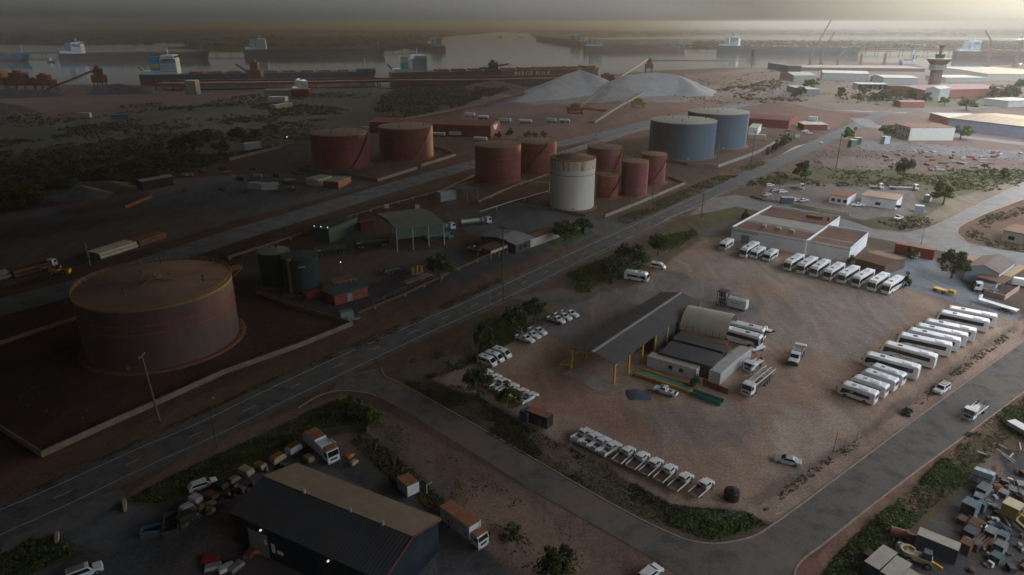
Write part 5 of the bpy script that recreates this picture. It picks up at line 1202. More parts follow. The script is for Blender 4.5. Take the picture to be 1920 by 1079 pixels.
# small boat on trailer, work trolley
a, b = G(1442, 628), G(1421, 622)
t = thing('motor_boat', 'small dark hulled motor boat on a trailer beside the arched shelter', 'boat'); 
MB()._add([(-2.6, -.9, 1.0), (1.4, -.95, 1.05), (2.8, 0, 1.25), (1.4, .95, 1.05), (-2.6, .9, 1.0), (-2.6, -.6, .45), (1.3, -.5, .45), (2.2, 0, .6), (1.3, .5, .45), (-2.6, .6, .45)], [(0, 1, 2, 3, 4), (9, 8, 7, 6, 5), (0, 5, 6, 1), (1, 6, 7, 2), (2, 7, 8, 3), (3, 8, 9, 4), (4, 9, 5, 0)]).build('hull', DARK, t)
MB().box(-.3, .7, -.6, .6, 1.08, 1.9, .15).build('cabin', WHITE, t); MB().box(-2.5, 2.0, -.85, .85, 1.05, 1.12).build('deck', WHITE, t); MB().box(-2.9, -2.5, -.3, .3, .8, 1.7).build('outboard_motor', DARK, t)
m = MB(); [m.bar((-2 + i, .5 * (-1) ** i, 1.1), (-2 + i, .5 * (-1) ** i, 2.4), .08) for i in range(4)]; m.build('rod_rack', DARK, t); wheels(t, (-.6,), 1.9, .32)
put(t, (1441, 629), (1421, 624), 1, .9)
a, b = G(1436, 652), G(1412, 660)
t = thing('service_vehicle', 'low white service buggy between the coaches and the tow truck', 'buggy'); MB().box(-2.2, 2.2, -.8, .8, .5, 1.05).build('body', WHITE, t, bevel=.08); MB().box(-.9, .3, -.75, .75, 1.05, 1.6, .15).build('cab', WHITE, t); MB().box(-.75, .15, -.62, .62, 1.35, 1.61).build('window', GLASS, t); wheels(t, (-1.4, 1.4), 1.6, .35); put(t, (1434, 657), (1412, 663), 1, .8)

# flat white trailer, caravan, yellow machine in the blue gravel yard
t = thing('flat_trailer', 'long white flat trailer at the far corner of the coach yard', 'trailer'); MB().box(-5.5, 4.5, -1.1, 1.1, .9, 1.2).build('deck', WHITE, t); MB().bar((4.5, 0, 1.0), (6.5, 0, .8), .2).build('drawbar', WHITE, t); MB().box(4.2, 4.4, -1.1, 1.1, 1.2, 2.4).build('headboard', WHITE, t); wheels(t, (-3, -1.8), 2.2, .42); put(t, (1838, 571), (1887, 586), 1, 1.1)
t = thing('caravan', 'white caravan at the right edge near the tan lean-to', 'caravan'); MB().box(-3, 3, -1.1, 1.1, .5, 2.6, .12).build('body', WHITE, t, bevel=.15); [MB().box(x, x + .8, -1.13, -1.06, 1.5, 2.1).build('window', GLASS, t) for x in (-2.2, .6)]; wheels(t, (0,), 2.1, .35); put(t, (1899, 537), (1935, 543), 1, 1.1)
t = thing('yellow_trailer', 'rusty yellow drawn grader with rollers at the yard fence', 'machine'); MB().box(-3, 1, -1, 1, .8, 1.1).build('deck', YEL, t); MB().box(1, 3, -.8, .8, .6, 1.6, .15).build('engine_box', YEL, t, bevel=.1); [MB().cyl((x, -1, .5), (x, 1, .5), .5, 14).build('roller', RUST, t) for x in (-2.4, 0)]; MB().bar((-3, 0, 1.0), (-4.2, 0, 1.6), .2).build('drawbar', YEL, t); put(t, (1783, 556), (1752, 547), 1, 1)

# wrecks and cars in the far yards
g = 'cars parked in the far yard'
for i, (x, y, k) in enumerate([(1452, 350, 'h'), (1462, 360, 'h'), (1476, 362, 'h'), (1447, 368, 'h'), (1500, 378, 'h'), (1516, 379, 'h')]):
    spawn((HATCH, CAR_S)[i % 2], (x, y), (x - 14, y + 1), .9, ('pale wrecked car in the far yard, %s from the left road corner' % nm[i]), g)
spawn(UTE, (1598, 388), (1622, 388.5), .92, 'white pickup in front of the white workshop in the far yard')
spawn(UTE, (1679, 416), (1697, 409), .92, 'white pickup wreck in the scrub by the cross street')
g = 'cars parked beside the maroon shop'
for i, (x, y) in enumerate([(1498, 238), (1503, 231), (1522, 236), (1505, 248), (1545, 243), (1533, 242), (1512, 252)]): spawn((CAR_S, HATCH)[i % 2], (x, y), (x + 10, y), .9, 'pale car near the maroon shop, %s of the cluster' % nm[i], g)
g = 'trucks lined up by the red warehouse'
for i, (x, y, L_) in enumerate([(690, 247, 9), (822, 257, 9), (853, 256, 9), (900, 266, 9), (880, 219, 9), (905, 224, 9), (946, 230, 10), (985, 232, 10), (1033, 230, 8), (1058, 231, 8)]):
    t = thing('parked_tanker', 'pale trailer by the red warehouse, %s counted from the left' % (nm + ['ninth', 'tenth'])[i], 'trailer', group=g)
    if i % 2: MB().cyl((-L_ / 2, 0, 2.2), (L_ / 2, 0, 2.2), 1.2, 14).build('tank_barrel', WC, t, smooth=True)
    else: MB().box(-L_ / 2, L_ / 2, -1.2, 1.2, 1.1, 3.4, .1).build('body', WC, t)
    MB().box(-L_ / 2, L_ / 2, -.5, .5, .7, 1.05).build('chassis', DARK, t); axles(t, (-L_ / 2 + 1.3, -L_ / 2 + 2.6, L_ / 2 - 1.5)); put(t, (x + 12, y + 1), (x - 12, y))
# ------------------------------------------------------------------ trees, bushes, scrub
def quads_mesh(name, C, N, S, m, parent=None, aspect=1.6):
    """many leaf-sized quads: centres C, directions N, sizes S"""
    n = len(C); up = rng.normal(size=(n, 3)); t = np.cross(N, up); t /= np.linalg.norm(t, axis=1)[:, None] + 1e-9; b = np.cross(N, t)
    t *= (S * .5)[:, None]; b *= (S * .5 / aspect)[:, None]
    V = np.stack([C - t - b * .6, C + t * .2 - b, C + t + b * .5, C - t * .3 + b], 1).reshape(-1, 3)
    me = bpy.data.meshes.new(name); me.vertices.add(4 * n); me.vertices.foreach_set('co', V.reshape(-1).astype(np.float32))
    me.loops.add(4 * n); me.polygons.add(n); me.loops.foreach_set('vertex_index', np.arange(4 * n, dtype=np.int32))
    me.polygons.foreach_set('loop_start', (np.arange(n) * 4).astype(np.int32)); me.polygons.foreach_set('loop_total', np.full(n, 4, np.int32)); me.update(calc_edges=True)
    me.materials.append(m); o = bpy.data.objects.new(name, me); COL.objects.link(o)
    if parent is not None: o.parent = parent
    return o
LEAF = leafmat('tree_leaves', (.024, .042, .015), (.085, .115, .035), .9)
LEAF2 = leafmat('bright_leaves', (.05, .07, .018), (.13, .15, .04), .7)
SCRUB = leafmat('scrub_leaves', (.042, .046, .026), (.115, .108, .055), .06)
SCRUBG = leafmat('verge_green', (.04, .06, .02), (.14, .175, .05), .25)
DRYL = leafmat('dry_grass', (.07, .065, .025), (.16, .13, .06), .3)
BARK = mat('bark', (.10, .075, .055), .9, .25, 3)

def make_tree(name, n=1500, clumps=26, seed=1, leaf=LEAF, size=.085, flat=.5, base=.28):
    """unit tree: height 1, crown width 1"""
    g = np.random.default_rng(seed); t = thing(name, '', 'tree')
    m = MB(); top = []
    m.cyl((0, 0, -.02), (.01, .01, base + .12), .035, 8, .022)
    cc = []
    for i in range(clumps):
        a = g.uniform(0, 2 * math.pi); r = .42 * math.sqrt(g.uniform(0, 1)); z = base + (1 - base) * g.uniform(.15, .95) * (1 - .55 * (r / .42) ** 2) 
        c = (r * math.cos(a), r * math.sin(a), z); cc.append((c, g.uniform(.09, .17)))
        if i < 9: m.cyl((.01, .01, base + .02 * i * .6), (c[0] * .8, c[1] * .8, c[2] * .92), .016, 6, .006)
    m.build('trunk', BARK, t)
    C, Nn, S = [], [], []
    for c, rad in cc:
        k = n // clumps; d = g.normal(size=(k, 3)); d /= np.linalg.norm(d, axis=1)[:, None]; rr = rad * g.uniform(.55, 1.12, k)[:, None]
        P = np.array(c) + d * rr * np.array([1, 1, .75]); C.append(P); Nn.append(d * .6 + g.normal(size=(k, 3)) * .5 + np.array([0, 0, .4])); S.append(g.uniform(.5, 1.2, k) * size)
    C = np.concatenate(C); Nn = np.concatenate(Nn); Nn /= np.linalg.norm(Nn, axis=1)[:, None]; S = np.concatenate(S)
    quads_mesh('crown', C, Nn, S, leaf, t); return t
TREES = [make_tree('tree', 1900, 30, 3), make_tree('tree', 1900, 26, 8), make_tree('tree', 1700, 22, 15, LEAF2), make_tree('tree', 1400, 22, 21, LEAF, .1, base=.1)]
BUSH = [make_tree('bush', 1100, 16, 31, LEAF, .12, base=.0), make_tree('bush', 1100, 16, 37, LEAF2, .12, base=.0)]
def tree(kind, x, yb, yt, wpx, label, group=None):
    p = G(x, yb); h = H(x, yb, yt); depth = p.y * CP + CAMH * SP; w_ = wpx * depth / 1280
    o = place(kind, p, random.uniform(0, 6.28), label, group); o.scale = (w_, w_, max(h, 1) * 1.02); o.location.z = -.05
    return o
tree(TREES[0], 1183, 512, 452, 66, 'broad dark tree at the hedge behind the lone small bus')
tree(TREES[1], 1233, 480, 434, 40, 'upright dark tree at the far end of the hedge')
tree(TREES[1], 1150, 525, 486, 52, 'low tree in the hedge left of the lone small bus')
tree(TREES[0], 966, 636, 566, 52, 'round dark tree beside the tall power pole')
tree(TREES[1], 1002, 606, 556, 50, 'dark tree right of the tall power pole')
tree(TREES[3], 907, 660, 598, 42, 'dark tree beside the three white vans')
tree(TREES[0], 897, 745, 686, 62, 'spreading tree over the verge pickups, the left one')
tree(TREES[2], 955, 765, 716, 52, 'small leafy tree over the verge pickups, the right one')
tree(TREES[0], 826, 530, 474, 56, 'round dark tree in the tanker yard above the yellow plant')
tree(TREES[2], 1592, 265, 235, 25, 'round bright tree left of the green kiosk by the main road')
tree(TREES[0], 1661, 264, 231, 34, 'broad tree left of the white office block')
tree(TREES[2], 1800, 262, 232, 36, 'broad tree at the right corner of the white office block')
tree(TREES[0], 1693, 336, 292, 36, 'dark bushy tree in the storage yard')
tree(TREES[0], 1783, 522, 464, 54, 'large bushy tree in the blue gravel yard')
tree(TREES[3], 1502, 336, 299, 34, 'dark bush tree at the road side left of the storage yard')
tree(TREES[2], 1768, 384, 334, 44, 'pale loose tree over the white container of the far yard')
tree(TREES[0], 1811, 208, 184, 36, 'round dark tree beyond the big orange brown store')
tree(TREES[1], 1060, 452, 412, 60, 'dark clump of trees behind the green lawn')
tree(TREES[0], 1092, 436, 408, 40, 'smaller tree at the right end of the green lawn')
tree(TREES[2], 1712, 487, 462, 26, 'brown green tree beside the old tin shed')
tree(BUSH[0], 1593, 492, 478, 22, 'dark bush at the corner of the white industrial building')
tree(BUSH[0], 1695, 540, 510, 22, 'brownish bush beside the last coach of the facing row')
tree(BUSH[0], 1396, 410, 394, 18, 'dark bush at the left corner of the white industrial building')
tree(TREES[1], 1046, 1104, 1024, 84, 'dark shrub at the bottom edge on the dusty verge')
tree(BUSH[1], 962, 1006, 982, 44, 'dry shrub above the box truck cab')
tree(BUSH[1], 690, 800, 752, 60, 'green bush on the bottom verge near the junction')
tree(BUSH[0], 668, 782, 742, 50, 'dark bush on the bottom verge near the junction')
tree(BUSH[1], 1647, 983, 964, 28, 'bright round bush in the bottom right scrub')
tree(BUSH[0], 1300, 725, 702, 26, 'dark bush at the end of the green loading ramp')
tree(BUSH[0], 1701, 778, 766, 26, 'small flat shrub on the verge by the white off-road car')
g = 'trees along the port roads'
PT = [(1500, 182, 160, 22), (1512, 172, 148, 24), (1526, 165, 146, 20), (1490, 186, 170, 18), (1575, 186, 162, 22), (1608, 192, 172, 20), (1640, 190, 172, 22), (1655, 188, 168, 26), (1680, 186, 164, 26), (1708, 184, 166, 22), (1735, 192, 172, 24), (1770, 198, 180, 22), (1890, 190, 160, 36), (1860, 185, 160, 26), (1700, 176, 158, 22), (1912, 170, 146, 24), (1740, 178, 162, 20), (1620, 178, 160, 20), (1845, 318, 306, 16), (1882, 336, 314, 20), (1858, 328, 312, 14)]
PL = ['nearest tree left of the low white shed', 'tallest tree left of the low white shed', 'tree under the pale green shed', 'smallest tree at the port road corner', 'tree right of the low white shed', 'small tree before the long flat canopy', 'tree right of the flat canopy, nearer', 'wide tree right of the flat canopy', 'wide tree before the control tower, left', 'tree before the control tower, middle', 'tree before the brick long building, nearer', 'tree by the parked white boats', 'large tree at the right edge near the port', 'tree beside the large tree at the right edge', 'tree behind the wide tree of the port', 'highest tree at the right edge', 'tree at the foot of the control tower', 'tree behind the flat canopy', 'small bush tree in the storage yard, left', 'bush tree in the storage yard, right', 'smallest bush tree in the storage yard']
for i, (x, yb, yt, w_) in enumerate(PT): tree(TREES[(0, 3, 2)[i % 3]], x, yb, yt, w_, 'distant ' + PL[i], g)
g = 'dark trees in the scrub beyond the pipe yard'
for i, (x, yb, yt, w_) in enumerate([(362, 292, 246, 40), (332, 285, 256, 36), (415, 288, 264, 36), (388, 262, 242, 40), (300, 310, 284, 44), (445, 256, 238, 34), (510, 248, 232, 40), (480, 258, 240, 30), (250, 325, 300, 50), (200, 345, 318, 54), (120, 365, 335, 60), (50, 390, 350, 70)]):
    tree(TREES[(0, 3)[i % 2]], x, yb, yt, w_, 'dark scrub tree, %s in the strip left of the wide red tanks' % (nm + ['ninth', 'tenth', 'eleventh', 'twelfth'])[i], g)
g = 'shrubs by the red warehouse'
for i, (x, yb, yt, w_) in enumerate([(955, 254, 240, 20), (935, 258, 246, 16), (988, 257, 246, 20), (1003, 258, 248, 16), (1020, 257, 246, 18)]): tree(BUSH[0], x, yb, yt, w_, 'dark shrub, %s of five right of the red warehouse' % nm[i], g)
g = 'bushes behind the blue tank wall'
for i, (x, yb, yt, w_) in enumerate([(1452, 284, 262, 18), (1466, 276, 254, 18), (1440, 290, 276, 16), (1476, 270, 250, 14)]): tree(BUSH[0], x, yb, yt, w_, 'dark bush, %s of four right of the blue tank wall' % nm[i], g)
# reddish pine by the harbour
t = thing('pine_tree', 'tall tiered pine dusted reddish brown beside the harbour', 'tree', G(1409, 126)); m = MB().cyl((0, 0, 0), (0, 0, 30), .6, 8, .15); m.build('trunk', BARK, t)
C, Nn, S = [], [], []
for k in range(9):
    z = 4 + k * 3; r_ = 8.5 - k * .85
    for j in range(9):
        a = 2 * math.pi * j / 9 + k
        for q in range(26):
            f = random.uniform(.15, 1); C.append((r_ * f * math.cos(a) + random.gauss(0, .4), r_ * f * math.sin(a) + random.gauss(0, .4), z + random.gauss(0, .35) + f * .8)); Nn.append((random.gauss(0, .4), random.gauss(0, .4), 1)); S.append(random.uniform(.8, 1.6))
Nn = np.array(Nn); Nn /= np.linalg.norm(Nn, axis=1)[:, None]; quads_mesh('crown', np.array(C), Nn, np.array(S), leafmat('pine_needles', (.035, .03, .018), (.085, .05, .03), .3), t)

def scatter(name, label, poly, n, size, leafs, m, per=14, hscale=.7, clump=.0, cat='plants'):
    P = np.array(poly, float); out = []
    W_ = np.array([[G(x, y).x, G(x, y).y] for x, y in poly]); x0, y0 = W_.min(0); x1, y1 = W_.max(0); tries = 0; pts = np.zeros((0, 2))
    while len(pts) < n and tries < 60:
        q = np.stack([rng.uniform(x0, x1, n * 3), rng.uniform(y0, y1, n * 3)], 1); d = sdist(q[:, 0], q[:, 1], W_)
        keep = d > 0
        if clump: keep &= fbm(q[:, 0] / (size[1] * 9) + 7, q[:, 1] / (size[1] * 9), 3) + rng.normal(0, .05, len(q)) > clump
        pts = np.concatenate([pts, q[keep]]); tries += 1
    pts = pts[:n]; k = len(pts); s = rng.uniform(size[0], size[1], k)
    d = rng.normal(size=(k, per, 3)); d /= np.linalg.norm(d, axis=2)[..., None]; d[..., 2] = np.abs(d[..., 2])
    rr = rng.uniform(.5, 1.05, (k, per, 1)) * s[:, None, None] * .5
    Cc = d * rr * np.array([1, 1, hscale * 1.6]); Cc[..., 0] += pts[:, None, 0]; Cc[..., 1] += pts[:, None, 1]
    Nn = d * .7 + rng.normal(size=d.shape) * .45 + np.array([0, 0, .35]); Nn /= np.linalg.norm(Nn, axis=2)[..., None]
    S = (rng.uniform(.6, 1.2, (k, per)) * s[:, None] * leafs)
    o = quads_mesh(name, Cc.reshape(-1, 3), Nn.reshape(-1, 3), S.reshape(-1), m); tag(o, label, cat, None, 'stuff'); return o
scatter('scrub', 'dark scrub covering the land left of the red tanks', [(-120, 262), (60, 245), (300, 205), (560, 184), (640, 205), (700, 222), (560, 268), (430, 298), (290, 343), (0, 398), (-150, 430)], 3600, (1.4, 5), .36, SCRUB, 18, .5, .53)
scatter('scrub', 'mangrove scrub on the mound left of the salt piles', [(690, 232), (720, 180), (790, 158), (850, 166), (905, 184), (860, 200), (760, 225)], 1300, (3, 8), .38, SCRUB, 18, .7, .46)
scatter('scrub', 'scrub on the small headland behind the mangrove mound', [(885, 165), (950, 150), (960, 165), (930, 178), (905, 178)], 260, (4, 8), .4, SCRUB, 14, .7)
scatter('verge_grass', 'green weeds on the main road verge left of the coach yard', [(735, 705), (800, 655), (900, 605), (960, 580), (1000, 572), (1010, 600), (960, 640), (870, 690), (800, 712)], 2600, (.3, 1.3), .36, SCRUBG, 13, .4, .52)
scatter('verge_grass', 'green hedge of weeds between main road and lone small bus', [(1032, 524), (1150, 480), (1235, 445), (1300, 432), (1310, 440), (1240, 480), (1190, 512), (1110, 552), (1050, 548)], 2600, (.4, 1.7), .36, SCRUBG, 14, .5, .5)
scatter('verge_grass', 'weeds on the verge along the kerbed street', [(750, 712), (870, 725), (960, 785), (1130, 872), (1260, 948), (1400, 962), (1440, 985), (1330, 1012), (1180, 962), (1000, 862), (800, 742)], 4600, (.2, .95), .38, leafmat('verge_mixed', (.04, .045, .02), (.11, .105, .045), .35), 12, .4, .52)
scatter('dry_grass', 'pale dry grass between the weeds of the street verge', [(750, 712), (870, 725), (960, 785), (1130, 872), (1260, 948), (1400, 962), (1440, 985), (1330, 1012), (1180, 962), (1000, 862), (800, 742)], 3600, (.1, .45), .6, DRYL, 7, .4, .4)
scatter('dry_grass', 'pale dry grass in the bottom right scrub', [(1530, 1100), (1580, 1035), (1660, 960), (1740, 890), (1830, 800), (1925, 735), (1925, 790), (1850, 860), (1790, 920), (1700, 990), (1640, 1100)], 3200, (.12, .5), .6, DRYL, 7, .4, .4)
scatter('dry_grass', 'pale dry grass on the verge above the parked trailers', [(235, 940), (330, 890), (430, 845), (560, 782), (640, 745), (690, 748), (705, 790), (600, 805), (430, 880), (300, 942)], 2600, (.1, .45), .6, DRYL, 7, .4, .4)
scatter('verge_grass', 'lush weeds in the corner by the black water tank', [(1280, 960), (1400, 962), (1430, 985), (1340, 1010), (1250, 980)], 900, (.4, 1.3), .4, SCRUBG, 12, .5, .42)
scatter('verge_grass', 'green weeds on the bottom verge above the parked trailers', [(235, 940), (330, 890), (430, 845), (560, 782), (640, 745), (690, 748), (705, 790), (600, 805), (430, 880), (300, 942)], 3600, (.25, 1.1), .38, SCRUBG, 13, .45, .5)
scatter('verge_grass', 'yellowish weeds along the fence behind the navy warehouse', [(660, 830), (690, 810), (760, 870), (860, 965), (840, 980), (740, 905)], 900, (.3, 1.0), .5, DRYL, 11, .5, .35)
scatter('verge_grass', 'weeds in the bottom left corner', [(-60, 1075), (60, 1010), (108, 1012), (140, 1035), (60, 1079), (-60, 1140)], 1300, (.25, 1.1), .4, SCRUBG, 12, .45, .46)
scatter('scrub', 'thick green scrub between the street and the bottom right yard', [(1530, 1100), (1580, 1035), (1660, 960), (1740, 890), (1830, 800), (1925, 735), (1925, 790), (1850, 860), (1790, 920), (1700, 990), (1640, 1100)], 5400, (.3, 1.35), .36, SCRUBG, 14, .5, .5)
scatter('verge_grass', 'weeds on the roadside right of the red tank group', [(1150, 412), (1290, 352), (1420, 300), (1440, 306), (1300, 368), (1180, 420)], 1300, (.4, 1.5), .4, SCRUBG, 12, .45, .5)
scatter('scrub', 'bushes between main road and the far storage yard', [(1385, 350), (1500, 305), (1530, 300), (1560, 320), (1930, 318), (1930, 345), (1840, 372), (1700, 352), (1450, 348)], 1700, (.5, 2.3), .36, leafmat('yard_scrub', (.035, .045, .018), (.10, .10, .04), .2), 14, .5, .53)
scatter('verge_grass', 'scrub on the traffic island of the cross street', [(1640, 416), (1760, 400), (1740, 425), (1690, 432)], 330, (.4, 1.5), .4, leafmat('yard_scrub', (.035, .045, .018), (.10, .10, .04)), 12, .5, .45)
scatter('verge_grass', 'green strip at the right edge by the cream building', [(1806, 440), (1850, 405), (1925, 385), (1925, 400), (1860, 420), (1840, 445), (1925, 468), (1925, 476), (1860, 464)], 500, (.4, 1.4), .4, leafmat('yard_scrub', (.035, .045, .018), (.10, .10, .04)), 12, .45, .5)
scatter('verge_grass', 'weeds along the coach yard fence', [(1410, 955), (1560, 850), (1650, 800), (1780, 700), (1890, 620), (1905, 625), (1790, 712), (1660, 812), (1570, 862), (1430, 965)], 900, (.15, .6), .5, DRYL, 9, .35, .5)
scatter('scrub', 'thin dry scrub over the bare port land', [(1300, 150), (1470, 132), (1530, 150), (1700, 160), (1925, 170), (1925, 200), (1700, 200), (1480, 188), (1330, 205), (1250, 180)], 900, (1.2, 3.6), .4, leafmat('port_scrub', (.05, .05, .03), (.12, .10, .05), .1), 11, .45, .5)
scatter('scrub', 'sparse dry scrub on the ore flat at the upper left', [(-50, 225), (200, 200), (480, 178), (700, 172), (690, 184), (560, 186), (300, 207), (60, 240), (-50, 250)], 900, (1.5, 4.5), .4, leafmat('flat_scrub', (.06, .055, .03), (.13, .11, .055), .08), 11, .4, .48)
scatter('dry_grass', 'sparse dry tufts on the storage yard and its tracks', [(1520, 282), (1680, 268), (1925, 282), (1925, 318), (1560, 318)], 600, (.4, 1.4), .45, DRYL, 9, .35, .47)
scatter('dry_grass', 'dry tufts on the red earth between haul road and depot', [(0, 600), (440, 470), (720, 385), (880, 335), (890, 345), (700, 410), (430, 500), (140, 590)], 900, (.3, 1.2), .45, DRYL, 9, .4, .5)
scatter('dry_grass', 'dry tufts on the verge below the bund wall', [(0, 945), (240, 835), (520, 705), (700, 630), (940, 520), (940, 530), (700, 645), (520, 712), (230, 845), (0, 955)], 1500, (.15, .7), .5, DRYL, 8, .4, .48)
scatter('dry_grass', 'dry tufts inside the bund of the huge maroon tank', [(20, 800), (90, 845), (300, 745), (600, 632), (640, 612), (500, 560), (450, 640), (300, 720), (150, 720), (60, 660)], 800, (.2, .9), .5, DRYL, 8, .35, .5)
scatter('dry_grass', 'dry tufts on the dusty verge right of the box truck', [(700, 780), (760, 800), (980, 940), (1150, 1060), (1000, 1079), (880, 990), (760, 880)], 700, (.1, .5), .5, DRYL, 8, .35, .52)
scatter('scrub', 'scrub beside the port roads', [(1320, 170), (1460, 150), (1470, 160), (1400, 185), (1500, 185), (1620, 190), (1900, 190), (1925, 160), (1700, 165), (1480, 195), (1340, 190)], 900, (2, 6), .42, leafmat('port_scrub', (.05, .05, .03), (.12, .10, .05), .1), 12, .5, .44)
scatter('scrub', 'mangroves along the far shore of the harbour', [(-100, 83), (200, 82), (700, 92), (800, 74), (860, 66), (840, 58), (400, 56), (-100, 60)], 2600, (22, 60), .4, leafmat('mangrove', (.022, .03, .016), (.05, .055, .028), .01), 12, .18, .45)
scatter('scrub', 'mangroves on the far right shore', [(1080, 72), (1300, 66), (1930, 68), (1930, 56), (1000, 58)], 1800, (22, 60), .4, leafmat('mangrove', (.022, .03, .016), (.05, .055, .028)), 12, .18, .45)
scatter('scrub', 'mangroves on the spit behind the moored ships', [(1300, 92), (1300, 78), (1930, 78), (1930, 94)], 1300, (10, 26), .4, leafmat('mangrove', (.022, .03, .016), (.05, .055, .028)), 12, .3, .35)
# ------------------------------------------------------------------ ships
def ship(label, ps, pb, hull_c, boot_c=(.16, .045, .04), hh=13, beam=32, sup=True, fun=None, hatches=9, hatch_c=None, letters=None, sup_h=24, name='cargo_ship', depth_in=True, L=None):
    s, b = G(*ps), G(*pb); rz = heading(s, b); Ln = L or (b - s).length; bow = b
    q = Vector((-math.sin(rz), math.cos(rz), 0)); side = 1 if q.y > 0 else -1
    mid = (s + b) / 2 + q * side * beam / 2
    if L: mid = b - Vector((math.cos(rz), math.sin(rz), 0)) * L / 2 + q * side * beam / 2
    t = thing(name, label, 'ship', (mid.x, mid.y, 0), rz); h2 = Ln / 2; B = beam / 2
    outl = [(-h2, -B * .7), (-h2 + Ln * .06, -B), (h2 - Ln * .12, -B), (h2 - Ln * .04, -B * .6), (h2, 0), (h2 - Ln * .04, B * .6), (h2 - Ln * .12, B), (-h2 + Ln * .06, B), (-h2, B * .7)]
    mk_ = lambda z0, z1, e0, e1, nm, m_: MB()._add([(x + (e0 if x > h2 - Ln * .1 else 0), y, z0) for x, y in outl] + [(x + (e1 if x > h2 - Ln * .1 else 0), y, z1) for x, y in outl], [tuple(range(9))[::-1], tuple(range(9, 18))] + [(i, (i + 1) % 9, (i + 1) % 9 + 9, i + 9) for i in range(9)]).build(nm, m_, t)
    hm = mat('hull_%d_%d' % (int(hull_c[0] * 100), int(hull_c[2] * 100)), hull_c, .6, .15, .05); bm = mat('boot_%d' % int(boot_c[0] * 1000), boot_c, .7, .15, .05)
    mk_(-.2, hh * .42, -6, -3, 'waterline_band', bm); mk_(hh * .42 + .01, hh, -3, 0, 'hull', hm)
    MB().prism([(h2 - Ln * .09, -B * .8), (h2 - Ln * .035, -B * .55), (h2 - 1, 0), (h2 - Ln * .035, B * .55), (h2 - Ln * .09, B * .8)], hh + .01, hh + 3).build('forecastle', hm, t)
    hc = hatch_c or (.20, .10, .07); hcm = mat('hatch_%d' % int(hc[0] * 1000), hc, .7, .15, .1)
    x0 = -h2 + Ln * (.2 if sup else .05); x1 = h2 - Ln * .1; st = (x1 - x0) / hatches
    for i in range(hatches):
        MB().box(x0 + st * i, x0 + st * (i + .68), -B * .62, B * .62, hh + .02, hh + 2.6).build('hatch_cover', hcm, t)
    m = MB(); m.bar((h2 - Ln * .05, 0, hh + 3), (h2 - Ln * .05, 0, hh + 16), .9); m.bar((x0 + st * hatches * .5, 0, hh), (x0 + st * hatches * .5, 0, hh + 10), .6); m.build('mast', CREAM, t)
    if sup:
        sup_h *= .86; w_ = mat('ship_white', (.52, .60, .64), .6, .08, .1); xs = -h2 + Ln * .09
        MB().box(xs, xs + Ln * .065, -B * .72, B * .72, hh + .02, hh + sup_h * .82).build('deckhouse', w_, t)
        MB().box(xs + Ln * .01, xs + Ln * .06, -B * 1.0, B * 1.0, hh + sup_h * .82 + .01, hh + sup_h).build('bridge', w_, t)
        MB().box(xs + Ln * .0605, xs + Ln * .062, -B * .9, B * .9, hh + sup_h * .86, hh + sup_h * .95).build('bridge_windows', GLASS, t)
        m = MB()
        for k in range(5):
            for j in range(6): m.box(xs + 2 + j * Ln * .01, xs + 3.2 + j * Ln * .01, side * -1 * B * .72 - .1, side * -1 * B * .72 + .1, hh + 3 + k * sup_h * .15, hh + 4.2 + k * sup_h * .15)
        m.build('cabin_windows', GLASS, t)
        m = MB(); m.bar((xs + Ln * .03, 0, hh + sup_h), (xs + Ln * .03, 0, hh + sup_h + 9), .9); m.bar((xs + Ln * .03, -4, hh + sup_h + 5), (xs + Ln * .03, 4, hh + sup_h + 5), .5); m.build('radar_mast', w_, t)
        MB().box(-h2 + Ln * .01, xs - .1, -B * .65, B * .65, hh + .01, hh + 4).build('poop_house', w_, t)
        fx = -h2 + Ln * .045
        for i, c in enumerate(fun or [(.1, .15, .3)]):
            n_ = len(fun or [1]); z0 = hh + 4.01 + (sup_h * .75) * i / n_; z1 = hh + 4 + (sup_h * .75) * (i + 1) / n_
            MB().box(fx, fx + Ln * .035, -4.5, 4.5, z0, z1 - .01).build('funnel', mat('funnel_%d_%d' % (int(c[0] * 100), int(c[2] * 100)), c, .6), t)
        m = MB(); m.bar((-h2 + 3, 3, hh + 3), (-h2 - 3, 3, hh + 10), 3, 2.2); m.build('lifeboat', mat('lifeboat_orange', (.4, .15, .05), .6), t)
    if letters:
        txt, cx, hgt_ = letters
        cu = bpy.data.curves.new('lettering', 'FONT'); cu.body = txt; cu.size = hgt_; cu.extrude = .1; cu.align_x = 'CENTER'; cu.space_character = 1.15
        tmp = bpy.data.objects.new('tmp', cu); COL.objects.link(tmp); me = bpy.data.meshes.new_from_object(tmp.evaluated_get(bpy.context.evaluated_depsgraph_get())); bpy.data.objects.remove(tmp)
        me.materials.clear(); me.materials.append(mat('ship_letters', (.7, .68, .66), .6, .05)); o = bpy.data.objects.new('lettering', me); COL.objects.link(o); o.parent = t
        o.rotation_euler = (R(90), 0, 0 if side > 0 else math.pi); o.location = (cx, -side * (B + .15), hh * .48)
    return t
NV = (.045, .06, .08); RDH = (.15, .052, .042)
ship('navy ore carrier with a blue and yellow funnel moored along the near wharf', (262, 161), (708, 153), NV, hh=13, fun=[(.05, .30, .50), (.05, .30, .50), (.5, .42, .08), (.05, .30, .5)][::-1][:4], sup_h=27)
ship('rusty red bulk carrier with big white letters on its hull behind the white salt pile', (737, 160), (1132, 149), RDH, (.15, .05, .04), hh=15, fun=[(.12, .36, .30), (.45, .6, .55)], letters=('BERGE BULK', 42, 8.5), sup_h=24, hatch_c=(.24, .09, .065))
ship('dark ore carrier with pale deckhouse moored far left across the channel', (110, 114.5), (392, 111.5), (.06, .065, .075), (.13, .06, .055), hh=14, fun=[(.12, .2, .22)], sup_h=26)
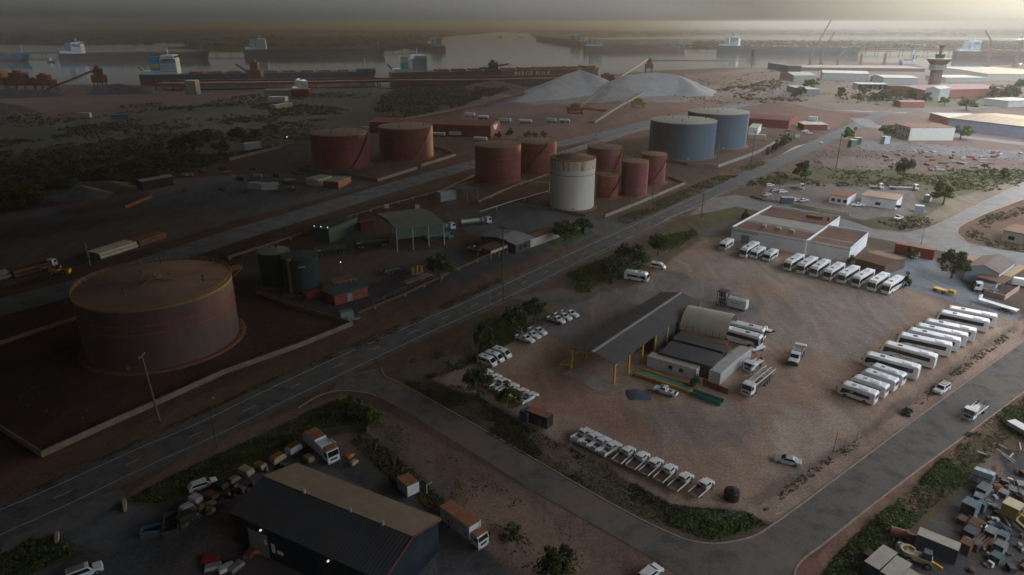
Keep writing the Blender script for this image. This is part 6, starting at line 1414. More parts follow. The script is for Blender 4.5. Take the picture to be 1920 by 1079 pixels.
ship('dark ore carrier with pale blue deckhouse in the middle of the far berths', (458, 107.5), (724, 104.5), (.05, .065, .075), (.15, .06, .055), hh=16, fun=[(.3, .42, .45)], sup_h=28)
ship('blue bulk carrier cut off by the left edge', (-210, 120), (53, 117), (.04, .13, .20), (.13, .06, .07), hh=14, fun=[(.1, .2, .3)])
ship('ship seen end on behind the red bulk carrier', (818, 96), (755, 86), (.08, .06, .055), (.12, .06, .05), hh=12, fun=[(.25, .35, .45)], hatches=5, sup_h=26)
ship('blue grey bulk carrier with rust red bottom at the right far berths', (1100, 97), (1291, 95), (.10, .12, .15), (.20, .075, .06), hh=14, fun=[(.3, .3, .3)], sup_h=22)
ship('reddish ship lying along the far dolphins beyond the channel bend', (1085, 87), (1000, 74), (.16, .09, .08), (.18, .07, .06), hh=14, fun=[(.4, .45, .5)], hatches=6)
ship('grey blue bulk carrier with pale deckhouse right of the harbour pine', (1343, 98.5), (1612, 104), (.10, .12, .15), (.11, .09, .09), hh=17, fun=[(.4, .44, .5)], sup_h=26)
ship('bulk carrier with white deckhouse at the right edge in the glare', (1795, 111), (2060, 113), (.12, .10, .08), (.12, .09, .07), hh=16, fun=[(.4, .4, .4)], sup_h=26)
ship('small pale blue supply vessel beside the control tower', (1716, 124), (1688, 124), (.45, .5, .55), (.3, .3, .35), hh=9, beam=12, hatches=1, fun=[(.4, .45, .5)], sup_h=12, name='supply_vessel')
for i, (x, y, w_) in enumerate([(868, 69.5, 5), (938, 71, 7), (975, 70, 5), (96, 117, 14), (165, 113, 8), (245, 112, 9)]):
    p = G(x, y); t = thing('tug_boat', ['tiny tug farthest left in the open channel', 'tiny tug in the middle of the open channel', 'tiny tug farthest right in the open channel', 'small work boat between the blue bulk carrier and the dark ore carrier', 'small pale launch beside the dark ore carrier, left', 'small pale launch beside the dark ore carrier, right'][i], 'boat', p); l = w_ * (p.y * .93) / 1280 / 2
    MB()._add([(-l, -l * .3, 0), (l * .7, -l * .3, 0), (l, 0, 0), (l * .7, l * .3, 0), (-l, l * .3, 0), (-l, -l * .34, 3), (l * .7, -l * .34, 3), (l * 1.1, 0, 4), (l * .7, l * .34, 3), (-l, l * .34, 3)], [(4, 3, 2, 1, 0), (5, 6, 7, 8, 9)] + [(k, (k + 1) % 5, (k + 1) % 5 + 5, k + 5) for k in range(5)]).build('hull', DARK, t)
    MB().box(-l * .2, l * .5, -l * .2, l * .2, 3.0, 8).build('wheelhouse', WHITE, t)

# ------------------------------------------------------------------ wharves, conveyors, ore machines
ORUST = mat('ore_rust_steel', (.15, .065, .045), .85, .25, .1)
def gallery(name, label, cat, pts, w=4, th=2.2, m=None, post=True, pm=None, step=35):
    """elevated gallery through (px, py_ground, height)"""
    P = []
    for x, y, z in pts: p = G(x, y); P.append(Vector((p.x, p.y, z)))
    t = thing(name, label, cat, (0, 0, 0)); mb = MB()
    for a, b in zip(P[:-1], P[1:]):
        mb.bar(a, b, w, th); n = max(1, int((b - a).length / step))
        for i in range(n):
            c = a.lerp(b, (i + .5) / n)
            if c.z > 2 and post: ps = MB(); ps.bar((c.x - w * .3, c.y, 0), (c.x, c.y, c.z - th / 2), .7); ps.bar((c.x + w * .3, c.y, 0), (c.x, c.y, c.z - th / 2), .7)
    o = mb.build('gallery', m or ORUST, t)
    return t
def wharf(label, pts, z=7, w=22, pile=18):
    P = [G(x, y) for x, y in pts]; t = thing('wharf', label, 'wharf'); mb = MB(); ps = MB()
    for a, b in zip(P[:-1], P[1:]):
        mb.bar((a.x, a.y, z), (b.x, b.y, z), w, 2.5); n = int((b - a).length / pile)
        for i in range(n):
            c = a.lerp(b, i / n)
            for s in (-.4, .4): ps.bar((c.x, c.y + s * w, -.5), (c.x, c.y + s * w, z - 1.3), 1.1)
    mb.build('deck', ORUST, t); ps.build('piles', DARK, t); return t
wharf('long rust coloured wharf in front of the moored navy and red ships', [(300, 169), (560, 166), (740, 162), (900, 162), (1110, 157)])
wharf('thin far jetty between the two dark ore carriers', [(-50, 106), (110, 106), (300, 104), (460, 104), (720, 98), (800, 95)], 8, 14, 30)
wharf('far jetty along the right hand berths', [(1290, 92), (1345, 94), (1500, 96), (1620, 100), (1830, 101), (1960, 104)], 10, 20, 30)
gallery('conveyor', 'conveyor line running along the near wharf', 'conveyor', [(300, 172, 12), (560, 170, 12), (860, 164, 12), (1120, 158, 12)], 5, 2)
gallery('conveyor', 'elevated conveyor crossing the water to the harbour pine', 'conveyor', [(1215, 136, 18), (1300, 133, 16), (1400, 128, 12)], 4, 2.4, mat('grey_gallery', (.22, .20, .19), .7, .15))
gallery('conveyor', 'steep conveyor rising between the salt piles to the transfer tower', 'conveyor', [(1075, 212, 2), (1130, 182, 9), (1160, 165, 12), (1216, 136, 22)], 1.8, 1.2, mat('pale_gallery', (.17, .145, .125), .6, .15))
gallery('conveyor', 'conveyor dropping from the first salt pile ridge', 'conveyor', [(1082, 166, 22), (1130, 172, 9)], 2.4, 1.6, DARK)
gallery('conveyor', 'twin sided conveyor ramp beside the haul road below the second salt pile', 'conveyor', [(1110, 237, 3), (1160, 215, 8), (1200, 200, 12)], 4, 1.6, mat('tan_gallery', (.22, .18, .145), .7, .15))
gallery('conveyor', 'long low conveyor along the left edge of the first salt pile', 'conveyor', [(700, 240, 2), (860, 208, 2), (1000, 178, 3), (1100, 160, 6)], 3, 1.5, mat('brown_gallery', (.17, .10, .08), .8, .15))
gallery('conveyor', 'inclined stacker conveyor at the left shore', 'conveyor', [(90, 172, 3), (140, 168, 12), (190, 164, 22)], 3.5, 2)
def machine(name, label, x, y, w_, h, m, booms=(), legs=True):
    p = G(x, y); t = thing(name, label, 'ore machine', p); s = w_ / 2
    mb = MB(); mb.box(-s, s, -s * .7, s * .7, h * .3, h * .62); mb.box(-s * .55, s * .6, -s * .5, s * .5, h * .62 + .02, h * .9); mb.box(-s * .3, s * .15, -s * .3, s * .3, h * .9 + .02, h); mb.build('body', m, t)
    mb = MB()
    for a in (-s * .9, s * .9):
        for b in (-s * .6, s * .6): mb.bar((a, b, 0), (a * .8, b, h * .3), 1)
    mb.build('legs', m, t)
    if booms:
        mb = MB()
        for bx, bz, ex, ez in booms: mb.bar((bx, 0, bz), (ex, 0, ez), 2.2, 2.2); mb.bar((0, 0, h), (ex * .7 + bx * .3, 0, ez * .7 + bz * .3), .5)
        mb.build('boom', m, t)
    return t
machine('ship_loader', 'rusty ship loader tower beside the navy ore carrier', 482, 160, 17, 31, ORUST, ((-6, 14, -24, 26),))
machine('ship_loader', 'ship loader above the red bulk carrier deck', 925, 158, 22, 30, mat('dark_loader', (.11, .06, .05), .8, .2), ((0, 22, 20, 25), (0, 20, -18, 20)))
machine('stacker', 'rusty ore machine at the left edge of the shore', 5, 172, 26, 26, mat('ochre_rust', (.26, .12, .05), .8, .25))
machine('stacker', 'brown ore machine beside the left edge machine', 42, 172, 26, 24, ORUST, ((0, 12, 42, 8),))
machine('stacker', 'dark red ore tower at the shore', 88, 170, 20, 20, mat('dark_red_machine', (.18, .05, .035), .8, .2))
machine('transfer_tower', 'slim rusty transfer tower at the top of the left stacker conveyor', 190, 168, 14, 27, ORUST)
machine('transfer_tower', 'transfer tower at the corner of the elevated conveyor', 1216, 137, 12, 23, mat('brown_gallery', (.17, .1, .08)))
machine('transfer_tower', 'brown tower at the bow of the red bulk carrier', 1138, 162, 26, 16, ORUST)
machine('reclaimer', 'rusty yellow machine at the foot of the salt conveyor', 1078, 213, 14, 9, RUST, ((0, 5, 30, 2),))
machine('reclaimer', 'yellowish machine at the top end of the twin sided ramp', 1196, 202, 12, 9, mat('ochre_machine', (.28, .20, .08), .8, .2))
shed('silo', 'cream ore bin tower at the foot of the wharf', 'silo', (346, 152), (365, 152), (347, 150.5), 15, 0, mat('pale_bin', (.30, .28, .21), .8, .12), CREAM, .1)
g = 'port workshops on the red flat'
shed('workshop', 'pale long workshop by the wharf, left of the round white tanks', 'workshop', (495, 170), (545, 170), (497, 167), 7, 1, mat('dull_pale_wall', (.30, .29, .25), .8, .12), RDR, .3)
shed('workshop', 'low white workshop below the pale long workshop', 'workshop', (502, 183), (534, 183), (503, 181), 5, 0, WC, PALERF, .2)
shed('workshop', 'dull red workshop behind the white round tanks', 'workshop', (545, 168), (578, 168), (547, 166), 8, 1, RDW, RDR, .3)
shed('truck_shed', 'cream shed on the red flat above the scrub', 'shed', (517, 198), (549, 193), (518, 196), 4, 0, CREAMW, PALERF, .2)
shed('truck_shed', 'white and red bus shaped shed at the scrub edge', 'shed', (458, 271), (489, 267), (460, 268.5), 4, 0, WC, PALERF, .2)
cont_px('cream container in the ore flat at the left', (144, 212), (167, 212), (145, 210), 4, side=CREAM, doors=False, name='shipping_container')
cont_px('blue covered load on the ore flat at the left', (208, 216), (240, 214.5), (212, 213), 4, side=mat('sky_blue_cover', (.12, .28, .38), .6), doors=False)
for i, (x, y, r_) in enumerate([(562, 170, 9), (571, 172, 9), (553, 175, 7)]):
    t = thing('small_silo', ['white round tank right of the port workshops, tallest', 'white round tank right of the port workshops, rightmost', 'low white round tank in front of the pair'][i], 'tank', G(x, y)); h_ = 12 if i < 2 else 6
    MB().lathe([(r_ / 2, 0), (r_ / 2, h_)], 20).build('shell', WHITE, t, smooth=True); MB().lathe([(r_ / 2, h_), (.01, h_ + 2)], 20).build('roof', WHITE, t)

# ------------------------------------------------------------------ piles of salt, ore, gravel
def pile(name, label, ridge, slope, m, cat='heap', top_noise=.5, res=70):
    P = [Vector((G(x, y).x, G(x, y).y, h)) for x, y, h in ridge]; Rm = max(p.z for p in P) / slope
    x0 = min(p.x - p.z / slope for p in P); x1 = max(p.x + p.z / slope for p in P); y0 = min(p.y - p.z / slope for p in P); y1 = max(p.y + p.z / slope for p in P)
    n = res; X, Y = np.meshgrid(np.linspace(x0, x1, n), np.linspace(y0, y1, n)); Z = np.full(X.shape, -9.)
    segs = list(zip(P[:-1], P[1:])) or [(P[0], P[0] + Vector((.1, 0, 0)))]
    for a, b in segs:
        ex, ey = b.x - a.x, b.y - a.y; tt = np.clip(((X - a.x) * ex + (Y - a.y) * ey) / (ex * ex + ey * ey), 0, 1)
        d = np.hypot(X - a.x - ex * tt, Y - a.y - ey * tt); Z = np.maximum(Z, a.z + (b.z - a.z) * tt - slope * np.sqrt(d * d + 4) + slope * 1.2)
    sc_ = max(3, Rm / 5); Z += (fbm(X / sc_, Y / sc_, 4) - .5) * top_noise * 3; Z = np.maximum(Z, -.6)
    mb = MB(); mb.v = [(float(a), float(b), float(c)) for a, b, c in zip(X.ravel(), Y.ravel(), Z.ravel())]
    zz = Z.ravel()
    mb.f = [(j * n + i, j * n + i + 1, (j + 1) * n + i + 1, (j + 1) * n + i) for j in range(n - 1) for i in range(n - 1) if max(zz[j * n + i], zz[j * n + i + 1], zz[(j + 1) * n + i], zz[(j + 1) * n + i + 1]) > -.5]
    o = mb.build(name, m, smooth=True); tag(o, label, cat); return o
SLT = mat('raw_salt', (.30, .305, .305), .85, .12, .06, dirt=((.40, .34, .30), .025, .7))
pile('salt_pile', 'white salt pile with a pointed ridge, the left of the two', [(975, 190, 4), (1020, 183, 11), (1062, 172, 19.5), (1086, 167, 22.5), (1105, 170, 20)], .40, SLT, 'salt pile', .6)
pile('salt_pile', 'broad flat topped white salt pile, the right of the two', [(1172, 174, 19), (1225, 171, 21.5), (1268, 172, 19), (1300, 178, 9)], .42, SLT, 'salt pile', .6)
OREM = mat('dark_ore', (.035, .025, .03), .9, .25, .1); GRM = mat('grey_gravel', (.13, .12, .125), .9, .2, .5)
pile('ore_pile', 'long dark ore pile at the upper left shore', [(-60, 183, 8), (10, 182, 9), (95, 180, 7)], .5, OREM, 'ore pile')
pile('ore_pile', 'dark ore pile lying nearest at the left edge', [(-80, 215, 8), (0, 212, 10), (40, 210, 6)], .5, OREM, 'ore pile')
pile('ore_pile', 'dark wide ore pile right of the slim transfer tower', [(190, 176, 8), (225, 174, 11), (262, 175, 7)], .5, OREM, 'ore pile')
pile('ore_pile', 'red brown ore mound before the stern wharf of the red ship', [(895, 166, 6), (925, 165, 9), (960, 166, 6)], .35, ORE and mat('red_ore', (.12, .055, .045), .9, .2, .1), 'ore pile')
pile('gravel_pile', 'dark gravel heap at the left yard edge', [(110, 370, 4.0), (150, 366, 5), (172, 368, 4)], .45, GRM, 'gravel heap', .15)
pile('gravel_pile', 'brown soil heap right of the dark gravel heap', [(160, 352, 3), (205, 352, 3.4), (240, 358, 2)], .3, mat('brown_soil_heap', (.12, .08, .06), .9, .2, .5), 'soil heap', .15)
pile('gravel_pile', 'reddish soil heap left of the dark gravel heap', [(70, 372, 2.5), (90, 368, 3)], .35, mat('brown_soil_heap', (.12, .08, .06)), 'soil heap', .15)
pile('gravel_pile', 'small blue grey gravel heap in front of the white pickup', [(1195, 741, .8), (1202, 742, .7)], .35, mat('blue_grey_gravel', (.07, .085, .11), .9, .2, 1), 'gravel heap', .03, 30)
pile('gravel_pile', 'low grey heap before the first salt pile', [(930, 200, 3), (965, 199, 4)], .25, mat('grey_spoil', (.16, .13, .13), .9, .2, .2), 'gravel heap', .2)

# ------------------------------------------------------------------ control tower, port sheds, cranes
p = G(1749, 168); t = thing('control_tower', 'harbour control tower with flared top and dark mast near the right edge', 'tower', p); t.scale = (.95, .95, .84)
BRT = mat('brown_brick_tower', (.17, .11, .10), .8, .15, .1)
MB().lathe([(7, 0), (7, 26)], 8).build('shaft', BRT, t); MB().lathe([(7.2, 26), (10, 27), (10, 34), (7.2, 34.1)], 8).build('lower_deck', mat('grey_deck_ring', (.26, .25, .24), .7, .1), t)
MB().lathe([(9, 34.3), (14, 40), (14, 41.5), (.1, 41.6)], 8).build('flared_deck', BRT, t); MB().lathe([(14.2, 41.7), (14.2, 42.3), (.1, 42.4)], 8).build('balcony', PALERF, t)
MB().lathe([(5, 42.5), (6, 48), (.1, 48.1)], 8).build('cabin', GLASS, t); MB().lathe([(1.8, 48.2), (2.2, 56), (4.2, 60), (.1, 60.2)], 8).build('mast_head', BRT, t)
WS = mat('hazy_white_wall', (.36, .375, .365), .7, .08, .2)
shed('warehouse', 'wide pale warehouse with two doors behind the port trees', 'warehouse', (1543, 137), (1630, 139), (1543, 132), 10, 1, WS, PALERF, .4, doors=(('f', 60, 9, 7), ('f', 88, 9, 7)))
shed('warehouse', 'pale warehouse left of the control tower', 'warehouse', (1657, 146), (1722, 147), (1658, 141), 9, 1, WS, PALERF, .4)
shed('warehouse', 'pale green gabled shed beside the port road', 'warehouse', (1489, 142), (1531, 142), (1493, 137), 8, 3, mat('pale_green_wall', (.36, .38, .32), .7, .1), mat('pale_green_roof', (.33, .35, .26), .7, .1), .4)
shed('warehouse', 'low white fronted shed behind the port road trees', 'shed', (1506, 168), (1538, 168), (1510, 161), 6, 0, mat('grey_shed_wall', (.22, .23, .24), .7, .1), WS, .6)
shed('canopy', 'long flat white canopy building behind the port trees', 'canopy', (1609, 158), (1665, 159), (1611, 155), 6, 0, CREAMW, WS, .6, open_sides='f', posts=(6, WS, .5))
shed('brick_building', 'long brick red building at the foot of the control tower', 'building', (1735, 170), (1880, 166), (1735, 160), 9, 2, BRICK, mat('dusky_red_roof', (.25, .13, .11), .7, .1), .5)
shed('annex', 'pale gabled annex at the corner of the long brick building', 'building', (1763, 168), (1783, 165), (1766, 162), 12, 2, WS, PALERF, .3)
shed('low_building', 'low brick building behind the parked white boats', 'building', (1690, 192), (1735, 192), (1692, 189), 5, 1, BRICK, mat('dusky_red_roof', (.25, .13, .11)), .3)
shed('warehouse', 'broad tan roofed warehouse at the right edge near the port', 'warehouse', (1852, 139), (1990, 140), (1855, 126), 9, 1, CREAMW, mat('hazy_tan_roof', (.34, .30, .22), .7, .1), .5)
shed('low_building', 'pale building row between control tower and right edge', 'building', (1775, 146), (1850, 146), (1778, 141), 6, 0, WS, PALERF, .4)
shed('low_building', 'white low building right of the round dark tree', 'building', (1845, 185), (1892, 190), (1850, 178), 6, 0, WS, PALERF, .4)
shed('wharf_shed', 'dark wharf head block at the end of the near channel', 'wharf', (1478, 124), (1503, 124), (1478, 118), 10, 0, DKWALL, DARK, .1)
shed('wharf_deck', 'long brown public wharf behind the pale warehouses', 'wharf', (1500, 127), (1735, 129), (1500, 122), 5, 0, mat('brown_wharf', (.16, .12, .10), .8, .15), mat('brown_wharf_top', (.24, .20, .17), .8, .15), .1)
for i, (x, y) in enumerate([(1698, 196), (1712, 196), (1724, 196)]): 
    t = thing('stored_boat', 'white boat under cover beside the low brick building, %s from the left' % nm[i], 'boat', G(x, y)); MB().box(-4, 4, -1.5, 1.5, .8, 2.4, .3).build('hull', WHITE, t); MB().box(-1.5, 2, -1, 1, 2.42, 3.6, .2).build('cabin', WHITE, t); MB().box(-3, 3, -.8, .8, 0, .78).build('cradle', DARK, t)
g = 'wharf cranes'
def crane(label, x, y, h, reach, hz=None):
    t = thing('wharf_crane', label, 'crane', G(x, y), 0, g); m = MB(); m.bar((0, 0, 0), (0, 0, h), 3.4); m.box(-4, 4, -4, 4, 0, 5); m.build('tower', mat('hazy_brown_steel', (.2, .16, .14), .7), t)
    m = MB(); m.bar((0, 0, h), (reach[0], 0, h + reach[1]), 1.5); m.bar((0, 0, h + 4), (reach[0] * .7, 0, h + reach[1] * .7 + 1), .5); m.build('jib', mat('hazy_brown_steel', (.2, .16, .14)), t)
crane('tall mobile crane with jib raised above the horizon', 1518, 126, 22, (26, 58)); crane('wharf crane with short jib beside the tall jib crane', 1570, 127, 20, (10, 8)); crane('wharf crane before the grey blue carrier bow', 1612, 127, 22, (-12, 6)); crane('wharf crane left of the small pale blue vessel', 1656, 127, 24, (10, 5)); crane('crane beside the deckhouse of the right edge carrier', 1850, 126, 40, (-18, 22)); crane('crane at the far right edge of the wharf', 1903, 126, 44, (10, 30)); crane('thin wharf crane left of the mobile crane', 1538, 126, 26, (16, 34))
m = MB(); a = G(1140, 44.3); m.prism([(a.x - 1800, a.y - 500), (a.x + 2600, a.y - 500), (a.x + 2600, a.y + 900), (a.x - 1800, a.y + 900)], -1, 70); m._add([], []); o = struct('hills', MB()._add([(a.x - 1900, a.y - 600, 0), (a.x + 2000, a.y - 600, 0), (a.x + 2000, a.y + 900, 0), (a.x - 1900, a.y + 900, 0), (a.x - 1000, a.y - 200, 70), (a.x + 900, a.y - 200, 74), (a.x + 900, a.y + 500, 74), (a.x - 1000, a.y + 500, 70)], [(4, 5, 6, 7), (0, 1, 5, 4), (1, 2, 6, 5), (2, 3, 7, 6), (3, 0, 4, 7)]), mat('far_hill', (.12, .10, .08), .9, .1, .001))

# ------------------------------------------------------------------ poles, fences
def pole(label, x, yb, yt, arms=2, r=.16, m=None, name='power_pole', lamp=None, cat='pole'):
    p = G(x, yb); h = H(x, yb, yt); t = thing(name, label, cat, p, heading(G(0, 980), G(1180, 436)))
    MB().cyl((0, 0, 0), (0, 0, h), r * 1.15, 10, r * .8).build('shaft', m or WOOD, t)
    for i in range(arms):
        z = h - .5 - i * 3.2; MB().bar((0, -1.3, z), (0, 1.3, z), .14, .16).build('crossarm', m or WOOD, t)
        mm = MB(); [mm.cyl((0, y, z + .08), (0, y, z + .35), .07, 6) for y in (-1.2, -.6, .6, 1.2)]; mm.build('insulators', GREY, t)
    if lamp:
        MB().bar((0, 0, h - .1), (0, lamp, h + .3), .12).build('arm', m or GREY, t); MB().box(-.18, .18, lamp - .35, lamp + .35, h + .22, h + .42).build('lamp_head', GREY, t)
    MB().cyl((0, 0, -.02), (0, 0, .25), r * 2, 10).build('base', DARK, t)
    return t
pole('tall timber power pole between main road and coach yard', 944, 602, 424, 3, .2)
lp = pole('leaning brown power pole before the huge maroon tank', 300, 792, 664, 1, .2, WOOD); lp.rotation_euler = (0, R(-3), 0)
pole('slender street lamp on the bottom verge of the main road', 406, 838, 742, 0, .07, DARK, 'street_lamp', -2.2, 'street lamp')
pole('timber pole at the corner by the white industrial building', 1315, 407, 362, 1, .16)
pole('timber pole beside the small green kiosks', 1568, 313, 250, 1, .22)
pole('timber pole left of the blue tank wall end', 1409, 303, 246, 1, .2)
pole('timber pole before the slim red tanks', 1223, 383, 345, 1, .16)
pole('thin lamp post at the fork of the haul road', 1118, 262, 214, 0, .2, GREY, 'street_lamp', 3, 'street lamp')
pole('thin pole right of the front blue tank', 1346, 300, 268, 0, .2, GREY)
pole('street pole at the bend of the cross street', 1727, 458, 425, 0, .1, GREY, 'street_lamp', 2, 'street lamp')
pole('thin lamp post on the main road by the hedge', 1120, 490, 460, 0, .09, GREY, 'street_lamp', 2, 'street lamp')
pole('thin lamp post beside the tall power pole', 919, 575, 520, 0, .09, GREY, 'street_lamp', 2, 'street lamp')
pole('thin fence pole at the coach yard edge near the silver sedan', 1563, 848, 812, 0, .07, GREY, 'steel_post')
pole('thin pole behind the pipe bundle on the haul road', 538, 432, 400, 0, .12, GREY)
pole('thin pole by the haul road beside the pipe stack', 170, 500, 455, 0, .12, GREY)
t = pole('lit yard lamp beside the dark green tanker shed', 641, 517, 492, 0, .08, GREY, 'yard_lamp', None, 'lamp'); MB().lathe([(.01, -.2), (.22, 0), (.01, .2)], 10).build('lamp_head', glow('lit_lamp_yard', (1, .93, .8), 1.6), t, loc=(0, 0, H(641, 517, 492)))
t = pole('lit yard lamp left of the wide red tanks', 540, 274, 257, 0, .15, GREY, 'yard_lamp', None, 'lamp'); MB().lathe([(.01, -.4), (.45, 0), (.01, .4)], 10).build('lamp_head', glow('lit_lamp_amber', (1, .6, .35), 3), t, loc=(0, 0, H(540, 274, 257)))
def fence(label, pts, h=1.8, step=4.0):
    P = gp(pts); t = thing('wire_fence', label, 'fence'); m = MB(); r_ = MB()
    for a, b in zip(P[:-1], P[1:]):
        n = max(1, int((b - a).length / step))
        for i in range(n + 1):
            c = a.lerp(b, i / n); m.cyl((c.x, c.y, 0), (c.x, c.y, h), .045, 5)
        for z in (.3, .9, 1.35, h - .05): r_.bar((a.x, a.y, z), (b.x, b.y, z), .022)
    m.build('posts', GREY, t); r_.build('wires', GREY, t); return t
fence('wire fence along the street side of the coach yard', [(1400, 958), (1470, 915), (1560, 852), (1650, 795), (1780, 700), (1900, 612)])
fence('wire fence behind the verge weeds of the coach yard', [(960, 770), (1100, 860), (1250, 945), (1340, 985), (1400, 958)])
fence('wire fence between coach yard and blue gravel yard', [(1700, 538), (1760, 556), (1850, 582), (1900, 604)])
fence('wire fence beside the bottom dusty verge', [(690, 815), (760, 865), (850, 962), (900, 1010), (960, 1062)])
fence('wire fence along the tanker yard at the main road', [(700, 575), (780, 540), (860, 505), (960, 470)])
for i, (x, y, n_) in enumerate([(785, 312, 1)]): pass

# ------------------------------------------------------------------ pipes, plant, loose stock
PIPM = mat('coated_pipe', (.46, .45, .40), .6, .1, .5); PIPR = mat('rusty_pipe', (.16, .07, .045), .8, .25, .5)
def pipes(label_f, a, b, n, r, m, group, rows=2):
    A, B = G(*a), G(*b); d = (B - A); L_ = d.length; q = Vector((-d.y, d.x, 0)).normalized()
    mb = MB(); k = 18; mb.cyl((0, 0, 0), (L_, 0, 0), r, k, cap=False); mb.cyl((L_, 0, 0), (0, 0, 0), r * .9, k, cap=False)
    proto = mb.build('steel_pipe', m, smooth=True); proto['category'] = 'pipe'
    cnt = 0; nn = n // rows
    for row in range(rows):
        for i in range(nn - row):
            o = proto if cnt == 0 else proto.copy()
            if cnt: COL.objects.link(o)
            c = A + q * ((i + row * .5) * 2 * r); o.location = (c.x + random.uniform(-.3, .3) * d.x / L_, c.y, r * .98 + row * r * 1.72); o.rotation_euler = (0, 0, heading(A, B))
            o['label'] = label_f % (nm + ['ninth', 'tenth', 'eleventh', 'twelfth'])[i] + (', upper layer' if row else ', lower layer'); o['group'] = group; cnt += 1
pipes('pale pipe of the haul road stack, %s from the road', (188, 487), (258, 464), 12, .62, PIPM, 'pale pipes in the stack')
pipes('rusty pipe of the haul road stack, %s from the road', (262, 463), (312, 446), 12, .6, PIPR, 'rusty pipes in the stack')
pipes('pale pipe at the left edge, %s from the road', (-40, 536), (22, 520), 8, .6, PIPM, 'pale pipes at the left edge')
pipes('rusty pipe left of the yellow loader, %s from the road', (28, 522), (96, 503), 8, .6, PIPR, 'rusty pipes at the left edge')
truck('pipe_truck', 'white truck cab at the end of the left rusty pipes', 'truck', 6, (100, 503), (88, 507), 'flat')
t = thing('loader', 'yellow loader beside the left rusty pipes', 'loader', G(110, 514), .3); MB().box(-2.4, .4, -1, 1, .8, 1.9, .1).build('body', YEL, t, bevel=.08); MB().box(-.2, 1.2, -.8, .8, 1.9, 3.0, .15).build('cab', DARK, t); MB().box(2.6, 3.4, -1.4, 1.4, .2, 1.3).build('bucket', YEL, t); MB().bar((.6, 0, 1.3), (2.7, 0, .9), .5).build('arm', YEL, t); wheels(t, (-1.6, 1.4), 2.2, .7, .5)
def pipeline(label, pts, z=.9, r=.17, m=None, n=2, sp=.7):
    P = gp(pts); t = thing('pipeline', label, 'pipeline'); mb = MB(); su = MB()
    for k in range(n):
        for a, b in zip(P[:-1], P[1:]):
            d = (b - a).normalized(); q = Vector((-d.y, d.x, 0)) * sp * k; mb.cyl((a.x + q.x, a.y + q.y, z), (b.x + q.x, b.y + q.y, z), r, 8)
    for a, b in zip(P[:-1], P[1:]):
        c = int((b - a).length / 8)
        for i in range(c): p_ = a.lerp(b, i / c); su.box(p_.x - .2, p_.x + .2, p_.y - .2, p_.y + sp * n, 0, z - r)
    mb.build('pipes', m or mat('ochre_pipe', (.24, .16, .10), .7, .25), t)
    if su.v: su.build('supports', GREY, t)
pipeline('ochre pipelines along the haul road up to the dark green shed', [(430, 488), (500, 466), (585, 436)], n=3)
pipeline('ochre pipelines between haul road and tanker shed', [(640, 415), (720, 390), (800, 368), (890, 343)], n=2)
pipeline('pale pipelines running from the banded red tank to the loading area', [(900, 382), (960, 355), (1030, 330)], n=3)
pipeline('pale pipe bridge left of the white tank', [(975, 345), (1030, 350), (1030, 365), (960, 385), (900, 405)], 1.8, .25, PIPM, 1)
pipeline('pipes in front of the wide red tanks', [(655, 314), (720, 296), (780, 300)], n=2)
pipeline('rusty pipe rail along the tanker yard fence', [(640, 605), (760, 556), (860, 508), (960, 462)], .7, .18, PIPR, 2)
pipeline('pipe from huge maroon tank to the road wall', [(460, 628), (560, 630), (610, 622)], .5, .14, PIPR, 1)
t = thing('pump_skid', 'yellow pump plant beside the tanker yard tree', 'pump', G(785, 512), .4); MB().box(-3, 1.5, -1.5, 1.5, 0, .3).build('base', CONC, t); [MB().cyl((x, 0, .3), (x, 0, 2.2 + .4 * (k % 2)), .55, 10).build('pump', YEL, t) for k, x in enumerate((-2, -.6, .8))]; MB().bar((-2.8, .8, 1), (1.4, .8, 1), .25).build('pipe', YEL, t)
t = thing('flat_trailer', 'low dark trailer with clutter in the tanker yard', 'trailer'); MB().box(-4.5, 4.5, -1.1, 1.1, .7, .95).build('deck', DARK, t); MB().box(-3.5, 2.5, -.7, .7, .95, 1.7, .2).build('load', DARK, t); MB().bar((4.5, 0, .8), (6, 0, 1.0), .15).build('drawbar', GREY, t); wheels(t, (-2, -.8), 2.1, .4); put(t, (758, 508), (722, 518), 1, 1.1)
g = 'concrete pads in the tanker yard'
for i, (x, y) in enumerate([(770, 527), (795, 519)]):
    o = MB().box(-2.6, 2.6, -1.2, 1.2, 0, .35).build('concrete_pad', mat('pink_pad', (.32, .19, .14), .9, .15)); o.location = G(x, y); o.rotation_euler = (0, 0, heading(G(740, 556), G(860, 508))); tag(o, 'pinkish concrete pad in front of the yellow pump plant, %s' % ('left one' if i == 0 else 'right one'), 'slab', g)
t = thing('generator', 'pale green generator box behind the bund corner', 'generator', G(650, 598), .5); MB().box(-1.8, 1.8, -1, 1, .3, 2.4).build('housing', mat('pale_green_box', (.18, .25, .21), .6, .1), t, bevel=.05); MB().box(-2.4, 3.4, -1.8, 1.8, 0, .28).build('base', CONC, t); MB().box(2.0, 3.2, -1, .8, .3, 1.5).build('radiator', DARK, t)
g = 'white marker boards on the rail line'
for i, (x, y) in enumerate([(726, 392), (783, 393)]):
    t = thing('marker_sign', 'small white marker board by the pipelines, %s' % ('left one' if i == 0 else 'right one'), 'sign', G(x, y + 4), 0, g); MB().box(-.9, .9, -.05, .05, 1.2, 3.0).build('panel', WHITE, t); MB().bar((0, .06, 0), (0, .06, 1.2), .15).build('post', GREY, t)
o = MB().bar((0, 0, 0), (0, 0, 1.2), .25).build('marker_post', DARK); o.location = G(1140, 470); tag(o, 'short dark guide post at the main road near the hedge', 'post')
g = 'green kiosks beside the main road'
